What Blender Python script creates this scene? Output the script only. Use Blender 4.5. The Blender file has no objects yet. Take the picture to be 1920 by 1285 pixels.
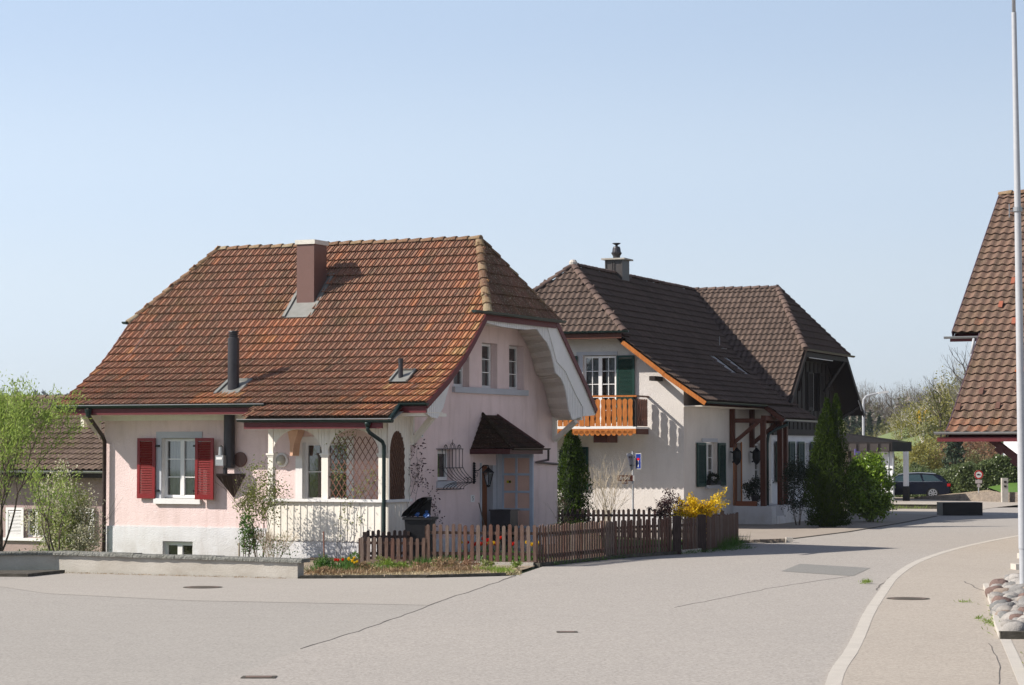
import bpy, math, random
import numpy as np
from mathutils import Vector, Matrix
from mathutils.geometry import tessellate_polygon
random.seed(7); rng = np.random.default_rng(7)
S = bpy.context.scene
COL = S.collection
R = math.radians

# ---------------------------------------------------------------- camera, sky, sun, exposure
cd = bpy.data.cameras.new('camera'); cam = bpy.data.objects.new('camera', cd); COL.objects.link(cam)
cd.sensor_width = 36.0; cd.lens = 82.5; cd.clip_start = 0.5; cd.clip_end = 6000
cam.location = (0, 0, 2.8); cam.rotation_euler = (R(90 + 2.596), 0, 0)
S.camera = cam
SUN_EL = 36.0; SUN_DIR = Vector((-0.985, -0.17, 0)).normalized()      # towards the sun, on the ground plane
w = bpy.data.worlds.new('World'); S.world = w; w.use_nodes = True
nt = w.node_tree; nt.nodes.clear()
sky = nt.nodes.new('ShaderNodeTexSky'); sky.sky_type = 'NISHITA'; sky.sun_disc = False
sky.sun_elevation = R(SUN_EL); sky.sun_rotation = math.atan2(SUN_DIR.x, SUN_DIR.y) % (2 * math.pi)
sky.altitude = 450; sky.air_density = 1.0; sky.dust_density = 0.6; sky.ozone_density = 2.0
bg = nt.nodes.new('ShaderNodeBackground'); bg.inputs[1].default_value = 0.05
wo = nt.nodes.new('ShaderNodeOutputWorld')
nt.links.new(sky.outputs[0], bg.inputs[0])
# thin spring haze whitens the lower sky all round: an even veil over the physical sky
tcw = nt.nodes.new('ShaderNodeTexCoord'); sep = nt.nodes.new('ShaderNodeSeparateXYZ'); nt.links.new(tcw.outputs['Generated'], sep.inputs[0])
rp = nt.nodes.new('ShaderNodeValToRGB'); e = rp.color_ramp.elements; rp.color_ramp.interpolation = 'EASE'
e[0].position = 0.0; e[0].color = (0.352, 0.390, 0.415, 1); e[1].position = 1.0; e[1].color = (0.05, 0.066, 0.115, 1)
for q, c in ((0.06, (0.346, 0.398, 0.452)), (0.11, (0.322, 0.384, 0.462)), (0.19, (0.262, 0.330, 0.432)), (0.45, (0.17, 0.195, 0.26))):
    k = e.new(q); k.color = (*c, 1)
nt.links.new(sep.outputs[2], rp.inputs[0])
# the veil is brighter on the sun's side of the sky and dimmer away from it
dt = nt.nodes.new('ShaderNodeVectorMath'); dt.operation = 'DOT_PRODUCT'; nt.links.new(tcw.outputs['Generated'], dt.inputs[0]); dt.inputs[1].default_value = (SUN_DIR.x, SUN_DIR.y, 0)
ma = nt.nodes.new('ShaderNodeMath'); ma.operation = 'MULTIPLY_ADD'; nt.links.new(dt.outputs['Value'], ma.inputs[0]); ma.inputs[1].default_value = 0.40; ma.inputs[2].default_value = 1.17
mc = nt.nodes.new('ShaderNodeMath'); mc.operation = 'MAXIMUM'; nt.links.new(ma.outputs[0], mc.inputs[0]); mc.inputs[1].default_value = 0.95
bg2 = nt.nodes.new('ShaderNodeBackground'); nt.links.new(mc.outputs[0], bg2.inputs[1]); nt.links.new(rp.outputs[0], bg2.inputs[0])
mxw = nt.nodes.new('ShaderNodeMixShader'); mxw.inputs[0].default_value = 0.94
nt.links.new(bg.outputs[0], mxw.inputs[1]); nt.links.new(bg2.outputs[0], mxw.inputs[2]); nt.links.new(mxw.outputs[0], wo.inputs[0])
sd = bpy.data.lights.new('sun', 'SUN'); sd.energy = 4.05; sd.angle = R(0.53); sd.color = (1.0, 0.93, 0.84)
sun = bpy.data.objects.new('sun', sd); COL.objects.link(sun)
tosun = Vector((SUN_DIR.x * math.cos(R(SUN_EL)), SUN_DIR.y * math.cos(R(SUN_EL)), math.sin(R(SUN_EL))))
sun.rotation_euler = tosun.to_track_quat('Z', 'Y').to_euler(); sun.location = (-40, 0, 60)
S.view_settings.view_transform = 'Standard'; S.view_settings.look = 'None'
S.view_settings.exposure = 0.9; S.view_settings.gamma = 1.0; S.view_settings.use_curve_mapping = False
S.render.engine = 'CYCLES'; S.cycles.max_bounces = 6; S.cycles.transparent_max_bounces = 16
S.cycles.use_denoising = True

# ---------------------------------------------------------------- materials
def _new(name):
    m = bpy.data.materials.new(name); m.use_nodes = True
    return m, m.node_tree, m.node_tree.nodes['Principled BSDF']
def _mix(nt, a, b, fac, mode='MIX'):
    x = nt.nodes.new('ShaderNodeMix'); x.data_type = 'RGBA'; x.blend_type = mode
    for i, v in ((0, fac), (6, a), (7, b)):
        if isinstance(v, (int, float)): x.inputs[i].default_value = v
        elif isinstance(v, tuple): x.inputs[i].default_value = (*v[:3], 1)
        else: nt.links.new(v, x.inputs[i])
    return x.outputs[2]
def _noise(nt, vec, scale, detail=5, rough=0.6, lo=0.35, hi=0.65):
    n = nt.nodes.new('ShaderNodeTexNoise'); n.inputs['Scale'].default_value = scale
    n.inputs['Detail'].default_value = detail; n.inputs['Roughness'].default_value = rough
    nt.links.new(vec, n.inputs['Vector'])
    r = nt.nodes.new('ShaderNodeMapRange'); r.inputs[1].default_value = lo; r.inputs[2].default_value = hi
    nt.links.new(n.outputs['Fac'], r.inputs[0]); return r.outputs[0]
def _pos(nt, scale=(1, 1, 1)):
    g = nt.nodes.new('ShaderNodeNewGeometry')
    if scale == (1, 1, 1): return g.outputs['Position']
    mp = nt.nodes.new('ShaderNodeMapping'); mp.inputs['Scale'].default_value = scale
    nt.links.new(g.outputs['Position'], mp.inputs[0]); return mp.outputs[0]
def _bump(nt, b, h, strength, dist=0.02):
    bu = nt.nodes.new('ShaderNodeBump'); bu.inputs['Strength'].default_value = strength
    bu.inputs['Distance'].default_value = dist
    nt.links.new(h, bu.inputs['Height']); nt.links.new(bu.outputs[0], b.inputs['Normal'])
def pm(name, c, c2=None, scale=3.0, fine=40.0, rough=0.8, metal=0.0, bump=0.25, var=0.5, stretch=(1, 1, 1), spec=0.3, speck=0.15, dist=0.01):
    """surface colour varied by a broad and a fine noise, with a matching relief"""
    m, nt, b = _new(name)
    p = _pos(nt, stretch)
    c2 = c2 or tuple(v * 0.72 for v in c)
    n1 = _noise(nt, p, scale, 6)
    n2 = _noise(nt, p, fine, 3, lo=0.3, hi=0.7)
    f = nt.nodes.new('ShaderNodeMath'); f.operation = 'MULTIPLY'; nt.links.new(n1, f.inputs[0]); f.inputs[1].default_value = var
    col = _mix(nt, c, c2, f.outputs[0])
    f2 = nt.nodes.new('ShaderNodeMath'); f2.operation = 'MULTIPLY'; nt.links.new(n2, f2.inputs[0]); f2.inputs[1].default_value = speck
    col = _mix(nt, col, tuple(v * 0.45 for v in c), f2.outputs[0])
    nt.links.new(col, b.inputs['Base Color'])
    b.inputs['Roughness'].default_value = rough; b.inputs['Metallic'].default_value = metal
    b.inputs['Specular IOR Level'].default_value = spec
    if bump: _bump(nt, b, n2, bump, dist)
    return m
def tile_mat(name, stops, lichen=(0.42, 0.37, 0.24), lich=0.35, moss=(0.10, 0.085, 0.03)):
    """roof tiles: colour of each tile from its 'tint' attribute, grime and lichen from noise"""
    m, nt, b = _new(name)
    a = nt.nodes.new('ShaderNodeAttribute'); a.attribute_name = 'tint'
    p = _pos(nt)
    wn = nt.nodes.new('ShaderNodeTexNoise'); wn.inputs['Scale'].default_value = 0.55; wn.inputs['Detail'].default_value = 3
    nt.links.new(p, wn.inputs['Vector'])
    ad = nt.nodes.new('ShaderNodeMath'); ad.operation = 'MULTIPLY_ADD'
    nt.links.new(wn.outputs['Fac'], ad.inputs[0]); ad.inputs[1].default_value = 0.4; nt.links.new(a.outputs['Fac'], ad.inputs[2])
    sb = nt.nodes.new('ShaderNodeMath'); sb.operation = 'SUBTRACT'; nt.links.new(ad.outputs[0], sb.inputs[0]); sb.inputs[1].default_value = 0.2
    cr = nt.nodes.new('ShaderNodeValToRGB'); e = cr.color_ramp.elements
    e[0].position = stops[0][0]; e[0].color = (*stops[0][1], 1); e[1].position = stops[-1][0]; e[1].color = (*stops[-1][1], 1)
    for q, c in stops[1:-1]:
        k = e.new(q); k.color = (*c, 1)
    nt.links.new(sb.outputs[0], cr.inputs[0])
    g = _noise(nt, p, 14, 6, 0.7, 0.42, 0.75)
    gm = nt.nodes.new('ShaderNodeMath'); gm.operation = 'MULTIPLY'; nt.links.new(g, gm.inputs[0]); gm.inputs[1].default_value = 0.55
    col = _mix(nt, cr.outputs[0], moss, gm.outputs[0])
    gp = _noise(nt, p, 0.7, 6, 0.7, 0.52, 0.72); gpm = nt.nodes.new('ShaderNodeMath'); gpm.operation = 'MULTIPLY'; nt.links.new(gp, gpm.inputs[0]); gpm.inputs[1].default_value = 0.45
    col = _mix(nt, col, moss, gpm.outputs[0])
    l = _noise(nt, p, 26, 4, 0.6, 0.56, 0.64)
    lm = nt.nodes.new('ShaderNodeMath'); lm.operation = 'MULTIPLY'; nt.links.new(l, lm.inputs[0]); lm.inputs[1].default_value = lich
    col = _mix(nt, col, lichen, lm.outputs[0])
    nt.links.new(col, b.inputs['Base Color']); b.inputs['Roughness'].default_value = 0.85
    b.inputs['Specular IOR Level'].default_value = 0.02
    _bump(nt, b, g, 0.5, 0.01)
    return m
def wood(name, c, c2, rough=0.6, grain=(18, 18, 1.5), bump=0.3):
    return pm(name, c, c2, scale=2.2, fine=9, rough=rough, stretch=grain, var=0.9, speck=0.3, bump=bump, dist=0.005)
def leaf_mat(name, c, c2, trans=0.35, rough=0.5, spec=0.3):
    m, nt, b = _new(name)
    g = nt.nodes.new('ShaderNodeNewGeometry')
    n = _noise(nt, g.outputs['Position'], 1.3, 3)
    ad = nt.nodes.new('ShaderNodeMath'); ad.operation = 'MULTIPLY_ADD'
    nt.links.new(g.outputs['Random Per Island'], ad.inputs[0]); ad.inputs[1].default_value = 0.6
    ml = nt.nodes.new('ShaderNodeMath'); ml.operation = 'MULTIPLY'; nt.links.new(n, ml.inputs[0]); ml.inputs[1].default_value = 0.4
    nt.links.new(ml.outputs[0], ad.inputs[2])
    col = _mix(nt, c, c2, ad.outputs[0])
    nt.links.new(col, b.inputs['Base Color']); b.inputs['Roughness'].default_value = rough
    b.inputs['Specular IOR Level'].default_value = spec
    t = nt.nodes.new('ShaderNodeBsdfTranslucent'); nt.links.new(col, t.inputs[0])
    mx = nt.nodes.new('ShaderNodeMixShader'); mx.inputs[0].default_value = trans
    nt.links.new(b.outputs[0], mx.inputs[1]); nt.links.new(t.outputs[0], mx.inputs[2])
    nt.links.new(mx.outputs[0], nt.nodes['Material Output'].inputs[0])
    return m
def glass_mat(name, tint=(0.75, 0.8, 0.8), refl=0.12):
    m, nt, b = _new(name); nt.nodes.remove(b)
    tr = nt.nodes.new('ShaderNodeBsdfTransparent'); tr.inputs[0].default_value = (*tint, 1)
    gl = nt.nodes.new('ShaderNodeBsdfGlossy'); gl.inputs['Roughness'].default_value = 0.03
    fr = nt.nodes.new('ShaderNodeFresnel'); fr.inputs[0].default_value = 1.5
    ad = nt.nodes.new('ShaderNodeMath'); ad.operation = 'ADD'; ad.use_clamp = True
    nt.links.new(fr.outputs[0], ad.inputs[0]); ad.inputs[1].default_value = refl
    mx = nt.nodes.new('ShaderNodeMixShader'); nt.links.new(ad.outputs[0], mx.inputs[0])
    nt.links.new(tr.outputs[0], mx.inputs[1]); nt.links.new(gl.outputs[0], mx.inputs[2])
    nt.links.new(mx.outputs[0], nt.nodes['Material Output'].inputs[0])
    return m

def plaster(name, c, stain=(0.5, 0.42, 0.36), amt=0.25, bump=0.35):
    m, nt, b = _new(name)
    p = _pos(nt); ps = _pos(nt, (2.2, 2.2, 0.35))
    n1 = _noise(nt, p, 0.6, 5); n2 = _noise(nt, ps, 1.6, 6, 0.65, 0.5, 0.8); n3 = _noise(nt, p, 70, 2, lo=0.25, hi=0.75)
    a = nt.nodes.new('ShaderNodeMath'); a.operation = 'MULTIPLY'; nt.links.new(n2, a.inputs[0]); a.inputs[1].default_value = amt
    col = _mix(nt, c, tuple(x * 0.86 for x in c), n1)
    col = _mix(nt, col, tuple(x * y for x, y in zip(c, stain)), a.outputs[0])
    # splash dirt near the ground, broken up by noise
    sx = nt.nodes.new('ShaderNodeSeparateXYZ'); nt.links.new(p, sx.inputs[0]); mr = nt.nodes.new('ShaderNodeMapRange')
    nt.links.new(sx.outputs[2], mr.inputs[0]); mr.inputs[1].default_value = 0.75; mr.inputs[2].default_value = -0.1
    nd = _noise(nt, p, 2.5, 6, 0.7, 0.3, 0.7); dm = nt.nodes.new('ShaderNodeMath'); dm.operation = 'MULTIPLY'; nt.links.new(mr.outputs[0], dm.inputs[0]); nt.links.new(nd, dm.inputs[1])
    dm2 = nt.nodes.new('ShaderNodeMath'); dm2.operation = 'MULTIPLY'; nt.links.new(dm.outputs[0], dm2.inputs[0]); dm2.inputs[1].default_value = 0.55
    col = _mix(nt, col, (0.30, 0.25, 0.19), dm2.outputs[0])
    n4 = _noise(nt, p, 28, 3, lo=0.3, hi=0.7); g4 = nt.nodes.new('ShaderNodeMath'); g4.operation = 'MULTIPLY'; nt.links.new(n4, g4.inputs[0]); g4.inputs[1].default_value = 0.10
    col = _mix(nt, col, tuple(x * 0.6 for x in c), g4.outputs[0])
    nt.links.new(col, b.inputs['Base Color']); b.inputs['Roughness'].default_value = 0.92; b.inputs['Specular IOR Level'].default_value = 0.15
    _bump(nt, b, n4, bump * 1.6, 0.012)
    return m

M = {}
M['pink'] = plaster('pink_plaster', (0.79, 0.63, 0.61), amt=.4)
M['plinth'] = plaster('white_plinth_plaster', (0.70, 0.70, 0.72), amt=0.3)
M['white_pl'] = plaster('white_plaster', (0.66, 0.62, 0.585), amt=0.2)
M['white_pl2'] = plaster('bright_white_plaster', (0.74, 0.74, 0.76), amt=0.1)
M['trim'] = pm('white_painted_trim', (0.74, 0.73, 0.72), scale=2, fine=25, rough=0.5, bump=0.1, var=0.25, speck=0.08)
M['cream'] = pm('cream_painted_boards', (0.78, 0.74, 0.67), (0.68, 0.63, 0.55), scale=1.5, fine=14, rough=0.6, bump=0.15, var=0.45, speck=0.12, stretch=(6, 6, 1))
M['cream2'] = pm('aged_cream_boards', (0.70, 0.655, 0.585), (0.60, 0.55, 0.48), scale=1.5, fine=14, rough=0.6, bump=0.15, var=0.6, speck=0.2, stretch=(6, 6, 1))
M['greystone'] = pm('grey_painted_stone', (0.47, 0.48, 0.52), scale=2, fine=40, bump=0.2, var=0.3)
M['burgundy'] = pm('burgundy_paint', (0.115, 0.018, 0.022), scale=3, fine=25, rough=0.45, bump=0.1)
M['red'] = pm('red_shutter_paint', (0.20, 0.008, 0.010), (0.155, 0.007, 0.008), scale=3, fine=25, rough=0.4, bump=0.08, spec=0.4)
M['green_sh'] = pm('dark_green_shutter_paint', (0.005, 0.036, 0.027), (0.004, 0.026, 0.02), scale=3, fine=25, rough=0.45, bump=0.08)
M['gutter'] = pm('dark_green_gutter_metal', (0.018, 0.034, 0.032), scale=3, fine=20, rough=0.4, metal=0.3, bump=0.05)
M['zinc'] = pm('zinc_metal', (0.36, 0.37, 0.38), (0.25, 0.26, 0.27), scale=4, fine=20, rough=0.42, metal=0.7, bump=0.05)
M['steel'] = pm('galvanised_steel', (0.40, 0.41, 0.43), (0.34, 0.35, 0.38), scale=4, fine=20, rough=0.55, metal=0.05, bump=0.05)
M['lead'] = pm('lead_flashing', (0.26, 0.26, 0.245), (0.17, 0.17, 0.15), scale=4, fine=20, rough=0.5, metal=0.3, bump=0.1)
M['pipe'] = pm('brown_pipe_metal', (0.045, 0.028, 0.024), scale=4, fine=20, rough=0.42, metal=0.3, bump=0.05)
M['flue'] = pm('black_flue_metal', (0.05, 0.047, 0.052), scale=4, fine=20, rough=0.38, metal=0.4, bump=0.04)
M['brownclad'] = pm('brown_sheet_cladding', (0.15, 0.083, 0.07), (0.125, 0.07, 0.06), scale=2, fine=20, rough=0.45, bump=0.05, metal=0.1)
M['greyclad'] = pm('grey_brown_sheet_cladding', (0.065, 0.058, 0.056), scale=2, fine=20, rough=0.45, bump=0.05)
M['concrete'] = pm('weathered_concrete', (0.46, 0.43, 0.385), (0.33, 0.295, 0.25), scale=1.3, fine=30, rough=0.9, bump=0.5, var=0.8, speck=0.2, stretch=(1, 1, 1.6))
M['coping'] = pm('mossy_coping_stone', (0.25, 0.25, 0.23), (0.13, 0.13, 0.11), scale=3, fine=16, rough=0.95, bump=1.0, var=0.9, speck=0.5, dist=0.03)
M['kerb'] = pm('pale_kerb_stone', (0.50, 0.465, 0.415), (0.42, 0.39, 0.35), scale=2, fine=50, rough=0.9, bump=0.4, var=0.6)
M['dkerb'] = pm('dark_kerb_stone', (0.10, 0.09, 0.075), (0.05, 0.045, 0.035), scale=5, fine=30, rough=0.95, bump=0.6, var=0.9)
M['stonewall'] = pm('field_stone', (0.30, 0.25, 0.20), (0.17, 0.14, 0.12), scale=3, fine=12, rough=0.95, bump=0.9, var=0.9, speck=0.45, dist=0.04)
M['fence'] = wood('weathered_brown_fence_wood', (0.15, 0.092, 0.07), (0.065, 0.038, 0.03), rough=0.8)
M['fence_b'] = wood('redder_fence_wood', (0.14, 0.07, 0.05), (0.06, 0.03, 0.024), rough=0.8)
M['fence_c'] = wood('greyed_fence_wood', (0.19, 0.14, 0.115), (0.09, 0.062, 0.05), rough=0.85)
M['fence_dk'] = wood('dark_and_shaded_fence_wood', (0.075, 0.048, 0.04), (0.03, 0.02, 0.018), rough=0.85)  # backlit shade of the rear fence put into the wood colour; gate posts share it
M['oak'] = wood('orange_varnished_wood', (0.50, 0.175, 0.035), (0.27, 0.075, 0.014), rough=0.45)
M['redwood'] = wood('red_brown_beam_wood', (0.115, 0.034, 0.018), (0.06, 0.018, 0.011), rough=0.55)
M['darkwood'] = wood('black_brown_wood', (0.03, 0.02, 0.017), (0.014, 0.01, 0.009), rough=0.7)
M['doorwood'] = wood('orange_brown_door_wood', (0.26, 0.09, 0.03), (0.12, 0.04, 0.016), rough=0.5)
M['peach'] = pm('peach_painted_wood', (0.66, 0.40, 0.27), scale=3, fine=30, rough=0.6)
M['blueframe'] = pm('grey_blue_painted_frame', (0.44, 0.49, 0.58), scale=3, fine=20, rough=0.5, bump=0.1)
M['pinkpane'] = pm('frosted_pinkish_pane', (0.68, 0.43, 0.34), scale=2, fine=60, rough=0.3, bump=0.3)
M['iron'] = pm('black_wrought_iron', (0.012, 0.012, 0.014), scale=9, fine=60, rough=0.5, metal=0.3, bump=0.2)
M['black'] = pm('black_plastic', (0.012, 0.012, 0.014), scale=5, fine=50, rough=0.5, bump=0.15)
M['blueplastic'] = pm('blue_plastic_bag', (0.03, 0.10, 0.30), scale=9, fine=30, rough=0.35, bump=0.5)
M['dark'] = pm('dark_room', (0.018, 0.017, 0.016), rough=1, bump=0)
M['curtain'] = pm('net_curtain', (0.50, 0.52, 0.52), (0.28, 0.30, 0.31), scale=1.2, fine=5, rough=0.9, stretch=(22, 22, 0.8), var=0.9, speck=0.4, bump=0.5)
M['glass'] = glass_mat('window_glass')
M['reed'] = wood('brown_reed', (0.16, 0.08, 0.05), (0.07, 0.035, 0.022), rough=0.8)
M['trellis'] = wood('red_brown_trellis_wood', (0.23, 0.10, 0.07), (0.14, 0.06, 0.04), rough=0.7)
M['ridge'] = tile_mat('old_ridge_tile_clay', [(0, (0.15, 0.085, 0.06)), (0.5, (0.21, 0.12, 0.08)), (0.8, (0.25, 0.17, 0.11)), (1, (0.29, 0.23, 0.16))], lich=0.5, lichen=(.36,.33,.26))
M['tile1'] = tile_mat('old_red_clay_tile', [(0, (0.13, 0.078, 0.062)), (0.3, (0.20, 0.108, 0.082)), (0.5, (0.25, 0.122, 0.088)), (0.68, (0.30, 0.132, 0.086)), (0.85, (0.38, 0.15, 0.08)), (1, (0.42, 0.24, 0.12))], lichen=(0.45, 0.38, 0.28), lich=0.6)
M['tile2'] = tile_mat('brown_clay_tile', [(0, (0.085, 0.062, 0.053)), (0.5, (0.112, 0.082, 0.069)), (1, (0.14, 0.102, 0.085))], lichen=(0.28, 0.24, 0.20), lich=0.15, moss=(0.06, 0.048, 0.040))
M['tile2r'] = tile_mat('brown_ridge_tile', [(0, (0.09, 0.065, 0.058)), (0.5, (0.125, 0.088, 0.078)), (1, (0.15, 0.108, 0.092))], lichen=(0.3, 0.26, 0.2), lich=0.15, moss=(0.09, 0.065, 0.055))
M['tile3'] = tile_mat('weathered_brown_tile', [(0, (0.115, 0.078, 0.064)), (0.45, (0.155, 0.10, 0.082)), (0.7, (0.18, 0.112, 0.09)), (0.86, (0.24, 0.11, 0.07)), (1, (0.42, 0.11, 0.04))], lich=0.4, lichen=(0.36, 0.31, 0.20), moss=(0.12, 0.09, 0.05))
M['tile4'] = tile_mat('grey_brown_far_tile', [(0, (0.14, 0.10, 0.085)), (1, (0.21, 0.155, 0.13))], lich=0.1)

# ---------------------------------------------------------------- mesh helpers
class MB:
    def __init__(s): s.v = []; s.f = []; s.m = []; s.t = []
    def add(s, vs, fs, m=0, t=0.5):
        n = len(s.v); s.v += [tuple(v) for v in vs]
        for f in fs: s.f.append(tuple(i + n for i in f)); s.m.append(m); s.t.append(t)
        return s
    def box(s, x0, y0, z0, x1, y1, z1, m=0):
        return s.add([(x0, y0, z0), (x1, y0, z0), (x1, y1, z0), (x0, y1, z0), (x0, y0, z1), (x1, y0, z1), (x1, y1, z1), (x0, y1, z1)],
                     [(0, 3, 2, 1), (4, 5, 6, 7), (0, 1, 5, 4), (1, 2, 6, 5), (2, 3, 7, 6), (3, 0, 4, 7)], m)
    def beam(s, p, q, w, h, m=0, up=(0, 0, 1)):
        p = Vector(p); q = Vector(q); d = (q - p).normalized(); up = Vector(up)
        a = d.cross(up)
        if a.length < 1e-4: a = d.cross(Vector((1, 0, 0)))
        a.normalize(); b = a.cross(d).normalized()
        a *= w / 2; b *= h / 2
        vs = [p - a - b, p + a - b, p + a + b, p - a + b, q - a - b, q + a - b, q + a + b, q - a + b]
        return s.add(vs, [(0, 3, 2, 1), (4, 5, 6, 7), (0, 1, 5, 4), (1, 2, 6, 5), (2, 3, 7, 6), (3, 0, 4, 7)], m)
    def tube(s, pts, r, n=8, m=0, cap=True, t=0.5):
        pts = [Vector(p) for p in pts]; rs = r if isinstance(r, (list, tuple)) else [r] * len(pts)
        vs = []; fs = []
        d0 = (pts[1] - pts[0]).normalized(); a = d0.orthogonal().normalized()
        for i, p in enumerate(pts):
            d = (pts[min(i + 1, len(pts) - 1)] - pts[max(i - 1, 0)])
            d = d.normalized() if d.length > 1e-9 else d0
            a = (a - d * a.dot(d)); a = a.normalized() if a.length > 1e-6 else d.orthogonal().normalized()
            b = d.cross(a)
            for k in range(n):
                th = 2 * math.pi * k / n; vs.append(p + (a * math.cos(th) + b * math.sin(th)) * rs[i])
        for i in range(len(pts) - 1):
            for k in range(n):
                fs.append((i * n + k, i * n + (k + 1) % n, (i + 1) * n + (k + 1) % n, (i + 1) * n + k))
        if cap: fs.append(tuple(range(n - 1, -1, -1))); fs.append(tuple(range((len(pts) - 1) * n, len(pts) * n)))
        return s.add(vs, fs, m, t)
    def prism(s, poly, vec, m=0):
        """poly: planar 3D outline, pushed along vec"""
        poly = [Vector(p) for p in poly]; vec = Vector(vec); n = len(poly)
        return s.add(poly + [p + vec for p in poly], [tuple(range(n)), tuple(range(2 * n - 1, n - 1, -1))] + [(i, i + n, (i + 1) % n + n, (i + 1) % n) for i in range(n)], m)
    def lathe(s, prof, c, n=16, m=0, axis='z'):
        c = Vector(c); vs = []; fs = []
        for r, z in prof:
            for k in range(n):
                th = 2 * math.pi * k / n; x, y = r * math.cos(th), r * math.sin(th)
                vs.append(c + (Vector((x, y, z)) if axis == 'z' else Vector((x, z, y)) if axis == 'y' else Vector((z, x, y))))
        for i in range(len(prof) - 1):
            for k in range(n): fs.append((i * n + k, i * n + (k + 1) % n, (i + 1) * n + (k + 1) % n, (i + 1) * n + k))
        fs.append(tuple(range(n - 1, -1, -1))); fs.append(tuple(range((len(prof) - 1) * n, len(prof) * n)))
        return s.add(vs, fs, m)
    def mesh(s, name, mats, smooth=False, tint=False):
        me = bpy.data.meshes.new(name); me.from_pydata(s.v, [], s.f)
        for mt in (mats if isinstance(mats, (list, tuple)) else [mats]): me.materials.append(M[mt] if isinstance(mt, str) else mt)
        me.polygons.foreach_set('material_index', s.m)
        if tint: me.attributes.new('tint', 'FLOAT', 'FACE').data.foreach_set('value', s.t)
        if smooth: me.polygons.foreach_set('use_smooth', [True] * len(s.f))
        me.update(); return me
    def build(s, name, mats, parent=None, smooth=False, tint=False, **tags):
        o = bpy.data.objects.new(name, s.mesh(name, mats, smooth, tint)); COL.objects.link(o)
        if parent is not None: o.parent = parent
        for k, v in tags.items(): o[k] = v
        return o
def put(name, me, parent=None, loc=None, rot=None, mat=None, **tags):
    o = bpy.data.objects.new(name, me); COL.objects.link(o)
    if parent is not None: o.parent = parent
    if mat is not None: o.matrix_local = mat
    else:
        if loc is not None: o.location = loc
        if rot is not None: o.rotation_euler = rot
    for k, v in tags.items(): o[k] = v
    return o
def thing(name, label, cat, loc=(0, 0, 0), rz=0.0, group=None):
    o = bpy.data.objects.new(name, None); COL.objects.link(o); o.location = loc; o.rotation_euler = (0, 0, rz)
    o['label'] = label; o['category'] = cat
    if group: o['group'] = group
    return o
def grad(a, b, n): return [a + (b - a) * i / (n - 1) for i in range(n)]
def basis(x, y, z, o):
    m = Matrix.Identity(4)
    for i, c in enumerate((x, y, z, o)):
        for j in range(3): m[j][i] = c[j]
    return m
def wallpanel(mb, O, U, V, N, outer, holes=(), depth=0.2, m=0, mr=None):
    """flat wall with openings; each opening gets its reveal going inwards"""
    O, U, V, N = map(Vector, (O, U, V, N))
    P = lambda p, k=0: O + U * p[0] + V * p[1] - N * k
    loops = [list(outer)] + [list(h) for h in holes]
    flat = [q for l in loops for q in l]
    tris = tessellate_polygon([[Vector((q[0], q[1], 0)) for q in l] for l in loops])
    mb.add([P(q) for q in flat], [tuple(t) for t in tris], m)
    for h in holes:
        n = len(h)
        mb.add([P(q) for q in h] + [P(q, depth) for q in h], [(i, (i + 1) % n, (i + 1) % n + n, i + n) for i in range(n)], m if mr is None else mr)
def rect(a, b, c, d): return [(a, c), (b, c), (b, d), (a, d)]
def arch(u0, u1, v0, vs, vt, n=14):
    c = (u0 + u1) / 2; r = (u1 - u0) / 2
    return [(u0, v0), (u1, v0)] + [(c + r * math.cos(math.pi * i / n), vs + (vt - vs) * math.sin(math.pi * i / n)) for i in range(n + 1)]
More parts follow.
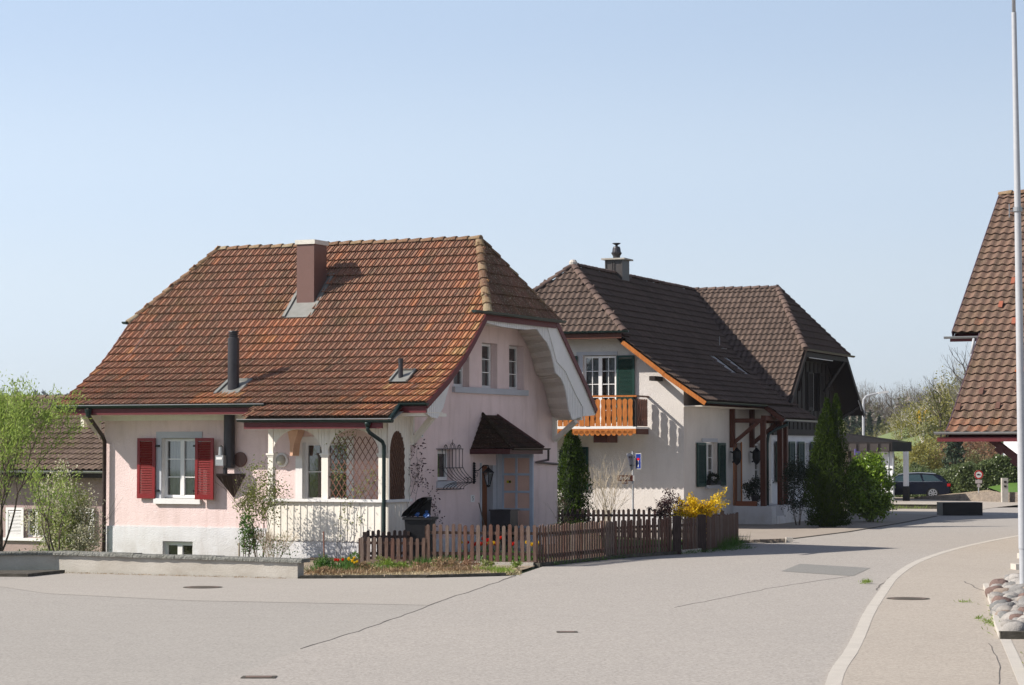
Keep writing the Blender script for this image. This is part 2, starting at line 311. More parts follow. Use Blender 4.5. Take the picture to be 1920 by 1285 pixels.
def window(parent, O, U, V, N, u0, u1, v0, v1, back, sash=2, rows=3, cols=1, fw=0.06, curtain='full', mats=('trim', 'dark'), label=None, room=0.9):
    """frame, sashes and glazing bars (one part), panes and curtain (sub-parts), dark room behind"""
    O, U, V, N = map(Vector, (O, U, V, N)); O = O - N * back
    P = lambda u, v, k=0: O + U * u + V * v - N * k
    mb = MB()
    def bar(ua, va, ub, vb, k0=-0.03, k1=0.03):
        mb.add([P(ua, va, k0), P(ub, va, k0), P(ub, vb, k0), P(ua, vb, k0), P(ua, va, k1), P(ub, va, k1), P(ub, vb, k1), P(ua, vb, k1)],
               [(0, 1, 2, 3), (7, 6, 5, 4), (0, 4, 5, 1), (1, 5, 6, 2), (2, 6, 7, 3), (3, 7, 4, 0)], 0)
    bar(u0, v0, u1, v0 + fw); bar(u0, v1 - fw, u1, v1); bar(u0, v0 + fw, u0 + fw, v1 - fw); bar(u1 - fw, v0 + fw, u1, v1 - fw)
    uw = (u1 - u0 - 2 * fw) / sash; panes = []
    for i in range(sash):
        a = u0 + fw + i * uw; b = a + uw; sf = fw * 0.8
        if i: bar(a - sf, v0 + fw, a + sf, v1 - fw, -0.045, 0.03)
        a2 = a + (sf if i else 0.0); b2 = b - (sf if i < sash - 1 else 0.0)
        panes.append((a2, b2))
        for k in range(1, rows):
            y = v0 + fw + (v1 - v0 - 2 * fw) * k / rows; bar(a2, y - 0.013, b2, y + 0.013, -0.028, 0.005)
        for k in range(1, cols):
            x = a2 + (b2 - a2) * k / cols; bar(x - 0.013, v0 + fw, x + 0.013, v1 - fw, -0.026, 0.003)
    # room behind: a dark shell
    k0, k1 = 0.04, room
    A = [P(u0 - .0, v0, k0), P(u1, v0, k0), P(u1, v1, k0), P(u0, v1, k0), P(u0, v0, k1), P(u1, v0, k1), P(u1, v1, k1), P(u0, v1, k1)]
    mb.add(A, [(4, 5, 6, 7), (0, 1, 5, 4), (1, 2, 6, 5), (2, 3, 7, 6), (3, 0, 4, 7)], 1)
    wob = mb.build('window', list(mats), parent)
    if label: wob['label'] = label
    for a, b in panes:
        q = MB(); q.add([P(a, v0 + fw, 0.008), P(b, v0 + fw, 0.008), P(b, v1 - fw, 0.008), P(a, v1 - fw, 0.008)], [(0, 1, 2, 3)])
        q.build('pane', 'glass', wob)
    if curtain:
        spans = [(u0 + fw, u1 - fw)] if curtain == 'full' else [(u0 + fw, u0 + (u1 - u0) * .42), (u1 - (u1 - u0) * .38, u1 - fw)]
        for si, (a, b) in enumerate(spans):
            q = MB(); n = 22; top = v1 - fw - (0.0 if curtain != 'low' else 0.25 * (v1 - v0)); vs = []
            for i in range(n + 1):
                x = a + (b - a) * i / n; kk = 0.12 + 0.02 * math.sin(i * 1.9) + 0.01 * math.sin(i * 5.3)
                sh = 0 if curtain == 'full' or curtain == 'low' else (0.12 * (b - a) * (-1 if si == 0 else 1))
                vs += [P(x + sh, v0 + fw, kk), P(x, top, kk)]
            q.add(vs, [(2 * i, 2 * i + 2, 2 * i + 3, 2 * i + 1) for i in range(n)])
            q.build('curtain', 'curtain', wob, smooth=True)
    return wob
def shutter(parent, O, U, V, N, u0, u1, v0, v1, mat, off=0.05, pitch=0.045, label=None):
    O, U, V, N = map(Vector, (O, U, V, N))
    P = lambda u, v, k=0: O + U * u + V * v + N * (off + k)
    mb = MB()
    def bar(m_, ua, va, ub, vb, k0=0, k1=0.04):
        m_.add([P(ua, va, k0), P(ub, va, k0), P(ub, vb, k0), P(ua, vb, k0), P(ua, va, k1), P(ub, va, k1), P(ub, vb, k1), P(ua, vb, k1)],
               [(0, 1, 2, 3), (7, 6, 5, 4), (0, 4, 5, 1), (1, 5, 6, 2), (2, 6, 7, 3), (3, 7, 4, 0)])
    f = 0.085
    bar(mb, u0, v0, u0 + f, v1); bar(mb, u1 - f, v0, u1, v1); bar(mb, u0 + f, v0, u1 - f, v0 + f * 1.5); bar(mb, u0 + f, v1 - f, u1 - f, v1)
    o = mb.build('shutter', mat, parent)
    if label: o['label'] = label
    sl = MB(); v = v0 + f * 1.5 + 0.01
    while v < v1 - f - 0.02:
        a, b = u0 + f, u1 - f
        sl.add([P(a, v, 0.036), P(b, v, 0.036), P(b, v + pitch * 0.75, 0.006), P(a, v + pitch * 0.75, 0.006), P(a, v - 0.008, 0.03), P(b, v - 0.008, 0.03)],
               [(0, 1, 2, 3), (0, 4, 5, 1), (4, 3, 2, 5)])
        v += pitch
    sl.build('slats', mat, o, kind='stuff')
    return o
def gutter(mb, p, q, r=0.075, m=0, n=8):
    p, q = Vector(p), Vector(q); d = (q - p).normalized(); a = d.cross(Vector((0, 0, 1))).normalized(); z = Vector((0, 0, 1))
    for rr in (r, r - 0.008):
        vs = []
        for e in (p, q):
            for k in range(n + 1):
                th = math.pi * k / n; vs.append(e + a * rr * math.cos(th) - z * rr * math.sin(th))
        mb.add(vs, [(k, k + 1, k + n + 2, k + n + 1) for k in range(n)], m)
    for e, s_ in ((p, 1), (q, 1)):
        mb.add([e + a * r * math.cos(math.pi * k / n) - z * r * math.sin(math.pi * k / n) for k in range(n + 1)], [tuple(range(n + 1))], m)
# ---------------------------------------------------------------- roofs
def tile_profile(kind, w):
    if kind == 'flat': xs = [0, .01, .03, .05, .066, .122, .138, .162, .18, .2]; zs = [-.004, .004, .036, .036, .010, .010, .028, .028, -.004, -.004]; xs = [x * w / .2 for x in xs]
    else:
        n = 7; xs = [w * i / n for i in range(n + 1)]; zs = [0.022 + 0.024 * math.cos(2 * math.pi * i / n) for i in range(n + 1)]
    return xs, zs
def tile_shape(kind, w, L, lift=0.035, thick=0.018):
    """one interlocking tile, local x across, y up the slope, z outwards; origin at its lower left corner"""
    xs, zs = tile_profile(kind, w); n = len(xs); vs = []
    for x, z in zip(xs, zs): vs += [(x, 0, z + lift), (x, L, z + 0.004), (x, 0.004, z + lift - thick)]
    fs = []
    for i in range(n - 1): fs += [(3 * i, 3 * i + 3, 3 * i + 4, 3 * i + 1), (3 * i, 3 * i + 2, 3 * i + 5, 3 * i + 3)]
    fs += [(0, 1, 2), (3 * n - 3, 3 * n - 1, 3 * n - 2)]
    return vs, fs
CAM = Vector((0, 0, 2.8))
def tiled_slope(roof, house, frame, prof, mask, kind, w, ex, mat, tintf, a0, a1, budget=300, jit=0.006, name='roof_tile', lift=.055):
    """frame: (origin, along, inward) in house space; prof: [(d inward, z)] from the eave up. Nearest tiles are objects, the rest one part."""
    O, A, D = (Vector(v) for v in frame); Z = Vector((0, 0, 1))
    # polyline length
    seg = [0]
    for i in range(1, len(prof)): seg.append(seg[-1] + math.hypot(prof[i][0] - prof[i - 1][0], prof[i][1] - prof[i - 1][1]))
    def at(s):
        i = 1
        while i < len(seg) - 1 and seg[i] < s: i += 1
        t = (s - seg[i - 1]) / (seg[i] - seg[i - 1]); a, b = prof[i - 1], prof[i]
        return a[0] + (b[0] - a[0]) * t, a[1] + (b[1] - a[1]) * t
    items = []; rows = int(seg[-1] / ex + 0.5); ncol = int((a1 - a0) / w + 0.999)
    HW = house.matrix_world if False else (Matrix.Translation(house.location) @ Matrix.Rotation(house.rotation_euler.z, 4, 'Z'))
    for r in range(rows):
        s0 = r * ex; d0, z0 = at(s0); d1, z1 = at(min(s0 + ex, seg[-1])); dm, zm = at(min(s0 + ex / 2, seg[-1]))
        up = (D * (d1 - d0) + Z * (z1 - z0)).normalized(); nrm = A.cross(up).normalized()
        if nrm.z < 0: nrm = -nrm
        X = up.cross(nrm).normalized(); flip = X.dot(A) < 0
        for c in range(ncol):
            a = a0 + c * w
            if not mask(a + w / 2, dm, zm): continue
            p = O + (A * (a + (w if flip else 0))) + D * d0 + Z * z0
            X2 = X; u2 = up
            if jit: u2 = (up + X * random.uniform(-jit, jit) * 1.5 + nrm * random.uniform(-jit, jit)).normalized(); X2 = u2.cross(nrm).normalized()
            m = basis(X2, u2, X2.cross(u2).normalized(), p + nrm * random.uniform(0, jit))
            t = max(0.0, min(1.0, tintf(a + w / 2, dm, zm)))
            dist = (HW @ p - CAM).length
            items.append((dist, m, t))
    items.sort(key=lambda i: i[0])
    vs, fs = tile_shape(kind, w * 1.01, ex * 1.1, lift)
    pool = []
    for k in range(12):
        mb = MB(); mb.add(vs, fs, 0, k / 11); pool.append(mb.mesh(name, mat, tint=True))
    for dist, m, t in items[:budget]: put(name, pool[int(t * 11 + 0.5)], roof, mat=m)
    rest = items[budget:]
    if rest:
        V0 = np.array([(*v, 1) for v in vs]); nv = len(vs); allv = []; allf = []; tt = []
        for i, (_, m, t) in enumerate(rest):
            allv.append((V0 @ np.array(m).T)[:, :3]); allf += [tuple(j + i * nv for j in f) for f in fs]; tt += [t] * len(fs)
        me = bpy.data.meshes.new('roof_tiles'); me.from_pydata(np.concatenate(allv).tolist(), [], allf); me.materials.append(M[mat])
        me.attributes.new('tint', 'FLOAT', 'FACE').data.foreach_set('value', tt); me.update()
        put('roof_tiles', me, roof, kind='stuff')
def cap_tiles(roof, p, q, r, L, mat, tintf=lambda: random.random(), name='ridge_tile', squash=0.75):
    """half round cover tiles laid from p up to q, each overlapping the one below"""
    p, q = Vector(p), Vector(q); d = (q - p); n = max(1, int(d.length / L + 0.5)); d.normalize(); st = (q - p).length / n
    x = d.cross(Vector((0, 0, 1))).normalized(); z = x.cross(d).normalized()
    key = (mat, round(r, 3), round(st, 2))
    pool = []
    for k in range(6):
        mb = MB(); vs = []; N = 8
        for yy, rr, lf in ((0, r * 1.12, 0.02), (0.05, r * 1.14, 0.018), (st * 1.08, r * 0.9, 0)):
            for i in range(N + 1):
                th = math.pi * i / N; vs.append((rr * math.cos(th), yy, rr * math.sin(th) * squash + lf - r * 0.2))
        fs = [(j * (N + 1) + i, j * (N + 1) + i + 1, (j + 1) * (N + 1) + i + 1, (j + 1) * (N + 1) + i) for j in range(2) for i in range(N)]
        fs.append(tuple(range(N + 1)))
        mb.add(vs, fs, 0, k / 5); pool.append(mb.mesh(name, mat, smooth=False, tint=True))
    for i in range(n):
        j = random.uniform(-0.008, 0.008)
        put(name, random.choice(pool), roof, mat=basis(x, d, z, p + d * (st * i) + z * (0.01 + j) + x * j))
# ================================================================ ground, road, paths
def sheet(name, pts, z, mat, **tags):
    mb = MB(); tr = tessellate_polygon([[Vector((x, y, 0)) for x, y in pts]])
    mb.add([(x, y, z) for x, y in pts], [tuple(t) for t in tr]); o = mb.build(name, mat); o['kind'] = 'structure'
    for k, v in tags.items(): o[k] = v
    return o
def asphalt(name, c, c2, dark, crack=0.0, grain=0.35):
    m, nt, b = _new(name); p = _pos(nt)
    big = _noise(nt, p, 0.16, 5, 0.6, 0.35, 0.7); mid = _noise(nt, _pos(nt, (1, 2.2, 1)), 0.9, 7, 0.7, 0.45, 0.85)
    v = nt.nodes.new('ShaderNodeTexVoronoi'); v.inputs['Scale'].default_value = 24; nt.links.new(p, v.inputs['Vector'])
    fine = _noise(nt, p, 24, 3, 0.8, 0.35, 0.65)
    col = _mix(nt, c, c2, big)
    a = nt.nodes.new('ShaderNodeMath'); a.operation = 'MULTIPLY'; nt.links.new(mid, a.inputs[0]); a.inputs[1].default_value = 0.42
    col = _mix(nt, col, dark, a.outputs[0])
    g = nt.nodes.new('ShaderNodeMapRange'); g.inputs[3].default_value = 0.0; g.inputs[4].default_value = grain
    nt.links.new(v.outputs['Color'], g.inputs[0])
    col = _mix(nt, col, tuple(x * 0.4 for x in c), g.outputs[0])
    # worn lanes, drips and stains: three sizes of blotch plus 8 cm mottling
    for sc_, lo_, hi_, am_, st_ in ((0.5, .5, .72, .30, (1, .45, 1)), (2.6, .55, .75, .22, (1, .6, 1)), (11, .35, .7, .22, (1, 1, 1))):
        q = _noise(nt, _pos(nt, st_), sc_, 5, .7, lo_, hi_); qm = nt.nodes.new('ShaderNodeMath'); qm.operation = 'MULTIPLY'; nt.links.new(q, qm.inputs[0]); qm.inputs[1].default_value = am_
        col = _mix(nt, col, dark, qm.outputs[0])
    f2 = nt.nodes.new('ShaderNodeMath'); f2.operation = 'MULTIPLY'; nt.links.new(fine, f2.inputs[0]); f2.inputs[1].default_value = 0.42
    col = _mix(nt, col, tuple(min(1, x * 1.5) for x in c), f2.outputs[0])
    nt.links.new(col, b.inputs['Base Color']); b.inputs['Roughness'].default_value = 0.9; b.inputs['Specular IOR Level'].default_value = 0.2
    _bump(nt, b, fine, 0.5, 0.006); return m
M['road'] = asphalt('old_pale_asphalt', (0.375, 0.346, 0.315), (0.34, 0.316, 0.290), (0.25, 0.235, 0.215), grain=0.75)
M['lot'] = asphalt('worn_grey_asphalt', (0.345, 0.323, 0.295), (0.315, 0.296, 0.272), (0.225, 0.21, 0.19), grain=0.6)
M['lot2'] = asphalt('lighter_asphalt_strip', (0.355, 0.328, 0.296), (0.335, 0.31, 0.28), (0.26, 0.24, 0.215), grain=0.4)
M['path'] = asphalt('beige_path_asphalt', (0.385, 0.343, 0.295), (0.35, 0.313, 0.27), (0.26, 0.225, 0.19), grain=0.5)
M['patch'] = asphalt('repair_patch_asphalt', (0.225, 0.22, 0.205), (0.205, 0.20, 0.19), (0.16, 0.158, 0.15), grain=0.4)
M['patch2'] = asphalt('pale_patch_asphalt', (0.35, 0.328, 0.302), (0.33, 0.31, 0.288), (0.27, 0.255, 0.235), grain=0.3)
M['cast'] = pm('rusty_cast_iron', (0.17, 0.115, 0.09), (0.10, 0.075, 0.065), scale=6, fine=40, rough=0.7, bump=0.5)
M['grass'] = pm('lawn', (0.085, 0.17, 0.025), (0.06, 0.12, 0.02), scale=2, fine=30, rough=0.9, bump=0.6)
M['meadow'] = pm('far_meadow', (0.15, 0.185, 0.075), (0.12, 0.155, 0.06), scale=0.05, fine=2, rough=0.95, bump=0)
M['soil'] = pm('garden_soil', (0.17, 0.12, 0.085), (0.10, 0.075, 0.05), scale=3, fine=25, rough=0.95, bump=0.9, speck=0.5)
M['mulch'] = pm('dry_chips_and_litter', (0.48, 0.40, 0.30), (0.26, 0.19, 0.13), scale=9, fine=22, rough=0.95, bump=1.0, var=1.0, speck=0.5, dist=0.03)
M['pavers'] = pm('reddish_forecourt_paving', (0.33, 0.285, 0.24), (0.27, 0.23, 0.195), scale=1, fine=12, rough=0.9, bump=0.3)

def ground_z(x, y):
    """terrain: level along the road, lower garden behind the low wall on the left, rising far away"""
    z = -0.03
    if y > 50 and x < -3:
        a = min(1, max(0, (-3.5 - x) / 1.5)) * min(1, max(0, (y - 53.5 - 0) / 1.5))
        z -= 1.25 * a
    if y > 190:
        z += 0
    return z
gm = MB(); xs = sorted(set([-2600, -1200, -500, -200, -90, -50, -30, -20, -16, -13, -11, -9.5, -8, -6.5, -5, -4, -3.5, -3, 0, 4, 8, 14, 20, 30, 45, 70, 110, 200, 500, 1200, 2600]))
ys = sorted(set([-60, 0, 20, 35, 45, 50, 52, 53.4, 54.2, 55, 56, 58, 60, 66, 72, 80, 95, 110, 130, 150, 180, 240, 400, 800, 1600, 3200, 4500]))
gm.add([(x, y, ground_z(x, y)) for y in ys for x in xs], [(j * len(xs) + i, j * len(xs) + i + 1, (j + 1) * len(xs) + i + 1, (j + 1) * len(xs) + i) for j in range(len(ys) - 1) for i in range(len(xs) - 1)])
gm.build('ground', 'meadow', kind='structure')
# curved edge between carriageway and footpath (right hand side)
kerb_pts = [(-1.6, -30), (1.35, 8), (2.6, 19), (3.79, 27.81), (4.84, 33.3), (6.02, 39.74), (7.02, 44.8), (8.41, 51.55), (10.28, 58.95), (12.85, 66.8), (16.2, 75.2), (19.5, 82), (24, 90), (30, 100), (40, 118)]
left_pts = [(-4.2, -30), (-3.9, 8), (-3.75, 20), (-3.54, 28), (-2.95, 33), (-2.19, 37.2), (-1.2, 44), (-0.3, 49.5), (0.15, 52.4), (0.72, 55.95), (2.6, 60.0), (4.4, 62.9), (6.45, 67.6), (7.2, 69.9), (8.28, 72.3), (11.32, 79.3), (14.4, 88), (17.8, 98.1), (23, 112), (30, 128)]
def spline(P, n=5):
    out = []
    for i in range(len(P) - 1):
        p0, p1, p2, p3 = P[max(0, i - 1)], P[i], P[i + 1], P[min(len(P) - 1, i + 2)]
        for k in range(n):
            t = k / n; out.append(tuple(.5 * (2 * p1[j] + (p2[j] - p0[j]) * t + (2 * p0[j] - 5 * p1[j] + 4 * p2[j] - p3[j]) * t * t + (3 * p1[j] - p0[j] - 3 * p2[j] + p3[j]) * t ** 3) for j in (0, 1)))
    return out + [P[-1]]
kerb_pts = spline(kerb_pts)
sheet('road', left_pts + kerb_pts[::-1], 0.004, 'road')
sheet('parking_area', [(-60, -30), (-4.2, -30)] + left_pts[1:9] + [(-0.1, 52.05), (-1.85, 51.2), (-4.6, 50.9), (-9.95, 53.15), (-12, 52.0), (-20, 51), (-60, 50)], 0.0, 'lot')
sheet('parking_strip', [(-1.45, 42.2), (-1.2, 44), (-0.3, 49.5), (0.1, 51.9), (-1.85, 51.1), (-4.6, 50.75), (-9.95, 53.0), (-11.2, 49.2), (-9.0, 45.6), (-6, 43.5)], 0.004, 'lot2')
sheet('footpath', kerb_pts + [(60, 118), (60, -30)], 0.03, 'path')
fc = [(6.6, 67.9), (7.2, 69.9), (8.28, 72.3), (11.32, 79.3), (14.4, 88), (17.8, 98.1), (23, 112), (30, 128), (60, 150), (60, 190), (-20, 190), (-20, 96), (-4, 92), (2, 78), (4, 74)]
sheet('forecourt', fc, 0.012, 'pavers')
sheet('side_road', [(17.9, 98.5), (23, 112), (30, 128), (40, 118), (30, 100), (60, 119), (60, 126.5), (24, 126.5), (18, 128), (12, 125), (14, 108)], 0.016, 'path')
def ribbon(mb, pts, wd, z0, z1, m=0):
    P = [Vector((x, y, 0)) for x, y in pts]; L = []; Rr = []
    for i, p in enumerate(P):
        d = (P[min(i + 1, len(P) - 1)] - P[max(i - 1, 0)]).normalized(); n = Vector((-d.y, d.x, 0)); L.append(p + n * wd / 2); Rr.append(p - n * wd / 2)
    n = len(P)
    vs = [(v.x, v.y, z1) for v in L] + [(v.x, v.y, z1) for v in Rr] + [(v.x, v.y, z0) for v in L] + [(v.x, v.y, z0) for v in Rr]
    fs = []
    for i in range(n - 1):
        fs += [(i, i + 1, n + i + 1, n + i), (i, 2 * n + i, 2 * n + i + 1, i + 1), (n + i, n + i + 1, 3 * n + i + 1, 3 * n + i)]
    fs += [(0, n, 3 * n, 2 * n), (n - 1, 3 * n - 1, 4 * n - 1, 2 * n - 1)]
    mb.add(vs, fs, m)
def densify(pts, step):
    out = []; acc = 0
    P = [Vector((x, y, 0)) for x, y in pts]
    for a, b in zip(P, P[1:]):
        L = (b - a).length; n = max(1, int(L / step))
        out += [tuple((a + (b - a) * i / n)[:2]) for i in range(n)]
    out.append(tuple(P[-1][:2])); return out
# kerb stones, one by one along the footpath
kt = thing('kerb', 'pale flush kerb stones curving between the road and the footpath', 'kerb', (0, 0, 0))
kp = densify(kerb_pts[6:58], 1.0)
kp = kp[::1]
for i in range(len(kp) - 1):
    a = Vector((*kp[i], 0)); b = Vector((*kp[i + 1], 0)); d = (b - a).normalized(); n = Vector((d.y, -d.x, 0))
    a += d * 0.003; b -= d * 0.003; mb = MB()
    j = random.uniform(-0.004, 0.004); wv = 0.095
    mb.add([(p.x, p.y, z) for z in (0.0, 0.034 + j * 0.3) for p in (a - n * wv + n * j, b - n * wv + n * j, b + n * wv + n * j, a + n * wv + n * j)],
           [(4, 5, 6, 7), (0, 1, 5, 4), (1, 2, 6, 5), (2, 3, 7, 6), (3, 0, 4, 7)])
    mb.build('kerb_stone', 'kerb', kt)
kd = MB(); ribbon(kd, densify([(0.2, 52.3), (0.72, 55.85)], 2), 0.03, 0, 0.012); 
# joints and repairs in the asphalt
seam = MB()
M['tar'] = pm('tar_joint', (0.17, 0.155, 0.14), scale=8, fine=30, rough=0.8)
def wobble(pts, a, st=0.5):
    return [(x + random.uniform(-a, a), y + random.uniform(-a, a) * 1.5) for x, y in densify(pts, st)]
for pts, wd in (([(-1.2, 44), (-0.3, 49.5), (0.1, 52.2)], .025), ([(-2.95, 33), (-2.19, 37.2), (-1.2, 44)], .018), ([(2.9, 41.6), (5.3, 47.6), (7.4, 51.7)], .006),
                ([(7.2, 46.6), (7.75, 49.2), (8.5, 52.4)], .03)):
    ribbon(seam, wobble(pts, 0.03), wd, 0.0, 0.0085)
seam.build('tar_joint', 'tar', kind='structure')
seam2 = MB(); ribbon(seam2, wobble([(9.45, 49.2), (9.2, 46.2), (9.4, 44.2)], 0.03), .025, 0.03, 0.036); ribbon(seam2, wobble([(6.8, 33.6), (6.3, 30.5), (5.75, 27.8)], .012), .01, 0.03, 0.036); pass
seam2.build('path_joint', 'tar', kind='structure')
sheet('road_patch', [(6.15, 53.8), (7.01, 57.3), (8.42, 55.3), (7.5, 51.8)], 0.009, 'patch')
if False: sheet('pale_road_patch', [(-0.2, 38.2), (0.7, 41.6), (4.6, 41.8), (4.9, 39.9), (3.9, 37.6), (2.0, 38.0)], 0.008, 'patch2')
if False: sheet('dark_road_patch', [(2.2, 41.6), (3.4, 42.2), (3.55, 41.3), (2.4, 40.9)], 0.0105, 'patch')
def cover(x, y, r, z, label, n=18, sq=None):
    t = thing('manhole_cover', label, 'manhole cover', (x, y, z))
    mb = MB()
    if sq: mb.box(-sq, -sq * .6, 0, sq, sq * .6, 0.006)
    else: mb.lathe([(r, 0), (r, 0.006), (r * .82, 0.006), (r * .8, 0.002), (0.01, 0.003)], (0, 0, 0), n)
    mb.build('lid', 'cast', t)
    rm = MB()
    if sq: rm.box(-sq - .05, -sq * .6 - .05, -0.002, sq + .05, sq * .6 + .05, 0.003)
    else: rm.lathe([(r + .07, 0), (r + .07, 0.004), (r + .005, 0.0045)], (0, 0, 0), n)
    rm.build('rim', 'dkerb', t)
cover(-6.25, 47.6, 0.33, 0.008, 'round rusty manhole cover in front of the low wall', 20)
cover(7.33, 43.6, 0.33, 0.034, 'round brown manhole cover in the footpath', 20)
cover(0.84, 36.0, 0.0, 0.010, 'small iron lid in the middle of the road', sq=0.11)
cover(-3.1, 28.9, 0.0, 0.010, 'small rectangular iron lid near the left edge of the road', sq=0.16)

# ================================================================ pink house
PSI = -25.0
H1 = thing('pink_house', 'pink house with curved red tiled roof, red shutters and a cream wooden porch', 'house', (-2.615, 60.0, 0), R(PSI))
X1, Y1 = (1, 0, 0), (0, 1, 0)
wl = MB()
dw = rect(-3.14, -1.82, 0.5, 2.97); w1h = rect(-7.5, -6.38, 1.47, 3.1)
wallpanel(wl, (0, 0, 0), (1, 0, 0), (0, 0, 1), (0, -1, 0), rect(-9.36, 0, 0.72, 4.45), [w1h, dw if False else rect(-3.14, -1.82, 0.73, 2.97)], 0.22, 0, 1)
atw = [rect(2.52, 3.47, 4.46, 5.70), rect(4.25, 5.23, 4.46, 5.70), rect(6.0, 6.98, 4.46, 5.70)]
gfw = rect(1.58, 2.5, 1.95, 2.78); rec = rect(4.2, 5.15, 0.45, 2.35)
gout = [(0, 0.45), (9.31, 0.45), (9.31, 4.2), (8.9, 4.6), (8.2, 5.2), (7.5, 5.8), (7.0, 6.3), (2.3, 6.3), (1.6, 5.62), (1.05, 5.15), (.4, 4.72), (0, 4.45)]
wallpanel(wl, (0, 0, 0), (0, 1, 0), (0, 0, 1), (1, 0, 0), gout, [*atw, gfw, rec], 0.25, 0)
wl.add([(0, 9.31, -.5), (-9.36, 9.31, -.5), (-9.36, 9.31, 4.45), (0, 9.31, 4.45)], [(0, 1, 2, 3)])
lg = [(0, -1.4), (9.31, -1.4), (9.31, 4.45), (8.9, 4.7), (7.1, 6.3), (2.2, 6.3), (.4, 4.7), (0, 4.45)]
wl.add([(-9.36, a, b) for a, b in lg], [tuple(range(len(lg)))])
wl.build('wall', ['pink', 'trim'], H1)
pl = MB()
bw = rect(-7.44, -6.49, -0.25, 0.33)
wallpanel(pl, (0, -0.03, 0), (1, 0, 0), (0, 0, 1), (0, -1, 0), rect(-9.39, -3.4, -1.4, 0.72), [bw], 0.2)
pl.add([(-9.39, -.03, .72), (-3.4, -.03, .72), (-3.4, 0, .72), (-9.39, 0, .72)], [(0, 1, 2, 3)])
pl.add([(.03, 0, -.3), (.03, 9.34, -.3), (.03, 9.34, .45), (.03, 0, .45), (0, 9.34, .45), (0, 0, .45)], [(0, 1, 2, 3), (3, 2, 4, 5)])
pl.add([(.03, 9.34, -.3), (-.2, 9.34, -.3), (-.2, 9.34, .45), (.03, 9.34, .45)], [(0, 1, 2, 3)])
pl.build('plinth', 'plinth', H1)
# windows of the long side
FO, FU, FV, FN = (0, 0, 0), (1, 0, 0), (0, 0, 1), (0, -1, 0)
window(H1, FO, FU, FV, FN, -7.5, -6.38, 1.49, 3.08, 0.18, sash=2, rows=3, fw=0.075)
window(H1, FO, FU, FV, FN, -3.14, -1.82, 0.75, 2.97, 0.16, sash=2, rows=3, fw=0.08, curtain=None, label='glazed porch door with dark panes')
window(H1, (0, -.03, 0), FU, FV, FN, -7.44, -6.49, -0.25, 0.31, 0.16, sash=2, rows=1, fw=0.09, curtain=None)
sh1 = shutter(H1, FO, FU, FV, FN, -8.23, -7.66, 1.47, 3.09, 'red', off=0.06)
sh2 = shutter(H1, FO, FU, FV, FN, -6.32, -5.75, 1.46, 3.09, 'red', off=0.17)
b = MB(); b.box(-7.67, -.03, 3.09, -6.22, -.001, 3.26); b.box(-7.66, -.028, 1.47, -7.5, -.001, 3.09); b.box(-6.38, -.028, 1.47, -6.24, -.001, 3.09)
b.build('window_surround', 'greystone', H1)
b = MB(); b.box(-7.71, -.09, 1.33, -6.24, .17, 1.475); b.build('window_sill', 'trim', H1)
for x in (-7.60, -6.36):
    for z in (1.68, 2.88): b = MB(); b.box(x - .05, -.09 if x < -7 else -.17, z - .025, x + .05, -.01, z + .025); b.build('shutter_hinge', 'iron', H1)
b = MB(); b.box(-3.34, -.03, .75, -3.14, -.001, 3.12); b.box(-1.82, -.03, .75, -1.62, -.001, 3.12); b.box(-3.14, -.03, 2.97, -1.82, -.001, 3.12); b.build('door_surround', 'trim', H1)
b = MB(); b.lathe([(0.19, 0), (0.19, -.05), (0.16, -.08)], (-3.75, 0, 2.51), 20, axis='y'); wlp = b.build('wall_lamp', 'trim', H1, smooth=True)
b = MB(); b.lathe([(0.145, -.06), (0.13, -.13), (0.07, -.17), (0.01, -.18)], (-3.75, 0, 2.51), 20, axis='y'); b.build('lamp_glass', pm('frosted_lamp_glass', (0.42, 0.40, 0.34), rough=0.3, bump=0.1), wlp, smooth=True)
# attic windows + long sill, barred window
GO, GU, GV, GN = (0, 0, 0), (0, 1, 0), (0, 0, 1), (1, 0, 0)
for a in (2.52, 4.25, 6.0): window(H1, GO, GU, GV, GN, a + .02, a + .96, 4.47, 5.69, 0.23, sash=1, rows=3, fw=0.07, curtain='low')
b = MB(); b.box(.001, 2.43, 4.30, .09, 7.11, 4.455); b.build('attic_sill', 'greystone', H1)
window(H1, GO, GU, GV, GN, 1.6, 2.48, 1.97, 2.76, 0.2, sash=1, rows=1, fw=0.09, curtain=None)
b = MB(); b.box(.001, 1.5, 1.78, .05, 2.62, 1.95); b.build('window_sill', 'greystone', H1)
grill = MB()
for i in range(7):
    y = 1.66 + 0.2 * i
    prof = [(.10, 2.80), (.10, 2.55), (.10, 2.32), (.17, 2.20), (.28, 2.08), (.40, 1.99), (.50, 1.945), (.38, 1.91), (.24, 1.86), (.15, 1.80), (.12, 1.74)]
    grill.tube([(x, y, z) for x, z in prof], 0.0095, 5)
for x, z in ((.10, 2.80), (.10, 2.30), (.12, 1.74)): grill.tube([(x, 1.5, z), (x, 2.9, z)], 0.011, 5)
for y in (1.5, 2.9): grill.tube([(0, y, 2.80), (.10, y, 2.80)], 0.01, 5); grill.tube([(0, y, 1.74), (.12, y, 1.74)], 0.01, 5)
for c, rr in ((1.86, .1), (2.26, .15), (2.66, .1)):
    grill.tube([(.10, c + rr * math.cos(math.pi * k / 8), 2.81 + rr * math.sin(math.pi * k / 8)) for k in range(9)], 0.008, 5)
    grill.tube([(.10, c + rr * .4 * math.cos(2 * math.pi * k / 8), 2.86 + rr * .4 * math.sin(2 * math.pi * k / 8)) for k in range(9)], 0.007, 5)
grill.tube([(.10, 2.26, 2.9), (.10, 2.26, 3.05)], [0.012, 0.004], 5)
for y in (2.66, 2.86):
    grill.tube([(.3 + .07 * math.cos(2 * math.pi * k / 8), y, 1.97 + .07 * math.sin(2 * math.pi * k / 8)) for k in range(9)], 0.008, 5)
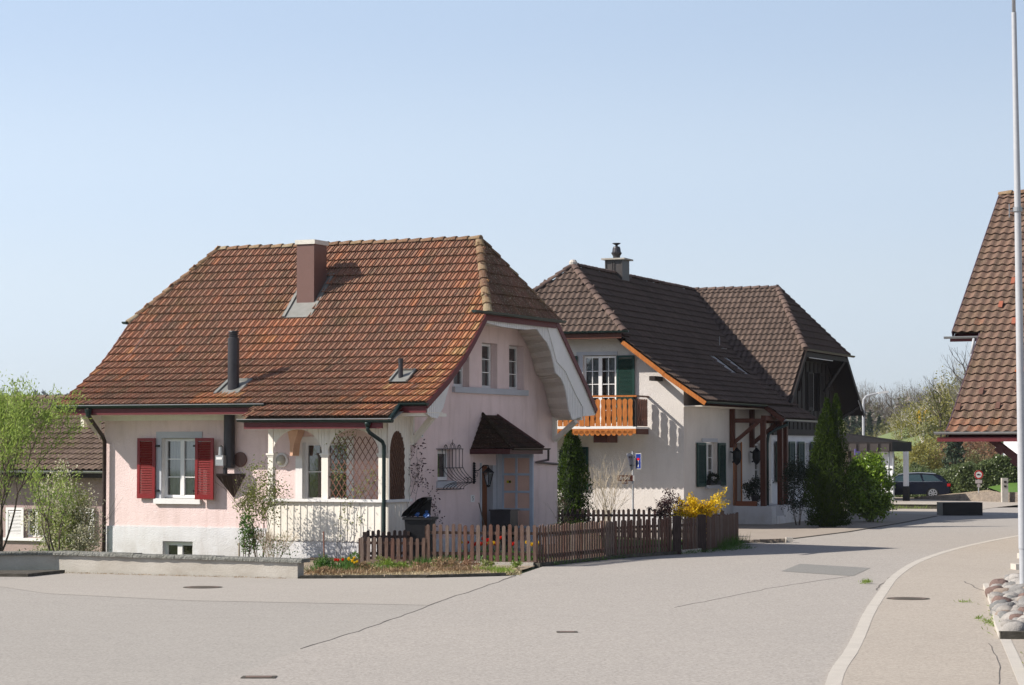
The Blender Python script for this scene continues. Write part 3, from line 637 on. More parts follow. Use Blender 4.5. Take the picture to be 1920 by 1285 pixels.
grill.build('window_grille', 'iron', H1)
b = MB(); b.box(.001, .49, 3.10, .03, .71, 3.31)
for k in range(5): b.box(.03, .52, 3.13 + k * .035, .034, .68, 3.145 + k * .035, 1)
b.build('wall_vent', ['trim', 'dark'], H1)
# roof: deck, tiles, caps
PRF = [(-1.12, 3.93), (-.4, 4.31), (.05, 4.55), (.4, 4.77), (1.05, 5.2), (1.6, 5.66), (2.2, 6.2), (2.4, 6.395), (4.655, 8.57)]
PRB = [(4.655, 8.57), (6.9, 6.395), (7.5, 5.9), (8.27, 5.25), (8.96, 4.68), (9.75, 3.95)]
XL, XR, RL, RR = -10.15, 1.05, -8.68, -.27
def h1lim(y, z):
    t = max(0, min(1, (z - 6.395) / (8.57 - 6.395))); return XL + (RL - XL) * t, XR + (RR - XR) * t
deck = MB(); dn = 0.03
def strip(P, zo):
    for (y0, z0), (y1, z1) in zip(P, P[1:]):
        a0, c0 = h1lim(y0, z0); a1, c1 = h1lim(y1, z1)
        deck.add([(a0, y0, z0 - zo), (c0, y0, z0 - zo), (c1, y1, z1 - zo), (a1, y1, z1 - zo)], [(0, 1, 2, 3)], 0 if zo < .05 else 1)
for zo in (dn, 0.14): strip(PRF, zo); strip(PRB, zo)
for xe, xr in ((XR + .02, RR), (XL - .02, RL)):
    deck.add([(xe, 2.36, 6.36), (xe, 6.93, 6.36), (xr, 4.655, 8.54)], [(0, 1, 2)], 0)
    deck.add([(xe - (.0 if xe > 0 else 0), 2.36, 6.30), (xe, 6.93, 6.30), (0 if xe > 0 else -9.3, 6.93, 6.30), (0 if xe > 0 else -9.3, 2.36, 6.30)], [(0, 1, 2, 3)], 1)
deck.build('roof', ['tile1', 'cream'], H1)
roof = [o for o in H1.children if o.name.startswith('roof')][0]
def tint1(x, y, z):
    t = random.gauss(0.44, 0.08)
    if random.random() < 0.03: t = random.uniform(0.65, 0.78)
    if random.random() < 0.04: t = random.uniform(0.1, 0.25)
    if x > 0.45: t = random.uniform(0.7, 1.0)
    elif x > -0.6: t += 0.12
    if -5.9 < x < -4.6 and y < -0.5: t = random.uniform(.8, .95)
    if -6.3 < x < -4.2 and 1.0 < y < 2.3: t += 0.22
    if -1.0 < x < 0.4 and y < 0.2: t += 0.2
    if x < -9.3: t += 0.12
    return t
holes1 = lambda a, d, z: not ((-5.15 < a < -4.3 and 2.35 < d < 3.7) or (-5.5 < a < -4.75 and -.65 < d < .12) or (-.62 < a < .02 and -.1 < d < .45))
mf = lambda a, d, z: (h1lim(d, z)[0] + .02 < a < h1lim(d, z)[1] - .0) and holes1(a, d, z)
tiled_slope(roof, H1, ((0, 0, 0), X1, Y1), PRF, mf, 'flat', 0.2, 0.352, 'tile1', tint1, XL, XR, 300, jit=.009, lift=.066)
tiled_slope(roof, H1, ((0, 0, 0), X1, Y1), [(-1.78, 3.575), (-1.12, 3.905)], lambda a, d, z: -3.85 < a < .33, 'flat', 0.2, 0.352, 'tile1', tint1, -3.9, .5, 0, jit=.009, lift=.066)
def hipm(sgn, xe, xr):
    def f(a, d, z):
        t = (z - 6.37) / (8.57 - 6.37); lo = 2.36 + (4.655 - 2.36) * t; hi = 6.93 + (4.655 - 6.93) * t; return lo < a < hi
    return f
tiled_slope(roof, H1, ((XR + .1, 0, 0), Y1, (-1, 0, 0)), [(0, 6.33), (1.42, 8.57)], hipm(1, XR, RR), 'flat', 0.2, 0.352, 'tile1', lambda *a: random.uniform(0, .35), 2.3, 7.0, 0)  # hip away from the sun: its shade is put into darker tile tints
tiled_slope(roof, H1, ((XL - .1, 0, 0), Y1, (1, 0, 0)), [(0, 6.33), (1.57, 8.57)], hipm(1, XR, RR), 'flat', 0.2, 0.352, 'tile1', tint1, 2.3, 7.0, 0)
cap_tiles(roof, (RR + .05, 4.655, 8.57), (RL - .05, 4.655, 8.57), 0.125, 0.37, 'ridge')
for xe, xr in ((XR + .05, RR), (XL - .05, RL)):
    cap_tiles(roof, (xe, 2.33, 6.35), (xr, 4.64, 8.56), 0.12, 0.37, 'ridge', name='hip_tile')
    cap_tiles(roof, (xe, 6.96, 6.35), (xr, 4.67, 8.56), 0.12, 0.37, 'ridge', name='hip_tile', tintf=lambda: .2)
# porch roof deck
pd = MB()
pd.add([(-3.92, -1.8, 3.53), (.42, -1.8, 3.53), (.42, -1.12, 3.87), (-3.92, -1.12, 3.87)], [(0, 1, 2, 3)], 0)
pd.add([(-3.92, -1.8, 3.47), (.42, -1.8, 3.47), (.42, -1.12, 3.75), (-3.92, -1.12, 3.75)], [(0, 1, 2, 3)], 1)
pd.build('porch_roof', ['tile1', 'cream'], H1)
# verge boards under the tile edges, gable side
for P in (PRF, PRB):
    for xe in (XR + .01, XL - .01):
        vb = MB()
        for (y0, z0), (y1, z1) in zip(P, P[1:]):
            if min(z0, z1) > 6.39: continue
            vb.beam((xe, y0, z0 - .055), (xe, y1, z1 - .055), 0.03, 0.16)
        vb.build('verge_board', 'burgundy', H1)
b = MB(); b.box(XR - .02, 2.25, 6.18, XR + .02, 6.86, 6.345); b.build('hip_fascia', 'burgundy', H1)
b = MB(); 
for p_, q_ in (((XR + .14, 1.3, 6.40), (XR + .14, 7.12, 6.40)), ((XL - .12, 2.2, 6.40), (XL - .12, 7.1, 6.40)), ((-10.2, -1.2, 3.95), (-3.57, -1.2, 3.95)), ((.33, -1.2, 3.95), (1.13, -1.2, 3.95)), ((-4.0, -1.84, 3.56), (.48, -1.84, 3.52))):
    b = MB(); gutter(b, p_, q_, 0.075); b.build('gutter', 'gutter', H1)
b = MB(); b.tube([(.34, -1.2, 3.9), (.36, -1.5, 3.7), (.38, -1.8, 3.52)], 0.06, 8); b.build('gutter_link', 'gutter', H1)
for x0, x1, y, z in ((-10.2, -3.57, -1.277, 3.955), (-4.0, .48, -1.922, 3.545)):
    b = MB(); b.tube([(x0, y, z), (x1, y, z)], 0.012, 6); b.build('gutter_rim', 'zinc', H1)
b = MB(); b.box(-10.1, -1.14, 3.70, -3.6, -1.08, 3.87); b.box(.2, -1.14, 3.70, 1.05, -1.08, 3.87); b.box(-3.85, -1.78, 3.31, .14, -1.70, 3.50); b.build('eaves_fascia', 'burgundy', H1)
b = MB(); b.box(-10.05, -1.08, 3.70, -3.5, -.1, 3.725); b.box(.0, -1.08, 3.70, 1.0, -.1, 3.725); b.box(-9.4, -.1, 3.56, -3.5, -.002, 3.73); b.box(-10.0, -.2, 3.4, -9.9, -.05, 3.7)
for x in (-9.5,): b.add([(x, -.02, 3.7), (x, -.9, 3.7), (x, -.02, 3.05)], [(0, 1, 2)]); b.prism([(x - .05, -.02, 3.70), (x - .05, -.75, 3.70), (x - .05, -.02, 3.3)], (.1, 0, 0))
b.build('soffit', 'cream', H1)
# gable: soffit boards on the far side, valance battens, barge boards
WC = [(6.6, 6.12), (6.9, 5.95), (7.28, 5.67), (7.54, 5.36), (7.77, 4.96), (8.03, 4.86), (8.33, 4.66), (8.5, 4.4), (8.65, 4.06), (9.0, 3.69)]
BC = [(5.71, 6.1), (5.98, 5.95), (6.39, 5.76), (6.67, 5.5), (6.84, 5.21), (6.97, 4.94), (7.36, 4.79), (7.6, 4.58), (7.73, 4.37), (7.92, 3.89), (8.15, 3.63)]
def resample(P, n):
    P = [Vector((a, b, 0)) for a, b in P]; L = [0]
    for a, b in zip(P, P[1:]): L.append(L[-1] + (b - a).length)
    out = []
    for i in range(n + 1):
        s = L[-1] * i / n; k = 1
        while k < len(L) - 1 and L[k] < s: k += 1
        t = (s - L[k - 1]) / (L[k] - L[k - 1]); q = P[k - 1].lerp(P[k], t); out.append((q.x, q.y))
    return out
NB = 20; wc = resample(WC, NB); bc = resample(BC, NB)
for i in range(NB):
    mb = MB(); e = 0.06
    f0 = lambda a, b, t: (a[0] + (b[0] - a[0]) * t, a[1] + (b[1] - a[1]) * t)
    w0, w1_ = wc[i], f0(wc[i], wc[i + 1], 1 - e); b0, b1_ = bc[i], f0(bc[i], bc[i + 1], 1 - e)
    o1, o2 = 0.012, 0.0
    mb.add([(0.002, w0[0], w0[1] - .022), (.95, b0[0], b0[1] - .022), (.95, b1_[0], b1_[1] + .014), (.002, w1_[0], w1_[1] + .014),
            (0.002, w0[0], w0[1] + .03), (.95, b0[0], b0[1] + .03), (.95, b1_[0], b1_[1] + .05), (.002, w1_[0], w1_[1] + .05)],
           [(0, 1, 2, 3), (4, 5, 6, 7), (0, 1, 5, 4), (3, 2, 6, 7)])
    mb.build('soffit_board', ('cream', 'cream2')[i % 2], H1)
mb = MB(); mb.add([(.0, 2.3, 6.16), (.95, 2.3, 6.16), (.95, 6.6, 6.16), (0, 6.6, 6.16)], [(0, 1, 2, 3)]); 
for (ya, za), (yb, zb) in zip(PRF[:6], PRF[1:7]): mb.add([(0, ya, za - .2), (.95, ya, za - .2), (.95, yb, zb - .2), (0, yb, zb - .2)], [(0, 1, 2, 3)])
mb.build('gable_soffit', 'cream', H1)
def roofz(y):
    P = PRF + PRB[1:]
    for (a, b), (c, d) in zip(P, P[1:]):
        if a <= y <= c: return b + (d - b) * (y - a) / (c - a)
    return 3.95
def curve_at(P, y):
    for (a, b), (c, d) in zip(P, P[1:]):
        if min(a, c) <= y <= max(a, c) and abs(c - a) > 1e-6: return b + (d - b) * (y - a) / (c - a)
    return None
LE = [(-1.06, 3.71), (-.7, 3.59), (-.36, 3.57), (-.29, 3.66), (-.06, 3.83), (.09, 4.09), (.28, 4.39), (.46, 4.64), (.9, 4.95), (1.5, 5.4), (2.25, 6.05), (2.32, 6.14), (3.31, 6.07), (4.32, 6.05), (5.0, 6.06), (5.7, 6.11), (5.98, 5.95), (6.39, 5.76), (6.67, 5.5), (6.84, 5.21), (6.97, 4.94), (7.36, 4.79), (7.6, 4.58), (7.73, 4.37), (7.92, 3.89), (8.15, 3.63), (8.85, 3.73), (9.7, 3.80)]
val = MB(); y = -1.05; st = .115
while y < 9.6:
    ya, yb = y + .013, y + st - .013
    top = min(6.24, min(roofz(ya), roofz(yb)) - .06); za, zb = curve_at(LE, ya), curve_at(LE, yb)
    if za is not None and zb is not None and top > max(za, zb) + .01:
        val.add([(.955, ya, za), (.95, yb, zb), (.95, yb, top), (.95, ya, top), (.99, ya, za), (.99, yb, zb), (.99, yb, top), (.99, ya, top)],
                [(0, 1, 2, 3), (4, 5, 6, 7), (0, 1, 5, 4), (0, 4, 7, 3), (1, 5, 6, 2)])
    y += st
val.add([(.952, a, max(0, curve_at(LE, a)) + .02) for a, _ in LE[1:-1]] + [(.952, a, min(6.24, roofz(a) - .06)) for a, _ in LE[1:-1]], [(i, i + 1, i + 1 + len(LE) - 2, i + len(LE) - 2) for i in range(len(LE) - 3)])
vo = val.build('valance', 'trim', H1, kind='stuff')
bb = MB(); inner = [(6.35, 6.22), (7.0, 5.25), (7.6, 5.0), (8.35, 4.35), (8.85, 4.0), (8.87, 3.74), (9.72, 3.78)]
outer = [(9.74, 3.86), (8.96, 4.6), (8.27, 5.17), (7.5, 5.82), (7.05, 6.22)]
bb.prism([(.993, a, b) for a, b in inner + outer], (.025, 0, 0)); bb.build('barge_board', 'trim', H1)
b = MB(); b.beam((.05, 9.0, 3.05), (.9, 8.6, 3.6), .12, .12); b.beam((.05, 9.0, 3.05), (.05, 9.0, 3.7), .12, .12); b.beam((0, 9.0, 3.68), (.95, 8.9, 3.68), .12, .1); b.build('gable_bracket', 'cream', H1)
b = MB(); b.beam((.0, .1, 2.95), (.7, -.1, 3.6), .12, .14); b.beam((.03, .05, 2.9), (.03, .05, 3.7), .1, .12); b.box(0, -1.05, 3.62, .93, .25, 3.70); b.build('gable_bracket', 'cream', H1)
b = MB(); b.prism([(-3.42, -.01, 3.3), (-3.08, -.01, 3.3), (-3.1, -.01, 3.2), (-3.2, -.01, 2.95), (-3.24, -.01, 2.62), (-3.32, -.01, 2.62), (-3.32, -.01, 2.95), (-3.38, -.01, 3.2)], (0, -.35, 0)); b.build('porch_bracket', 'peach', H1)
# chimney, flues, vent
ch = MB(); ch.box(-4.98, 2.8, 6.4, -4.43, 3.5, 8.44); cho = ch.build('chimney', 'brownclad', H1)
b = MB(); b.box(-5.02, 2.76, 8.44, -4.39, 3.54, 8.56); b.box(-4.78, 3.1, 8.56, -4.68, 3.2, 8.59); b.build('chimney_cap', pm('pale_chimney_cap', (.62, .60, .54), (.45, .44, .4), scale=9, fine=30, bump=.3), cho)
def onroof(y, k=0.05): return roofz(y) + k
def flash(x0, x1, y0, y1, parent, fr=.09):
    mb = MB(); k = .045
    mb.add([(x0, y0, onroof(y0, k)), (x1, y0, onroof(y0, k)), (x1, y1, onroof(y1, k)), (x0, y1, onroof(y1, k))], [(0, 1, 2, 3)])
    for xa in (x0, x1): mb.beam((xa, y0, onroof(y0, k + .02)), (xa, y1, onroof(y1, k + .02)), fr, .05)
    mb.beam((x0, y1, onroof(y1, k + .02)), (x1, y1, onroof(y1, k + .02)), .06, .05)
    mb.build('flashing', 'lead', parent)
flash(-5.14, -4.3, 2.36, 3.65, cho)
b = MB(); b.lathe([(.155, 4.0), (.155, 5.72), (.12, 5.74), (.12, 5.78), (.15, 5.785), (.15, 5.8), (.11, 5.805), (.11, 5.83), (.15, 5.835), (.15, 5.85), (.1, 5.86), (.1, 5.88), (.15, 5.885), (.14, 5.91), (.01, 5.92)], (-5.1, -.27, 0), 18); fl = b.build('flue', 'flue', H1, smooth=False)
flash(-5.45, -4.78, -.62, .1, fl)
b = MB(); b.lathe([(.062, 4.6), (.062, 4.98), (.055, 5.0), (.066, 5.0), (.066, 5.12), (.01, 5.13)], (-.33, .13, 0), 14); vp = b.build('vent_pipe', 'flue', H1)
flash(-.55, -.05, -.08, .42, vp, .05)
b = MB(); b.lathe([(.15, 2.3), (.15, 3.72)], (-5.26, -.2, 0), 16); b.lathe([(.06, 2.1), (.06, 2.3)], (-5.37, -.22, 0), 10)
sp = b.build('stove_pipe', 'flue', H1, smooth=False)
b = MB(); b.lathe([(.2, -.02), (.2, -.05), (.19, -.07), (.01, -.07)], (-5.02, 0, 2.52), 24, axis='y'); b.build('wall_plate', 'brownclad', sp)
b = MB(); b.prism([(-5.53, -.02, 2.15), (-5.53, -.42, 2.15), (-5.24, -.3, 2.15), (-4.87, -.02, 2.15)], (0, 0, -.06)); b.add([(-5.53, -.02, 2.1), (-5.53, -.42, 2.1), (-5.1, -.3, 2.1), (-4.87, -.02, 2.1), (-5.22, -.02, 1.5)], [(0, 1, 4), (1, 2, 4), (2, 3, 4), (3, 0, 4)]); b.build('pipe_console', 'pipe', sp)
b = MB(); b.box(-5.5, -.5, 2.36, -5.26, -.34, 2.63); b.box(-5.47, -.51, 2.52, -5.29, -.5, 2.58, 1); b.lathe([(.07, 2.64), (.06, 2.85), (.01, 2.9)], (-5.38, -.42, 0), 12, 0); b.build('gas_meter', ['zinc', 'trim'], sp)
b = MB(); b.tube([(-9.05, -1.2, 3.88), (-9.05, -1.2, 3.72), (-9.08, -1.05, 3.6), (-9.25, -.25, 3.15), (-9.27, -.12, 3.0), (-9.27, -.12, 2.0), (-9.27, -.12, .6), (-9.27, -.12, -1.3)], .055, 10); b.build('downpipe', 'pipe', H1, smooth=True)
b = MB(); b.lathe([(.1, 3.86), (.09, 3.8), (.055, 3.66)], (-9.05, -1.2, 0), 12); b.build('rain_hopper', 'gutter', H1)
b = MB(); b.lathe([(.08, 3.46), (.075, 3.42), (.05, 3.34)], (-.22, -1.84, 0), 12); b.tube([(-.22, -1.84, 3.42), (-.22, -1.84, 3.28), (-.19, -1.78, 3.2), (-.05, -1.38, 2.98), (-.03, -1.33, 2.88), (-.03, -1.33, 2.0), (-.03, -1.33, .9), (-.03, -1.33, -.2)], .05, 10); b.build('downpipe', 'gutter', H1, smooth=True)
# ------------------------------------------------ porch
pf = -1.2
b = MB(); b.box(-3.44, -1.17, -.3, 0.0, -1.14, .62); b.box(-.03, -1.14, -.3, 0.0, -.0, 1.0); b.box(-3.44, -1.14, -.3, -3.41, -.03, .62); b.box(-3.41, -1.14, .40, -.03, -.03, .46); b.build('porch_base', 'plinth', H1)
NBd = 18
for i in range(NBd):      # battens below the rail
    x0 = -3.5 + 3.5 * i / NBd + .008; x1 = -3.5 + 3.5 * (i + 1) / NBd - .008; zb = .50 + random.uniform(-.006, .006)
    mb = MB(); cxx = (x0 + x1) / 2; rr = (x1 - x0) / 2
    poly = [(x1, pf, 1.46), (x0, pf, 1.46)] + [(cxx - rr * math.cos(math.pi * k / 6), pf, zb - .045 * math.sin(math.pi * k / 6)) for k in range(7)]
    mb.prism(poly, (0, .02, 0)); mb.build('porch_board', 'cream', H1)
    if i < NBd - 1: mb = MB(); mb.box(x1 - .012, pf - .014, .49, x1 + .028, pf, 1.46); mb.build('cover_strip', 'cream', H1)
for i in range(6):
    y0 = -1.2 + 1.2 * i / 6 + .006; y1 = -1.2 + 1.2 * (i + 1) / 6 - .006
    mb = MB(); mb.box(.0, y0, .5, .02, y1, 1.46); mb.build('porch_board', 'cream', H1)
b = MB(); b.box(-3.56, pf - .09, 1.46, .09, pf + .06, 1.53); b.box(-.06, pf + .06, 1.46, .09, 0.0, 1.53); b.build('porch_rail', 'trim', H1)
for x0, x1 in ((-3.48, -3.33), (-1.9, -1.71), (-.26, -.02)):
    mb = MB(); mb.box(x0, pf, 1.53, x1, pf + .14, 2.64); mb.box(x0 - .04, pf - .035, 2.64, x1 + .04, pf + .17, 2.69); mb.box(x0 - .02, pf - .015, 2.6, x1 + .02, pf + .155, 2.64); mb.build('porch_post', 'cream', H1)
ah = lambda x, a, b, zs, zt: zs + (zt - zs) * math.sqrt(max(0, 1 - ((x - (a + b) / 2) / ((b - a) / 2)) ** 2))
def arch_bottom(x):
    for a, b_ in ((-3.33, -1.9), (-1.71, -.26)):
        if a < x < b_: return ah(x, a, b_, 2.69, 3.30)
    return 2.69
def board_between(fn, a, b_, top, put_at, th, n=5):
    xs_ = [a + (b_ - a) * k / n for k in range(n + 1)]
    return [(x, fn(x)) for x in xs_] + [(b_, top), (a, top)]
edges = [-3.48 + .165 * i for i in range(22)]
edges = sorted(set([round(e, 3) for e in edges if e < -.05] + [-3.33, -1.9, -1.71, -.26, -.02]))
for a, b_ in zip(edges, edges[1:]):
    if b_ - a < .03: continue
    P = board_between(arch_bottom, a + .004, b_ - .004, 3.52, None, .03)
    mb = MB(); mb.prism([(x, pf + .01, z) for x, z in P], (0, .03, 0)); mb.build('arch_board', 'cream', H1)
sa = lambda y: ah(y, -1.12, -.33, 2.69, 3.26) if -1.12 < y < -.33 else 1.53 if y >= -.33 else 1.53
ye = [-1.2, -1.12, -.97, -.82, -.66, -.5, -.33, -.22, -.11, 0.0]
def topz(y): return 3.70 if y > -1.05 else 3.62
for a, b_ in zip(ye, ye[1:]):
    P = board_between(sa, a + .004, b_ - .004, topz((a + b_) / 2), None, .03)
    mb = MB(); mb.prism([(0, y, z) for y, z in P], (.025, 0, 0)); mb.build('arch_board', 'cream', H1)
b = MB(); b.box(-3.46, -1.17, 3.3, -.02, -.02, 3.42); b.build('porch_ceiling', 'cream', H1)
tr = MB(); 
def clipseg(p, q, inside, n=40):
    pts = [tuple(p[k] + (q[k] - p[k]) * i / n for k in range(2)) for i in range(n + 1)]; ins = [t for t in pts if inside(t)]
    return (ins[0], ins[-1]) if len(ins) > 1 else None
ins = lambda t: -1.70 < t[0] < -.27 and 1.53 < t[1] < min(3.12, arch_bottom(t[0]))
for k in range(-12, 14):
    for s_ in (1, -1):
        c = -1.0 + k * .17; g_ = clipseg((c - s_ * .62, 1.4), (c + s_ * .62, 3.3), ins)
        if g_: (a, z0), (b_, z1) = g_; tr.beam((a, pf + .06 + .012 * s_, z0), (b_, pf + .06 + .012 * s_, z1), .018, .012, up=(0, 1, 0))
tr.build('trellis', 'trellis', H1)
rd = MB()
for i in range(15):
    y = -1.1 + .054 * i; zt = sa(y) - .01 if -1.11 < y < -.34 else 2.7
    n = 26; rd.tube([(.012 + .012 * math.sin(k * 1.5 + i * 3.14), y + .012 * math.cos(k * 1.5 + i * 3.14), 1.54 + (zt - 1.54) * k / n) for k in range(n + 1)], .02, 5)
rd.add([(-.03, -1.12, 1.53), (-.03, -.33, 1.53), (-.03, -.33, 3.1), (-.03, -.5, 3.22), (-.03, -.95, 3.22), (-.03, -1.12, 3.1)], [(0, 1, 2, 3, 4, 5)])
rd.build('reed_screen', 'reed', H1)
# ------------------------------------------------ entrance canopy, screen, door
cn = MB()
A_, B_, C_, D_, E_ = (0, 3.57, 2.80), (0, 4.3, 3.72), (0, 5.15, 3.72), (1.15, 5.72, 2.83), (1.15, 3.62, 2.83)
cn.add([A_, B_, E_], [(0, 1, 2)]); cn.add([B_, C_, D_, E_], [(0, 1, 2, 3)]); cn.add([(0, 3.57, 2.72), E_, D_, (0, 5.72, 2.72), (0, 5.15, 3.7)], [(0, 1, 2, 3), (2, 3, 4)])
M['canopy'] = tile_mat('dark_mossy_tile', [(0, (.028, .017, .014)), (1, (.055, .027, .021))], lich=.15, moss=(.03, .028, .018))
co = cn.build('canopy', 'canopy', H1)
M['burg2'] = pm('dark_red_brown_board', (0.07, 0.018, 0.018), rough=0.5, bump=.1)
tl = MB()
def quadrows(P0, P1, Q1, Q0, rows, cols, lift=.035):
    """rows of small tiles between bottom edge P0-P1 and top edge Q0-Q1"""
    P0, P1, Q0, Q1 = map(Vector, (P0, P1, Q0, Q1)); nrm = (P1 - P0).cross(Q0 - P0).normalized()
    for r in range(rows):
        a0 = P0.lerp(Q0, r / rows); a1 = P1.lerp(Q1, r / rows); b0 = P0.lerp(Q0, (r + 1) / rows); b1 = P1.lerp(Q1, (r + 1) / rows)
        wdt = (a1 - a0).length; n = max(1, int(wdt / .18 + .5))
        for c in range(n):
            u0, u1 = c / n + .03 / n, (c + 1) / n - .03 / n; k = lift + random.uniform(-.006, .006)
            q = [a0.lerp(a1, u0) + nrm * k, a0.lerp(a1, u1) + nrm * k, b0.lerp(b1, u1) + nrm * .006, b0.lerp(b1, u0) + nrm * .006, a0.lerp(a1, u0), a0.lerp(a1, u1)]
            tl.add(q, [(0, 1, 2, 3), (4, 5, 1, 0)], 0, random.random())
quadrows(E_, D_, C_, B_, 7, 9); quadrows(A_, E_, Vector(B_) + Vector((.02, 0, 0)), B_, 7, 6)
tl.build('canopy_tiles', 'canopy', co, tint=True, kind='stuff')
b = MB(); b.tube([(0, 4.28, 3.76), (1.17, 3.6, 2.87)], .05, 6); b.build('canopy_hip', 'canopy', co)
b = MB(); b.beam((0, 5.17, 3.72), (1.17, 5.74, 2.82), .06, .12); b.beam((-.0, 3.52, 2.73), (1.12, 3.58, 2.73), .05, .14); b.beam((1.14, 3.56, 2.73), (1.14, 5.7, 2.73), .05, .14); b.build('canopy_fascia', 'burg2', co)
b = MB(); gutter(b, (1.22, 3.62, 2.82), (1.22, 6.0, 2.82), .05); b.tube([(1.22, 5.95, 2.78), (1.22, 5.95, 2.6), (1.15, 6.1, 2.5), (.1, 7.6, 2.42), (.06, 9.2, 2.36)], .032, 8); b.build('canopy_gutter', 'pipe', co)
sc = MB()
ys_ = 5.42
for xa, xb in ((.06, .12), (.47, .53), (.90, 1.0)): sc.box(xa, ys_ - .03, .1, xb, ys_ + .03, 2.66)
zz = [.1, .66, 1.14, 1.62, 2.10, 2.58]
for z in zz[1:]: sc.box(.12, ys_ - .028, z - .03, .90, ys_ + .028, z + .03)
sc.box(.06, ys_ - .028, 2.58, 1.0, ys_ + .028, 2.68)
so = sc.build('porch_screen', 'blueframe', H1)
for i in range(5):
    for xa, xb in ((.12, .47), (.53, .90)):
        mb = MB(); mb.box(xa, ys_ - .008, zz[i] + (.03 if i else 0), xb, ys_ + .008, zz[i + 1] - .03); mb.build('pane', 'pinkpane', so)
b = MB(); b.box(.2, ys_ - .014, 1.86, .34, ys_ - .008, 1.93); st_ = b.build('sticker', pm('yellow_sticker', (.5, .42, .02), bump=0), so)
b = MB(); b.box(.27, ys_ - .018, 1.865, .33, ys_ - .0145, 1.925); b.build('sticker_print', 'black', so)
b = MB(); b.box(-.24, 4.22, .47, -.18, 5.13, 2.33); do = b.build('entrance_door', 'doorwood', H1)
b = MB(); b.box(-.175, 4.24, .5, -.165, 4.62, 2.2); b.build('door_shade_panel', 'darkwood', do)  # shaded left part of the door, put in as a darker wood
b = MB(); b.box(-.23, 4.95, .47, .0, 5.15, 2.35); b.box(.001, 4.12, .47, .03, 4.2, 2.42); b.box(.001, 5.15, .47, .05, 5.4, 2.68); b.build('door_frame', 'greystone', H1)
b = MB(); b.box(.03, 3.5, -.05, 1.1, 5.5, .3); b.box(1.1, 3.7, -.05, 1.4, 5.3, .15); b.build('doorstep', 'concrete', H1)
b = MB(); b.box(.001, 3.55, 1.37, .02, 3.76, 1.56); nb = b.build('house_number', 'trim', H1)
def text(body, size, mat, parent, M4, name='lettering', align='CENTER'):
    cu = bpy.data.curves.new(name, 'FONT'); cu.body = body; cu.size = size; cu.align_x = align; cu.align_y = 'CENTER'; cu.extrude = .002; cu.materials.append(M[mat])
    tmp = bpy.data.objects.new(name, cu); COL.objects.link(tmp); bpy.context.view_layer.update()
    me = bpy.data.meshes.new_from_object(tmp.evaluated_get(bpy.context.evaluated_depsgraph_get())); bpy.data.objects.remove(tmp)
    if not me.materials: me.materials.append(M[mat])
    o = bpy.data.objects.new(name, me); COL.objects.link(o)
    if parent is not None: o.parent = parent
    o.matrix_local = M4; return o
text('5', .17, 'iron', nb, basis((0, 1, 0), (0, 0, 1), (1, 0, 0), (.022, 3.655, 1.465)), 'numeral')
# iron lantern on the entrance wall
LT = MB(); LT.tube([(.03, 3.7, 2.45), (.03, 3.7, 1.86)], [.02, .03], 6)
for k in range(9): LT.lathe([(.035, 0), (.05, .02), (.02, .05)], (.04, 3.7, 1.9 + k * .06), 6)
LT.tube([(.04, 3.7, 2.2), (.15, 3.72, 2.22), (.3, 3.75, 2.36), (.42, 3.78, 2.36), (.42, 3.78, 2.30)], .012, 6)
LT.tube([(.04, 3.7, 2.1), (.12, 3.72, 2.06), (.14, 3.72, 2.15), (.08, 3.71, 2.18)], .008, 5)
lto = LT.build('wall_lantern', 'iron', H1)
b = MB(); b.lathe([(.02, 2.30), (.05, 2.27), (.17, 2.18), (.175, 2.16)], (.42, 3.78, 0), 6); b.lathe([(.06, 1.84), (.065, 1.80), (.03, 1.77)], (.42, 3.78, 0), 6)
for k in range(6):
    th = math.pi * k / 3; b.tube([(.42 + .15 * math.cos(th), 3.78 + .15 * math.sin(th), 2.16), (.42 + .06 * math.cos(th), 3.78 + .06 * math.sin(th), 1.84)], .009, 4)
b.build('lantern_cage', 'iron', lto)
b = MB(); b.lathe([(.055, 1.85), (.135, 2.15)], (.42, 3.78, 0), 6); b.build('lantern_glass', 'glass', lto)
# ================================================================ white house with balcony
H2 = thing('white_house', 'white house with dark tiled roof, green shutters and an orange wooden balcony', 'house', (5.995, 82.0, 0), R(-22))
wl = MB()
fwin = rect(-3.74, -2.5, 3.62, 6.12); lw = rect(-5.4, -4.15, 1.35, 2.85)
fout = [(-9.6, 0), (0, 0), (0, 4.95), (-1.9, 6.5), (-2.2, 6.75), (-7.4, 6.75), (-9.6, 4.95)]
wallpanel(wl, (0, 0, 0), (1, 0, 0), (0, 0, 1), (0, -1, 0), fout, [fwin, lw], .22)
sw = rect(2.42, 3.88, 1.5, 3.03); sd_ = rect(6.05, 7.0, .66, 3.02); sw2 = rect(8.9, 9.85, 1.45, 3.02)
wallpanel(wl, (0, 0, 0), (0, 1, 0), (0, 0, 1), (1, 0, 0), rect(0, 11.2, 0, 5.0), [sw, sd_, sw2], .22)
wl.add([(-9.6, 0, 0), (-9.6, 16, 0), (-9.6, 16, 4.95), (-9.6, 0, 4.95)], [(0, 1, 2, 3)])
wl.build('wall', 'white_pl', H2)
b = MB(); b.box(.002, .0, 0, .03, 5.9, .72); b.box(-9.6, -.03, 0, .03, -.002, .55); b.build('plinth', 'plinth', H2)
fr = ((0, 0, 0), (1, 0, 0), (0, 0, 1), (0, -1, 0)); sr = ((0, 0, 0), (0, 1, 0), (0, 0, 1), (1, 0, 0))
window(H2, *fr, -3.74, -2.5, 3.62, 6.1, .12, sash=2, rows=5, cols=2, fw=.08, curtain='split', label='balcony door with many small panes and drawn back curtains')
window(H2, *fr, -5.4, -4.15, 1.35, 2.85, .18, sash=2, rows=3, fw=.07)
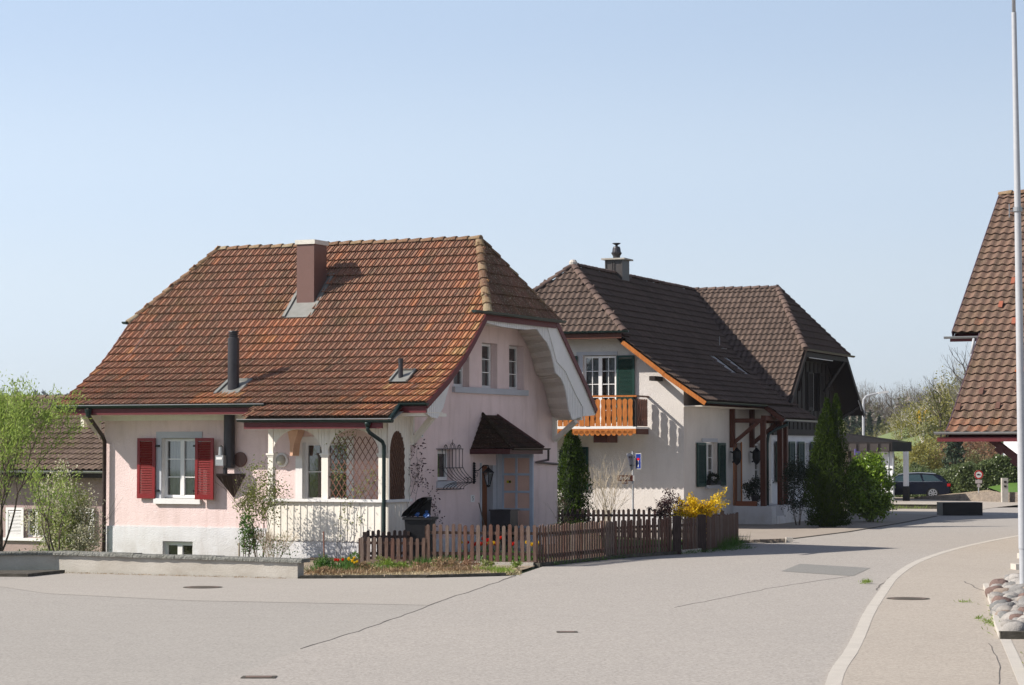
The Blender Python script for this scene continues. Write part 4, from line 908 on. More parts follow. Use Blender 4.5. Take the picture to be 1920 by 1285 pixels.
window(H2, *sr, 2.42, 3.88, 1.5, 3.02, .16, sash=2, rows=3, fw=.07)
window(H2, *sr, 8.9, 9.85, 1.45, 3.0, .16, sash=1, rows=3, fw=.07)
shutter(H2, *fr, -2.46, -1.78, 3.75, 6.1, 'green_sh', off=.05); shutter(H2, *fr, -4.5, -3.93, 3.75, 6.1, 'green_sh', off=.05)
shutter(H2, *fr, -4.1, -3.52, 1.35, 2.87, 'green_sh', off=.05); shutter(H2, *fr, -6.05, -5.45, 1.35, 2.87, 'green_sh', off=.05)
shutter(H2, *sr, 1.36, 2.36, 1.45, 3.02, 'green_sh', off=.05); shutter(H2, *sr, 3.94, 4.8, 1.45, 3.02, 'green_sh', off=.05)
b = MB(); b.box(-3.98, -.03, 6.12, -2.44, -.001, 6.24); b.box(-3.9, -.03, 3.62, -3.74, -.001, 6.12); b.box(.001, 2.1, 3.05, .03, 3.95, 3.18); b.build('window_surround', 'greystone', H2)
b = MB(); b.box(-.2, 6.07, .66, -.14, 6.98, 3.0); b.build('front_door', 'doorwood', H2)
b = MB(); b.box(-.12, 5.98, .66, .03, 6.06, 3.06); b.box(.001, 6.98, .66, .04, 7.06, 3.06); b.build('door_frame', 'oak', H2)
b = MB(); b.box(.0, 2.4, 1.38, .14, 3.9, 1.5); sil = b.build('window_sill', 'greystone', H2)
b = MB(); b.box(.03, 2.5, 1.5, .2, 3.8, 1.66); b.build('flower_box', 'black', H2)
# roof
RX = [(0, 4.45), (1.5, 5.48), (3.0, 6.62), (3.25, 6.87), (5.78, 9.5)]        # measured inwards from x = 1.0
def z2(x):
    d = 1.0 - x
    for (a, z0), (c, z1) in zip(RX, RX[1:]):
        if d <= c: return z0 + (z1 - z0) * (d - a) / (c - a)
    return 9.5
def z3(y): return 9.5 - .875 * (16.2 - y)
def hipy(z): return -.8 + max(0, z - 6.9)
dk = MB(); ZO = .03
for zo, mi in ((ZO, 0), (.16, 1)):
    for (a, z0), (c, z1) in zip(RX, RX[1:]):
        y0 = hipy(z0) if z0 > 6.85 else -.7; y1 = hipy(z1) if z1 > 6.85 else -.7
        dk.add([(1 - a, y0, z0 - zo), (1 - c, y1, z1 - zo), (1 - c, 16.3, z1 - zo), (1 - a, 16.3 if z0 > 6.6 else 11.5, z0 - zo)], [(0, 1, 2, 3)], mi)
        dk.add([(-10.55 + a, y0, z0 - zo), (-10.55 + c, y1, z1 - zo), (-10.55 + c, 16.3, z1 - zo), (-10.55 + a, 16.3, z0 - zo)], [(0, 1, 2, 3)], mi)
    dk.add([(-1.9, -.8, 6.9 - zo), (-7.65, -.8, 6.9 - zo), (-4.78, 1.8, 9.5 - zo)], [(0, 1, 2)], mi)
dk.add([(1.0, 6.7, 4.42), (1.72, 6.7, 3.9), (1.72, 11.6, 3.9), (1.0, 11.6, 4.42)], [(0, 1, 2, 3)], 0)
dk.add([(1.0, 6.7, 4.32), (1.72, 6.7, 3.82), (1.72, 11.6, 3.82), (1.0, 11.6, 4.32)], [(0, 1, 2, 3)], 1)
dk.add([(-7.6, -.78, 6.8), (-1.95, -.78, 6.8), (-1.95, 0, 6.74), (-7.6, 0, 6.74)], [(0, 1, 2, 3)], 1)
r2 = dk.build('roof', ['tile2', 'redwood'], H2)
t2 = lambda a, d, z: random.gauss(.5, .2)
tiled_slope(r2, H2, ((0, -.85, 0), (1, 0, 0), (0, 1, 0)), [(0, 6.88), (2.65, 9.5)], lambda a, d, z: -7.65 + (z - 6.9) * 1.104 < a < -1.92 - (z - 6.9) * 1.104, 'wave', .225, .36, 'tile2', t2, -7.7, -1.9, 150, jit=.004)
skm = lambda y, d: not ((8.33 < y < 9.0 or 10.05 < y < 10.75) and 1.72 < d < 2.65)
tiled_slope(r2, H2, ((1, 0, 0), (0, 1, 0), (-1, 0, 0)), RX, lambda a, d, z: (-.75 if z < 6.87 else hipy(z) + .1) < a < 16.2 - (9.5 - z) / .875 - .05 and skm(a, d), 'wave', .225, .36, 'tile2', lambda *a: random.gauss(.4, .18), -.72, 16.3, 130, jit=.004, lift=.06)
tiled_slope(r2, H2, ((1.72, 0, 0), (0, 1, 0), (-1, 0, 0)), [(0, 3.92), (.72, 4.44)], lambda a, d, z: 6.7 < a < 11.6, 'wave', .225, .36, 'tile2', t2, 6.7, 11.6, 20, jit=.004)
tiled_slope(r2, H2, ((1, 0, 0), (0, 1, 0), (-1, 0, 0)), [(0, 4.45), (.8, 5.0)], lambda a, d, z: 10.4 < a < 11.6, 'wave', .225, .36, 'tile2', t2, 10.4, 11.6, 0, jit=.004)
tm = lambda: .5
cap_tiles(r2, (-1.88, -.86, 6.9), (-4.76, 1.76, 9.5), .13, .36, 'tile2r', name='hip_tile')
cap_tiles(r2, (-7.67, -.86, 6.9), (-4.8, 1.76, 9.5), .13, .36, 'tile2r', name='hip_tile')
cap_tiles(r2, (-4.78, 16.2, 9.5), (-4.78, 1.8, 9.5), .13, .40, 'tile2r')
b = MB(); b.lathe([(.14, -.1), (.16, .05), (.1, .14), (.01, .16)], (-4.78, 1.8, 9.55), 10); b.build('ridge_end_mortar', pm('pale_mortar', (.5, .46, .42), bump=.5), r2)
for yy in (8.33, 10.05):
    mb = MB(); A = [(-.70, yy), (-.70, yy + .28), (-1.66, yy + .28), (-1.66, yy)]
    for k in (0, .36):
        mb.add([(x, y + k, z2(x) + .05) for x, y in A] + [(x, y + k, z2(x) - .02) for x, y in A], [(0, 1, 2, 3), (0, 4, 5, 1), (1, 5, 6, 2), (2, 6, 7, 3), (3, 7, 4, 0)])
    mb.build('glass_tile', pm('old_glass_tile', (.48, .49, .50), (.34, .35, .36), rough=.25, spec=.8, scale=3, fine=12, bump=.2), r2)  # pale base colour stands in for the sky reflected by the glass
b = MB(); b.tube([(-2.0, 10.9, 6.9), (-2.0, 10.9, 7.25)], .012, 5); b.beam((-1.9, 10.9, 6.78), (-1.9, 11.5, 6.78), .05, .03); b.build('roof_hook', 'zinc', r2)
for sg in (1, -1):
    pa = MB()
    for (a, z0), (c, z1) in zip(RX[:3], RX[1:3]):
        f = (lambda d: 1 - d) if sg == 1 else (lambda d: -10.55 + d)
        pa.beam((f(a - .03), -.76, z0 - .08), (f(c), -.76, z1 - .08), .035, .15)
    pa.build('barge_board', 'oak', H2)
b = MB(); b.box(-7.6, -.86, 6.67, -2.0, -.80, 6.84); b.build('eaves_fascia', 'redwood', H2)
b = MB(); gutter(b, (-7.9, -.94, 6.93), (-1.7, -.94, 6.93), .07); b.build('front_gutter', 'gutter', H2)
b = MB(); gutter(b, (1.08, -.75, 4.44), (1.08, 6.7, 4.44), .075); b.build('side_gutter', 'gutter', H2)
b = MB(); gutter(b, (1.80, 6.65, 3.9), (1.80, 11.7, 3.9), .075); b.build('porch_gutter', 'zinc', H2)
b = MB(); b.tube([(1.80, 7.0, 3.84), (1.8, 7.0, 3.7), (1.5, 6.7, 3.55), (1.24, 6.45, 3.35), (1.2, 6.4, 3.0), (1.2, 6.4, .7)], .06, 10); b.build('downpipe', 'gutter', H2, smooth=True)
b = MB(); b.beam((1.05, 6.66, 4.36), (1.78, 6.66, 3.84), .04, .16); b.build('porch_verge', 'redwood', H2)
b = MB(); b.beam((-.86, -.9, 5.25), (-.86, .05, 5.25), .2, .16); b.build('purlin_end', 'darkwood', H2)
b = MB(); b.box(.02, -.1, 4.28, .95, 6.6, 4.31); b.build('soffit', 'cream', H2)
# timber porch
for n_, p, q, s_ in (('porch_post', (1.15, 6.05, .66), (1.15, 6.05, 3.9), .19), ('porch_post', (1.2, 8.2, .66), (1.2, 8.2, 3.8), .19), ('porch_post', (1.2, 8.9, .66), (1.2, 8.9, 3.8), .19),
                     ('wall_post', (.1, 5.6, 2.85), (.1, 5.6, 4.35), .17), ('wall_post', (.1, 8.2, 2.85), (.1, 8.2, 4.35), .17), ('porch_beam', (.0, 5.7, 3.85), (1.25, 6.05, 3.85), .16), ('porch_beam', (.0, 8.3, 3.85), (1.25, 8.3, 3.85), .16),
                     ('porch_brace', (.1, 5.65, 3.0), (.95, 6.0, 3.78), .14), ('porch_brace', (.1, 8.25, 3.0), (1.05, 8.25, 3.75), .14), ('porch_beam', (1.2, 5.9, 3.95), (1.2, 11.4, 3.95), .18)):
    mb = MB(); mb.beam(p, q, s_, s_, up=(0, 1, 0) if 'post' in n_ else (0, 0, 1)); mb.build(n_, 'redwood', H2)
b = MB(); b.box(-.1, 5.9, 0, 1.5, 6.5, .68); b.box(-.1, 6.5, 0, 1.05, 11.1, .66); b.box(1.05, 6.5, 0, 1.55, 7.6, .3); b.box(1.05, 7.6, 0, 1.5, 11.1, .68); b.build('porch_floor', 'white_pl2', H2)
b = MB(); b.box(.1, 5.92, .68, .9, 6.1, .86); b.build('planter_box', pm('terracotta', (.28, .10, .05)), H2)
for yy in (5.55, 8.15):
    mb = MB(); mb.tube([(.03, yy, 2.7), (.25, yy, 2.6), (.3, yy, 2.45), (.1, yy, 2.3)], .03, 6); mb.lathe([(.02, 2.85), (.16, 2.7), (.17, 2.45), (.12, 2.3), (.02, 2.2)], (.28, yy, 0), 8); mb.build('porch_lamp', 'iron', H2)
# balcony
bal = MB(); bal.box(-7.2, -1.35, 3.5, -1.3, -.01, 3.57); bal.build('balcony_floor', 'trim', H2)
b = MB(); b.box(-7.2, -1.36, 3.33, -1.3, -1.30, 3.50)
for i in range(29): b.lathe([(.09, 0), (.09, .03)], (-7.1 + i * .2, -1.36, 3.345), 10, axis='y')
b.build('balcony_fascia', 'oak', H2)
b = MB(); b.box(-1.34, -1.30, 3.31, -1.29, -.0, 3.50); b.build('balcony_side_fascia', 'redwood', H2)
def baluster(mb, O, U, h=.95, w=.085, th=.025, ph=0):
    O = Vector(O); U = Vector(U); N = U.cross(Vector((0, 0, 1))); L = []; n = 18
    for k in range(n + 1):
        t = k / n; hw = w * (1.0 - .22 * math.exp(-((t - .72) / .07) ** 2) - .22 * math.exp(-((t - .28) / .07) ** 2)) * (math.sqrt(max(.15, 1 - ((t - .93) / .07) ** 2)) if t > .93 else 1)
        L.append((hw, t * h))
    poly = [O + U * a + Vector((0, 0, z)) for a, z in L] + [O - U * a + Vector((0, 0, z)) for a, z in reversed(L)]
    mb.prism(poly, N * th)
for i in range(29):
    mb = MB(); baluster(mb, (-7.1 + i * .2, -1.33, 3.59), (1, 0, 0)); mb.build('balcony_board', 'oak', H2)
for i in range(6):
    mb = MB(); baluster(mb, (-1.32, -1.17 + i * .2, 3.59), (0, 1, 0), w=.08); mb.build('balcony_board', 'redwood', H2)  # same boards as the front; shade of this end put into a darker wood
b = MB(); b.box(-7.2, -1.38, 4.60, -1.27, -1.28, 4.66); b.build('balcony_rail', 'oak', H2)
b = MB(); b.box(-1.36, -1.28, 4.60, -1.27, 0, 4.66); b.build('balcony_rail', 'redwood', H2)
for p in ((-1.36, -1.33), (-3.1, -1.3), (-5.0, -1.3), (-7.1, -1.3)):
    mb = MB(); mb.box(p[0] - .06, p[1] + .02, 3.57, p[0] + .06, p[1] + .13, 4.6); mb.build('balcony_post', 'darkwood', H2)
for x in (-2.95, -5.6):
    mb = MB(); mb.box(x, -1.1, 3.02, x + .5, 0, 3.30); mb.build('balcony_bracket', 'redwood', H2)
# chimney with cowl
c2 = MB(); c2.box(-5.12, 6.2, 8.9, -4.42, 7.0, 10.03); c2o = c2.build('chimney', 'greyclad', H2)
b = MB()
for x in (-5.12, -4.86, -4.78, -4.46): b.box(x, 6.17, 9.0, x + .04, 6.2, 10.0)
b.build('chimney_seam', 'greyclad', c2o)
b = MB(); b.box(-5.24, 6.08, 10.03, -4.3, 7.12, 10.09); b.build('chimney_cap', 'concrete', c2o)
b = MB(); b.lathe([(.13, 10.09), (.14, 10.2), (.2, 10.3), (.21, 10.32), (.17, 10.36), (.15, 10.5), (.12, 10.56), (.05, 10.58), (.05, 10.62), (.16, 10.68), (.16, 10.70), (.01, 10.71)], (-4.8, 6.6, 0), 16); b.build('chimney_cowl', 'flue', c2o)

# ================================================================ dark timber house behind (cross wing)
H3 = thing('timber_house', 'dark timber gabled house with half hipped brown roof behind the white house', 'house', (5.995, 82.0, 0), R(-22))
g = MB()
gl = [(11.0, 0), (21.6, 0), (21.6, 4.9), (20.0, 6.6), (12.7, 6.6), (11.0, 5.0)]
wallpanel(g, (.0, 0, 0), (0, 1, 0), (0, 0, 1), (1, 0, 0), rect(11.21, 21.6, 0, 3.55), [rect(12.55, 13.5, 1.6, 3.05), rect(15.9, 16.9, 1.6, 3.05)], .2)
g.add([(0, 21.6, 0), (-8, 21.6, 0), (-8, 21.6, 5), (0, 21.6, 5)], [(0, 1, 2, 3)])
g.build('wall', 'white_pl2', H3)
g = MB(); wallpanel(g, (.05, 0, 0), (0, 1, 0), (0, 0, 1), (1, 0, 0), [(11.0, 3.55), (21.6, 3.55), (21.6, 4.7), (20.0, 6.45), (12.7, 6.45), (11.0, 4.9)], [rect(17.35, 18.35, 4.4, 6.0)], .2)
g.build('timber_wall', 'darkwood', H3)
for i in range(16):
    mb = MB(); y = 11.1 + i * .65; mb.box(.05, y, 3.55, .085, y + .03, min(6.4, 4.6 + min(y - 11, 21.5 - y))); mb.build('wall_batten', 'darkwood', H3)
gr = ((0, 0, 0), (0, 1, 0), (0, 0, 1), (1, 0, 0))
window(H3, *gr, 12.55, 13.5, 1.6, 3.05, .14, sash=2, rows=3, fw=.07); window(H3, *gr, 15.9, 16.9, 1.6, 3.05, .14, sash=2, rows=3, fw=.07)
window(H3, *gr, 17.35, 18.35, 4.4, 6.0, .14, sash=2, rows=3, fw=.07)
for a, c, z0, z1 in ((11.6, 12.5, 1.5, 3.1), (13.55, 14.4, 1.5, 3.1), (15.0, 15.85, 1.5, 3.1), (16.95, 17.8, 1.5, 3.1), (16.5, 17.3, 4.4, 6.0), (18.4, 19.2, 4.4, 6.0)):
    shutter(H3, *gr, a, c, z0, z1, 'green_sh' if z0 < 3 else 'darkwood', off=.08)  # upper shutters take a darker wood for the shade under the overhang
hx = lambda z: .95 - max(0, z - 6.8) / 2.7 * 2.05
d3 = MB()
for zo, mi in ((.03, 0), (.15, 1)):
    for ya, yb, za, zb in ((10.7, 13.1, 4.69, 6.8), (13.1, 16.2, 6.8, 9.5)):
        d3.add([(-8.5, ya, za - zo), (hx(za), ya, za - zo), (hx(zb), yb, zb - zo), (-4.8 if zb > 9 else -8.5, yb, zb - zo)], [(0, 1, 2, 3)], mi)
    for ya, yb, za, zb in ((16.2, 19.6, 9.5, 6.8), (19.6, 22.6, 6.8, 4.4)):
        d3.add([(-8.5, ya, za - zo), (hx(za), ya, za - zo), (hx(zb), yb, zb - zo), (-8.5, yb, zb - zo)], [(0, 1, 2, 3)], mi)
    d3.add([(.97, 12.9, 6.78 - zo), (.97, 19.7, 6.78 - zo), (-1.1, 16.2, 9.5 - zo)], [(0, 1, 2)], mi)
d3.add([(.0, 12.8, 6.62), (.95, 12.8, 6.62), (.95, 19.7, 6.62), (0, 19.7, 6.62)], [(0, 1, 2, 3)], 1)
r3 = d3.build('roof', ['tile2', 'darkwood'], H3)
def m3(a, d, z):
    return a < hx(z) - .02 and z > z2(a) - .05 and a > -4.75
tiled_slope(r3, H3, ((0, 10.55, 0), (1, 0, 0), (0, 1, 0)), [(0, 4.56), (2.55, 6.8), (5.65, 9.5)], m3, 'wave', .225, .36, 'tile2', lambda *a: random.gauss(.62, .2), -4.75, 1.0, 300, jit=.004)
tiled_slope(r3, H3, ((1.02, 0, 0), (0, 1, 0), (-1, 0, 0)), [(0, 6.72), (2.1, 9.5)], lambda a, d, z: 12.8 + (z - 6.72) * 1.21 < a < 19.8 - (z - 6.72) * 1.28, 'wave', .225, .36, 'tile2', lambda *a: .2, 12.8, 19.9, 0, jit=.004)
cap_tiles(r3, (1.0, 12.75, 6.78), (-1.1, 16.2, 9.5), .13, .36, 'tile2r', name='hip_tile'); cap_tiles(r3, (1.0, 19.8, 6.78), (-1.1, 16.2, 9.5), .13, .36, 'tile2r', name='hip_tile')
cap_tiles(r3, (-1.1, 16.2, 9.5), (-4.9, 16.2, 9.5), .13, .4, 'tile2r')
vl = MB()
P = [(x, y) for x, y in ((.95, 10.85), (-.5, 12.2), (-2.0, 13.75), (-3.3, 15.0), (-4.75, 16.15))]
for (x0, y0), (x1, y1) in zip(P, P[1:]): vl.beam((x0, y0, z2(x0) + .03), (x1, y1, z2(x1) + .03), .12, .05)
vl.build('valley_flashing', 'pipe', r3)
for p_, q_ in (((.97, 10.6, 4.52), (.97, 13.1, 6.7)), ((.97, 22.7, 4.25), (.97, 19.6, 6.7))): b = MB(); b.beam(p_, q_, .04, .18); b.build('verge_board', 'darkwood', H3)
b = MB(); b.box(.93, 12.9, 6.5, .98, 19.7, 6.68); b.build('hip_fascia', 'darkwood', H3)
b = MB(); gutter(b, (1.08, 12.5, 6.78), (1.08, 20.4, 6.78), .08); b.build('hip_gutter', 'pipe', H3)
for p, q in (((.9, 13.0, 6.55), (.3, 14.3, 5.2)), ((.9, 19.6, 6.55), (.3, 18.4, 5.2)), ((.92, 21.9, 4.6), (.1, 20.6, 3.9)), ((.92, 20.2, 6.3), (.92, 22.0, 4.9))):
    mb = MB(); mb.beam(p, q, .1, .12); mb.build('gable_brace', 'darkwood', H3)
for p, q in (((.98, 13.4, 6.46), (.98, 17.2, 6.46)), ((.96, 20.5, 6.1), (.96, 21.5, 5.25)), ((.96, 21.7, 4.9), (.96, 22.3, 4.45))):
    mb = MB(); mb.beam(p, q, .025, .025); mb.build('white_edge', 'trim', H3)
b = MB(); b.box(-1.5, 19.0, 7.4, -.5, 19.7, 8.32); b.build('dormer_chimney', 'greyclad', H3)
b = MB(); b.box(.05, 11.2, 3.35, .1, 21.6, 3.6); b.build('sill_beam', 'darkwood', H3)

# ================================================================ big tiled roof on the right
RH = thing('farmhouse', 'farmhouse at the right edge with a tall steep weathered brown tile roof', 'farmhouse', (12.145, 65.0, 0), R(-25))
PR = [(-.45, 3.22), (0, 3.5), (3.6, 6.2), (9.7, 10.85)]
def zr(y):
    for (a, z0), (c, z1) in zip(PR, PR[1:]):
        if y <= c: return z0 + (z1 - z0) * (y - a) / (c - a)
d4 = MB()
for zo, mi in ((.03, 0), (.16, 1)):
    for (y0, za), (y1, zb) in zip(PR, PR[1:]):
        xa = 0 if y0 < 3.5 else -.82
        d4.add([(xa, y0, za - zo), (12, y0, za - zo), (12, y1, zb - zo), (xa, y1, zb - zo)], [(0, 1, 2, 3)], mi)
    d4.add([(-.8, 9.7, 10.85 - zo), (12, 9.7, 10.85 - zo), (12, 19, 3.6 - zo), (-.8, 19, 3.6 - zo)], [(0, 1, 2, 3)], mi)
r4 = d4.build('roof', ['tile3', 'burgundy'], RH)
def t4(a, d, z):
    t = random.gauss(.42, .15)
    if z < 3.6 and random.random() < .22: t = .86
    if abs(a - 1.75) < .3 and abs(d - 1.95) < .2: t = 1.0
    if random.random() < .006: t = .88
    return t
tiled_slope(r4, RH, ((0, 0, 0), X1, Y1), PR, lambda a, d, z: a > (0 if d < 3.55 else -.82), 'wave', .275, .355, 'tile3', t4, -.82, 4.6, 300)
cap_tiles(r4, (12, 9.7, 10.86), (-.85, 9.7, 10.86), .15, .4, 'ridge')
for i, (x, y) in enumerate(((.35, 4.6), (.9, 3.9), (2.0, 3.1), (.5, 5.6), (1.75, 5.2), (1.3, 4.2), (2.6, 5.4), (.6, 1.1), (1.6, 1.2), (.1, .5), (1.2, .55), (2.3, .9))):
    mb = MB(); mb.beam((x, y - .12, zr(y - .12) + .08), (x, y + .06, zr(y + .06) + .13), .12, .06); mb.build('snow_guard', pm('brick_red_clay_%d' % i, (.30, .10, .06) if i < 7 else (.12, .06, .045)), r4)
for xa, P in ((-.02, [(-.45, 3.22), (0, 3.5), (3.5, 6.12)]), (-.84, [(3.55, 6.17), (9.7, 10.85)])):
    b = MB()
    for (y0, za), (y1, zb) in zip(P, P[1:]): b.beam((xa, y0, za - .03), (xa, y1, zb - .03), .03, .2)
    b.build('verge_board', pm('purple_brown_verge', (.075, .045, .06)), RH)
b = MB(); gutter(b, (-.32, -.55, 3.27), (3.3, -.55, 3.27), .075); b.build('eaves_gutter', 'zinc', RH)
b = MB(); gutter(b, (-1.05, 3.42, 6.08), (.1, 3.42, 6.08), .07); b.build('upper_gutter', 'zinc', RH)
b = MB(); b.tube([(-.17, 3.42, 6.02), (-.2, 3.4, 5.8), (-.25, 3.36, 5.52)], .045, 8); b.tube([(-.25, 3.36, 5.52), (.1, 3.2, 5.75 - .25), (.58, 2.9, 5.42)], .045, 8); b.build('gutter_pipe', 'steel', RH, smooth=True)
b = MB(); b.box(-.25, -.5, 3.0, 3.3, -.44, 3.12); b.box(-.9, 3.5, 5.93, -.1, 3.56, 6.04); b.build('eaves_board', 'burgundy', RH)
b = MB(); b.box(3.4, .4, 0, 12, 18, 3.3); b.build('wall', 'white_pl2', RH)
b = MB()
b.beam((.95, .0, 3.2), (2.6, .3, 1.9), .16, .2)
for t in (.25, .5, .75): b.beam((.95 + 1.65 * t - .08, .0 + .3 * t, 3.2 - 1.3 * t), (.95 + 1.65 * t + .1, .3 * t, 3.2 - 1.3 * t - .14), .2, .26)
b.beam((2.65, .3, 0), (2.65, .3, 3.4), .2, .2); b.build('timber_brace', 'burg2', RH)
b = MB(); b.tube([(2.45, -.55, 3.2), (2.45, -.5, 3.0), (2.45, -.2, 2.7), (2.45, -.1, .0)], .05, 8); b.build('downpipe', 'zinc', RH)

# ================================================================ neighbour on the left, lower down
LH = thing('neighbour_house', 'low grey pink house with brown roof and white shutters behind the trees at left', 'house', (-13.03, 75.0, 0), R(-25))
g = MB(); wins = [rect(-3.0, -2.3, -.05, .86), rect(-1.75, -.95, -.05, .86), rect(-6.2, -5.3, -.05, .86)]
wallpanel(g, (0, 0, 0), (1, 0, 0), (0, 0, 1), (0, -1, 0), rect(-12, 1.5, -1.4, 2.0), wins, .2)
g.add([(1.5, 0, -1.4), (1.5, 8, -1.4), (1.5, 8, 2.0), (1.5, 4, 4.2), (1.5, 0, 2.0)], [(0, 1, 2, 3, 4)])
g.build('wall', plaster('dull_pink_plaster', (.36, .27, .26)), LH)
lr = ((0, 0, 0), (1, 0, 0), (0, 0, 1), (0, -1, 0))
for a, c in ((-3.0, -2.3), (-1.75, -.95), (-6.2, -5.3)):
    window(LH, *lr, a, c, -.05, .86, .12, sash=2, rows=3, fw=.06, curtain=None)
for a, c in ((-3.75, -3.05), (-2.25, -2.05), (-.9, -.3), (-5.25, -4.6), (-6.9, -6.25)): shutter(LH, *lr, a, c, -.1, .9, 'trim', off=.05)
b = MB(); b.box(-3.9, -.1, -.17, -.3, -.0, -.08); b.build('window_sill', 'trim', LH)
d5 = MB()
for zo, mi in ((.03, 0), (.12, 1)):
    d5.add([(-12.5, -.7, 2.1 - zo), (2.2, -.7, 2.1 - zo), (2.2, 4, 4.55 - zo), (-12.5, 4, 4.55 - zo)], [(0, 1, 2, 3)], mi)
    d5.add([(-12.5, 8.7, 2.1 - zo), (2.2, 8.7, 2.1 - zo), (2.2, 4, 4.55 - zo), (-12.5, 4, 4.55 - zo)], [(0, 1, 2, 3)], mi)
r5 = d5.build('roof', ['tile4', 'darkwood'], LH)
tiled_slope(r5, LH, ((0, -.7, 0), X1, Y1), [(0, 2.1), (4.7, 4.55)], lambda a, d, z: True, 'wave', .24, .36, 'tile4', lambda *a: random.random(), -7.0, 2.2, 120)
cap_tiles(r5, (2.2, 4, 4.56), (-8, 4, 4.56), .12, .4, 'tile4')
b = MB(); gutter(b, (-12.5, -.8, 2.1), (2.2, -.8, 2.1), .07); b.build('eaves_gutter', 'zinc', LH)
b = MB(); b.box(-12.4, -.7, 1.88, 2.1, -.66, 2.02); b.build('eaves_board', 'darkwood', LH)
# ================================================================ low wall, bed, fences
def w1(x, y, z):
    c, s = math.cos(R(PSI)), math.sin(R(PSI)); return Vector((-2.615 + x * c - y * s, 60 + x * s + y * c, z))
LW = thing('garden_wall', 'low weathered concrete wall with mossy grey coping slabs at the edge of the parking area', 'wall', (0, 0, 0))
wp = [(-22, 51.1), (-10.35, 53.42), (-4.64, 50.95)]
b = MB()
def wallseg(p, q, h0, h1, t=.28, z0=-1.5):
    p, q = Vector((*p, 0)), Vector((*q, 0)); d = (q - p).normalized(); n = Vector((-d.y, d.x, 0)) * t
    N = max(2, int((q - p).length / .5)); vs = []; fs = []
    for i in range(N + 1):
        c = p.lerp(q, i / N); h = h0 + (h1 - h0) * i / N
        vs += [(*(c)[:2], z0), (*(c)[:2], h), (*(c + n)[:2], h), (*(c + n)[:2], z0)]
    for i in range(N):
        for k in range(3): fs.append((4 * i + k, 4 * i + 4 + k, 4 * i + 5 + k, 4 * i + 1 + k))
    fs += [(0, 1, 2, 3), (4 * N, 4 * N + 3, 4 * N + 2, 4 * N + 1)]
    b.add(vs, fs)
wallseg(wp[0], wp[1], .42, .40); wallseg(wp[1], wp[2], .40, .34)
b.build('wall_body', 'concrete', LW)
def copings(p, q, h0, h1, L):
    p, q = Vector((*p, 0)), Vector((*q, 0)); d = (q - p).normalized(); n = Vector((-d.y, d.x, 0)); N = int((q - p).length / L + .5)
    for i in range(N):
        a = p.lerp(q, i / N) + d * .008; c = p.lerp(q, (i + 1) / N) - d * .008; mb = MB(); rows = 7
        ha = h0 + (h1 - h0) * i / N; hb = h0 + (h1 - h0) * (i + 1) / N; vs = []; jit = random.uniform(-.01, .01)
        for k in range(rows + 1):
            c_ = a.lerp(c, k / rows); h = ha + (hb - ha) * k / rows; e = [random.uniform(-.012, .012) for _ in range(4)]
            f = c_ - n * (.06 + e[0]); g_ = c_ + n * (.36 + e[1])
            vs += [(f.x, f.y, h), (f.x + e[2] * .4, f.y, h + .045 + e[2] * .4), (c_.x - n.x * .03, c_.y - n.y * .03, h + .078 + jit + e[3] * .3), (g_.x, g_.y, h + .078 + jit), (g_.x, g_.y, h)]
        fs = [(5 * k + j, 5 * k + 5 + j, 5 * k + 6 + j, 5 * k + 1 + j) for k in range(rows) for j in range(4)] + [(0, 1, 2, 3, 4), tuple(5 * rows + j for j in (4, 3, 2, 1, 0))]
        mb.add(vs, fs); mb.build('coping_slab', 'coping', LW)
copings(wp[0], (wp[1][0] - .05, wp[1][1]), .42, .40, 1.6); copings((wp[1][0] - .05, wp[1][1] - .0), (wp[2][0] + .12, wp[2][1] - .05), .40, .34, 1.05)
b = MB(); b.prism([(-13.5, 51.9, 0), (-10.6, 51.55, 0), (-10.1, 53.2, 0), (-13.5, 52.7, 0)], (0, 0, .07)); st = b.build('wall_step', 'dkerb', LW)
# planting bed in front of the fence
def relief(name, poly, z, mat, amp=.02, st=.25, kind='structure'):
    xs_ = [p[0] for p in poly]; ys_ = [p[1] for p in poly]
    def inside(x, y):
        r = False; n = len(poly)
        for i in range(n):
            (x0, y0), (x1, y1) = poly[i], poly[(i + 1) % n]
            if (y0 > y) != (y1 > y) and x < (x1 - x0) * (y - y0) / (y1 - y0) + x0: r = not r
        return r
    mb = MB(); idx = {}; vs = []; fs = []
    nx, ny = int((max(xs_) - min(xs_)) / st) + 2, int((max(ys_) - min(ys_)) / st) + 2
    for j in range(ny):
        for i in range(nx):
            x, y = min(xs_) + i * st, min(ys_) + j * st
            if inside(x + st / 2, y + st / 2):
                q = []
                for di, dj in ((0, 0), (1, 0), (1, 1), (0, 1)):
                    k = (i + di, j + dj)
                    if k not in idx: idx[k] = len(vs); vs.append((min(xs_) + k[0] * st, min(ys_) + k[1] * st, z + random.uniform(-amp, amp)))
                    q.append(idx[k])
                fs.append(tuple(q))
    mb.add(vs, fs); o = mb.build(name, mat, smooth=True); o['kind'] = kind; return o, inside
bedpoly = [(-4.62, 50.98), (-1.85, 51.25), (-.18, 52.1), (.35, 54.6), (.55, 55.9), (-1.9, 56.6), (-3.8, 56.9), (-4.4, 59.0), (-6.0, 60.0), (-10.0, 62.0), (-10.3, 53.7), (-4.62, 51.3)]
sheet('flower_bed', bedpoly, 0.03, 'mulch')
gpoly = [(.5, 56.0), (2.5, 60.1), (4.3, 62.6), (6.4, 67.8), (6.55, 71.2), (-2, 74), (-4.5, 66), (-5.2, 58.9), (-3.8, 57.0), (-1.9, 56.7)]
sheet('front_garden', gpoly, 0.05, 'soil')
sheet('garden_lawn', [(1.3, 61), (4.1, 62.8), (6.1, 67.8), (6.2, 70.8), (2, 71.3), (1.5, 68)], 0.058, 'grass')
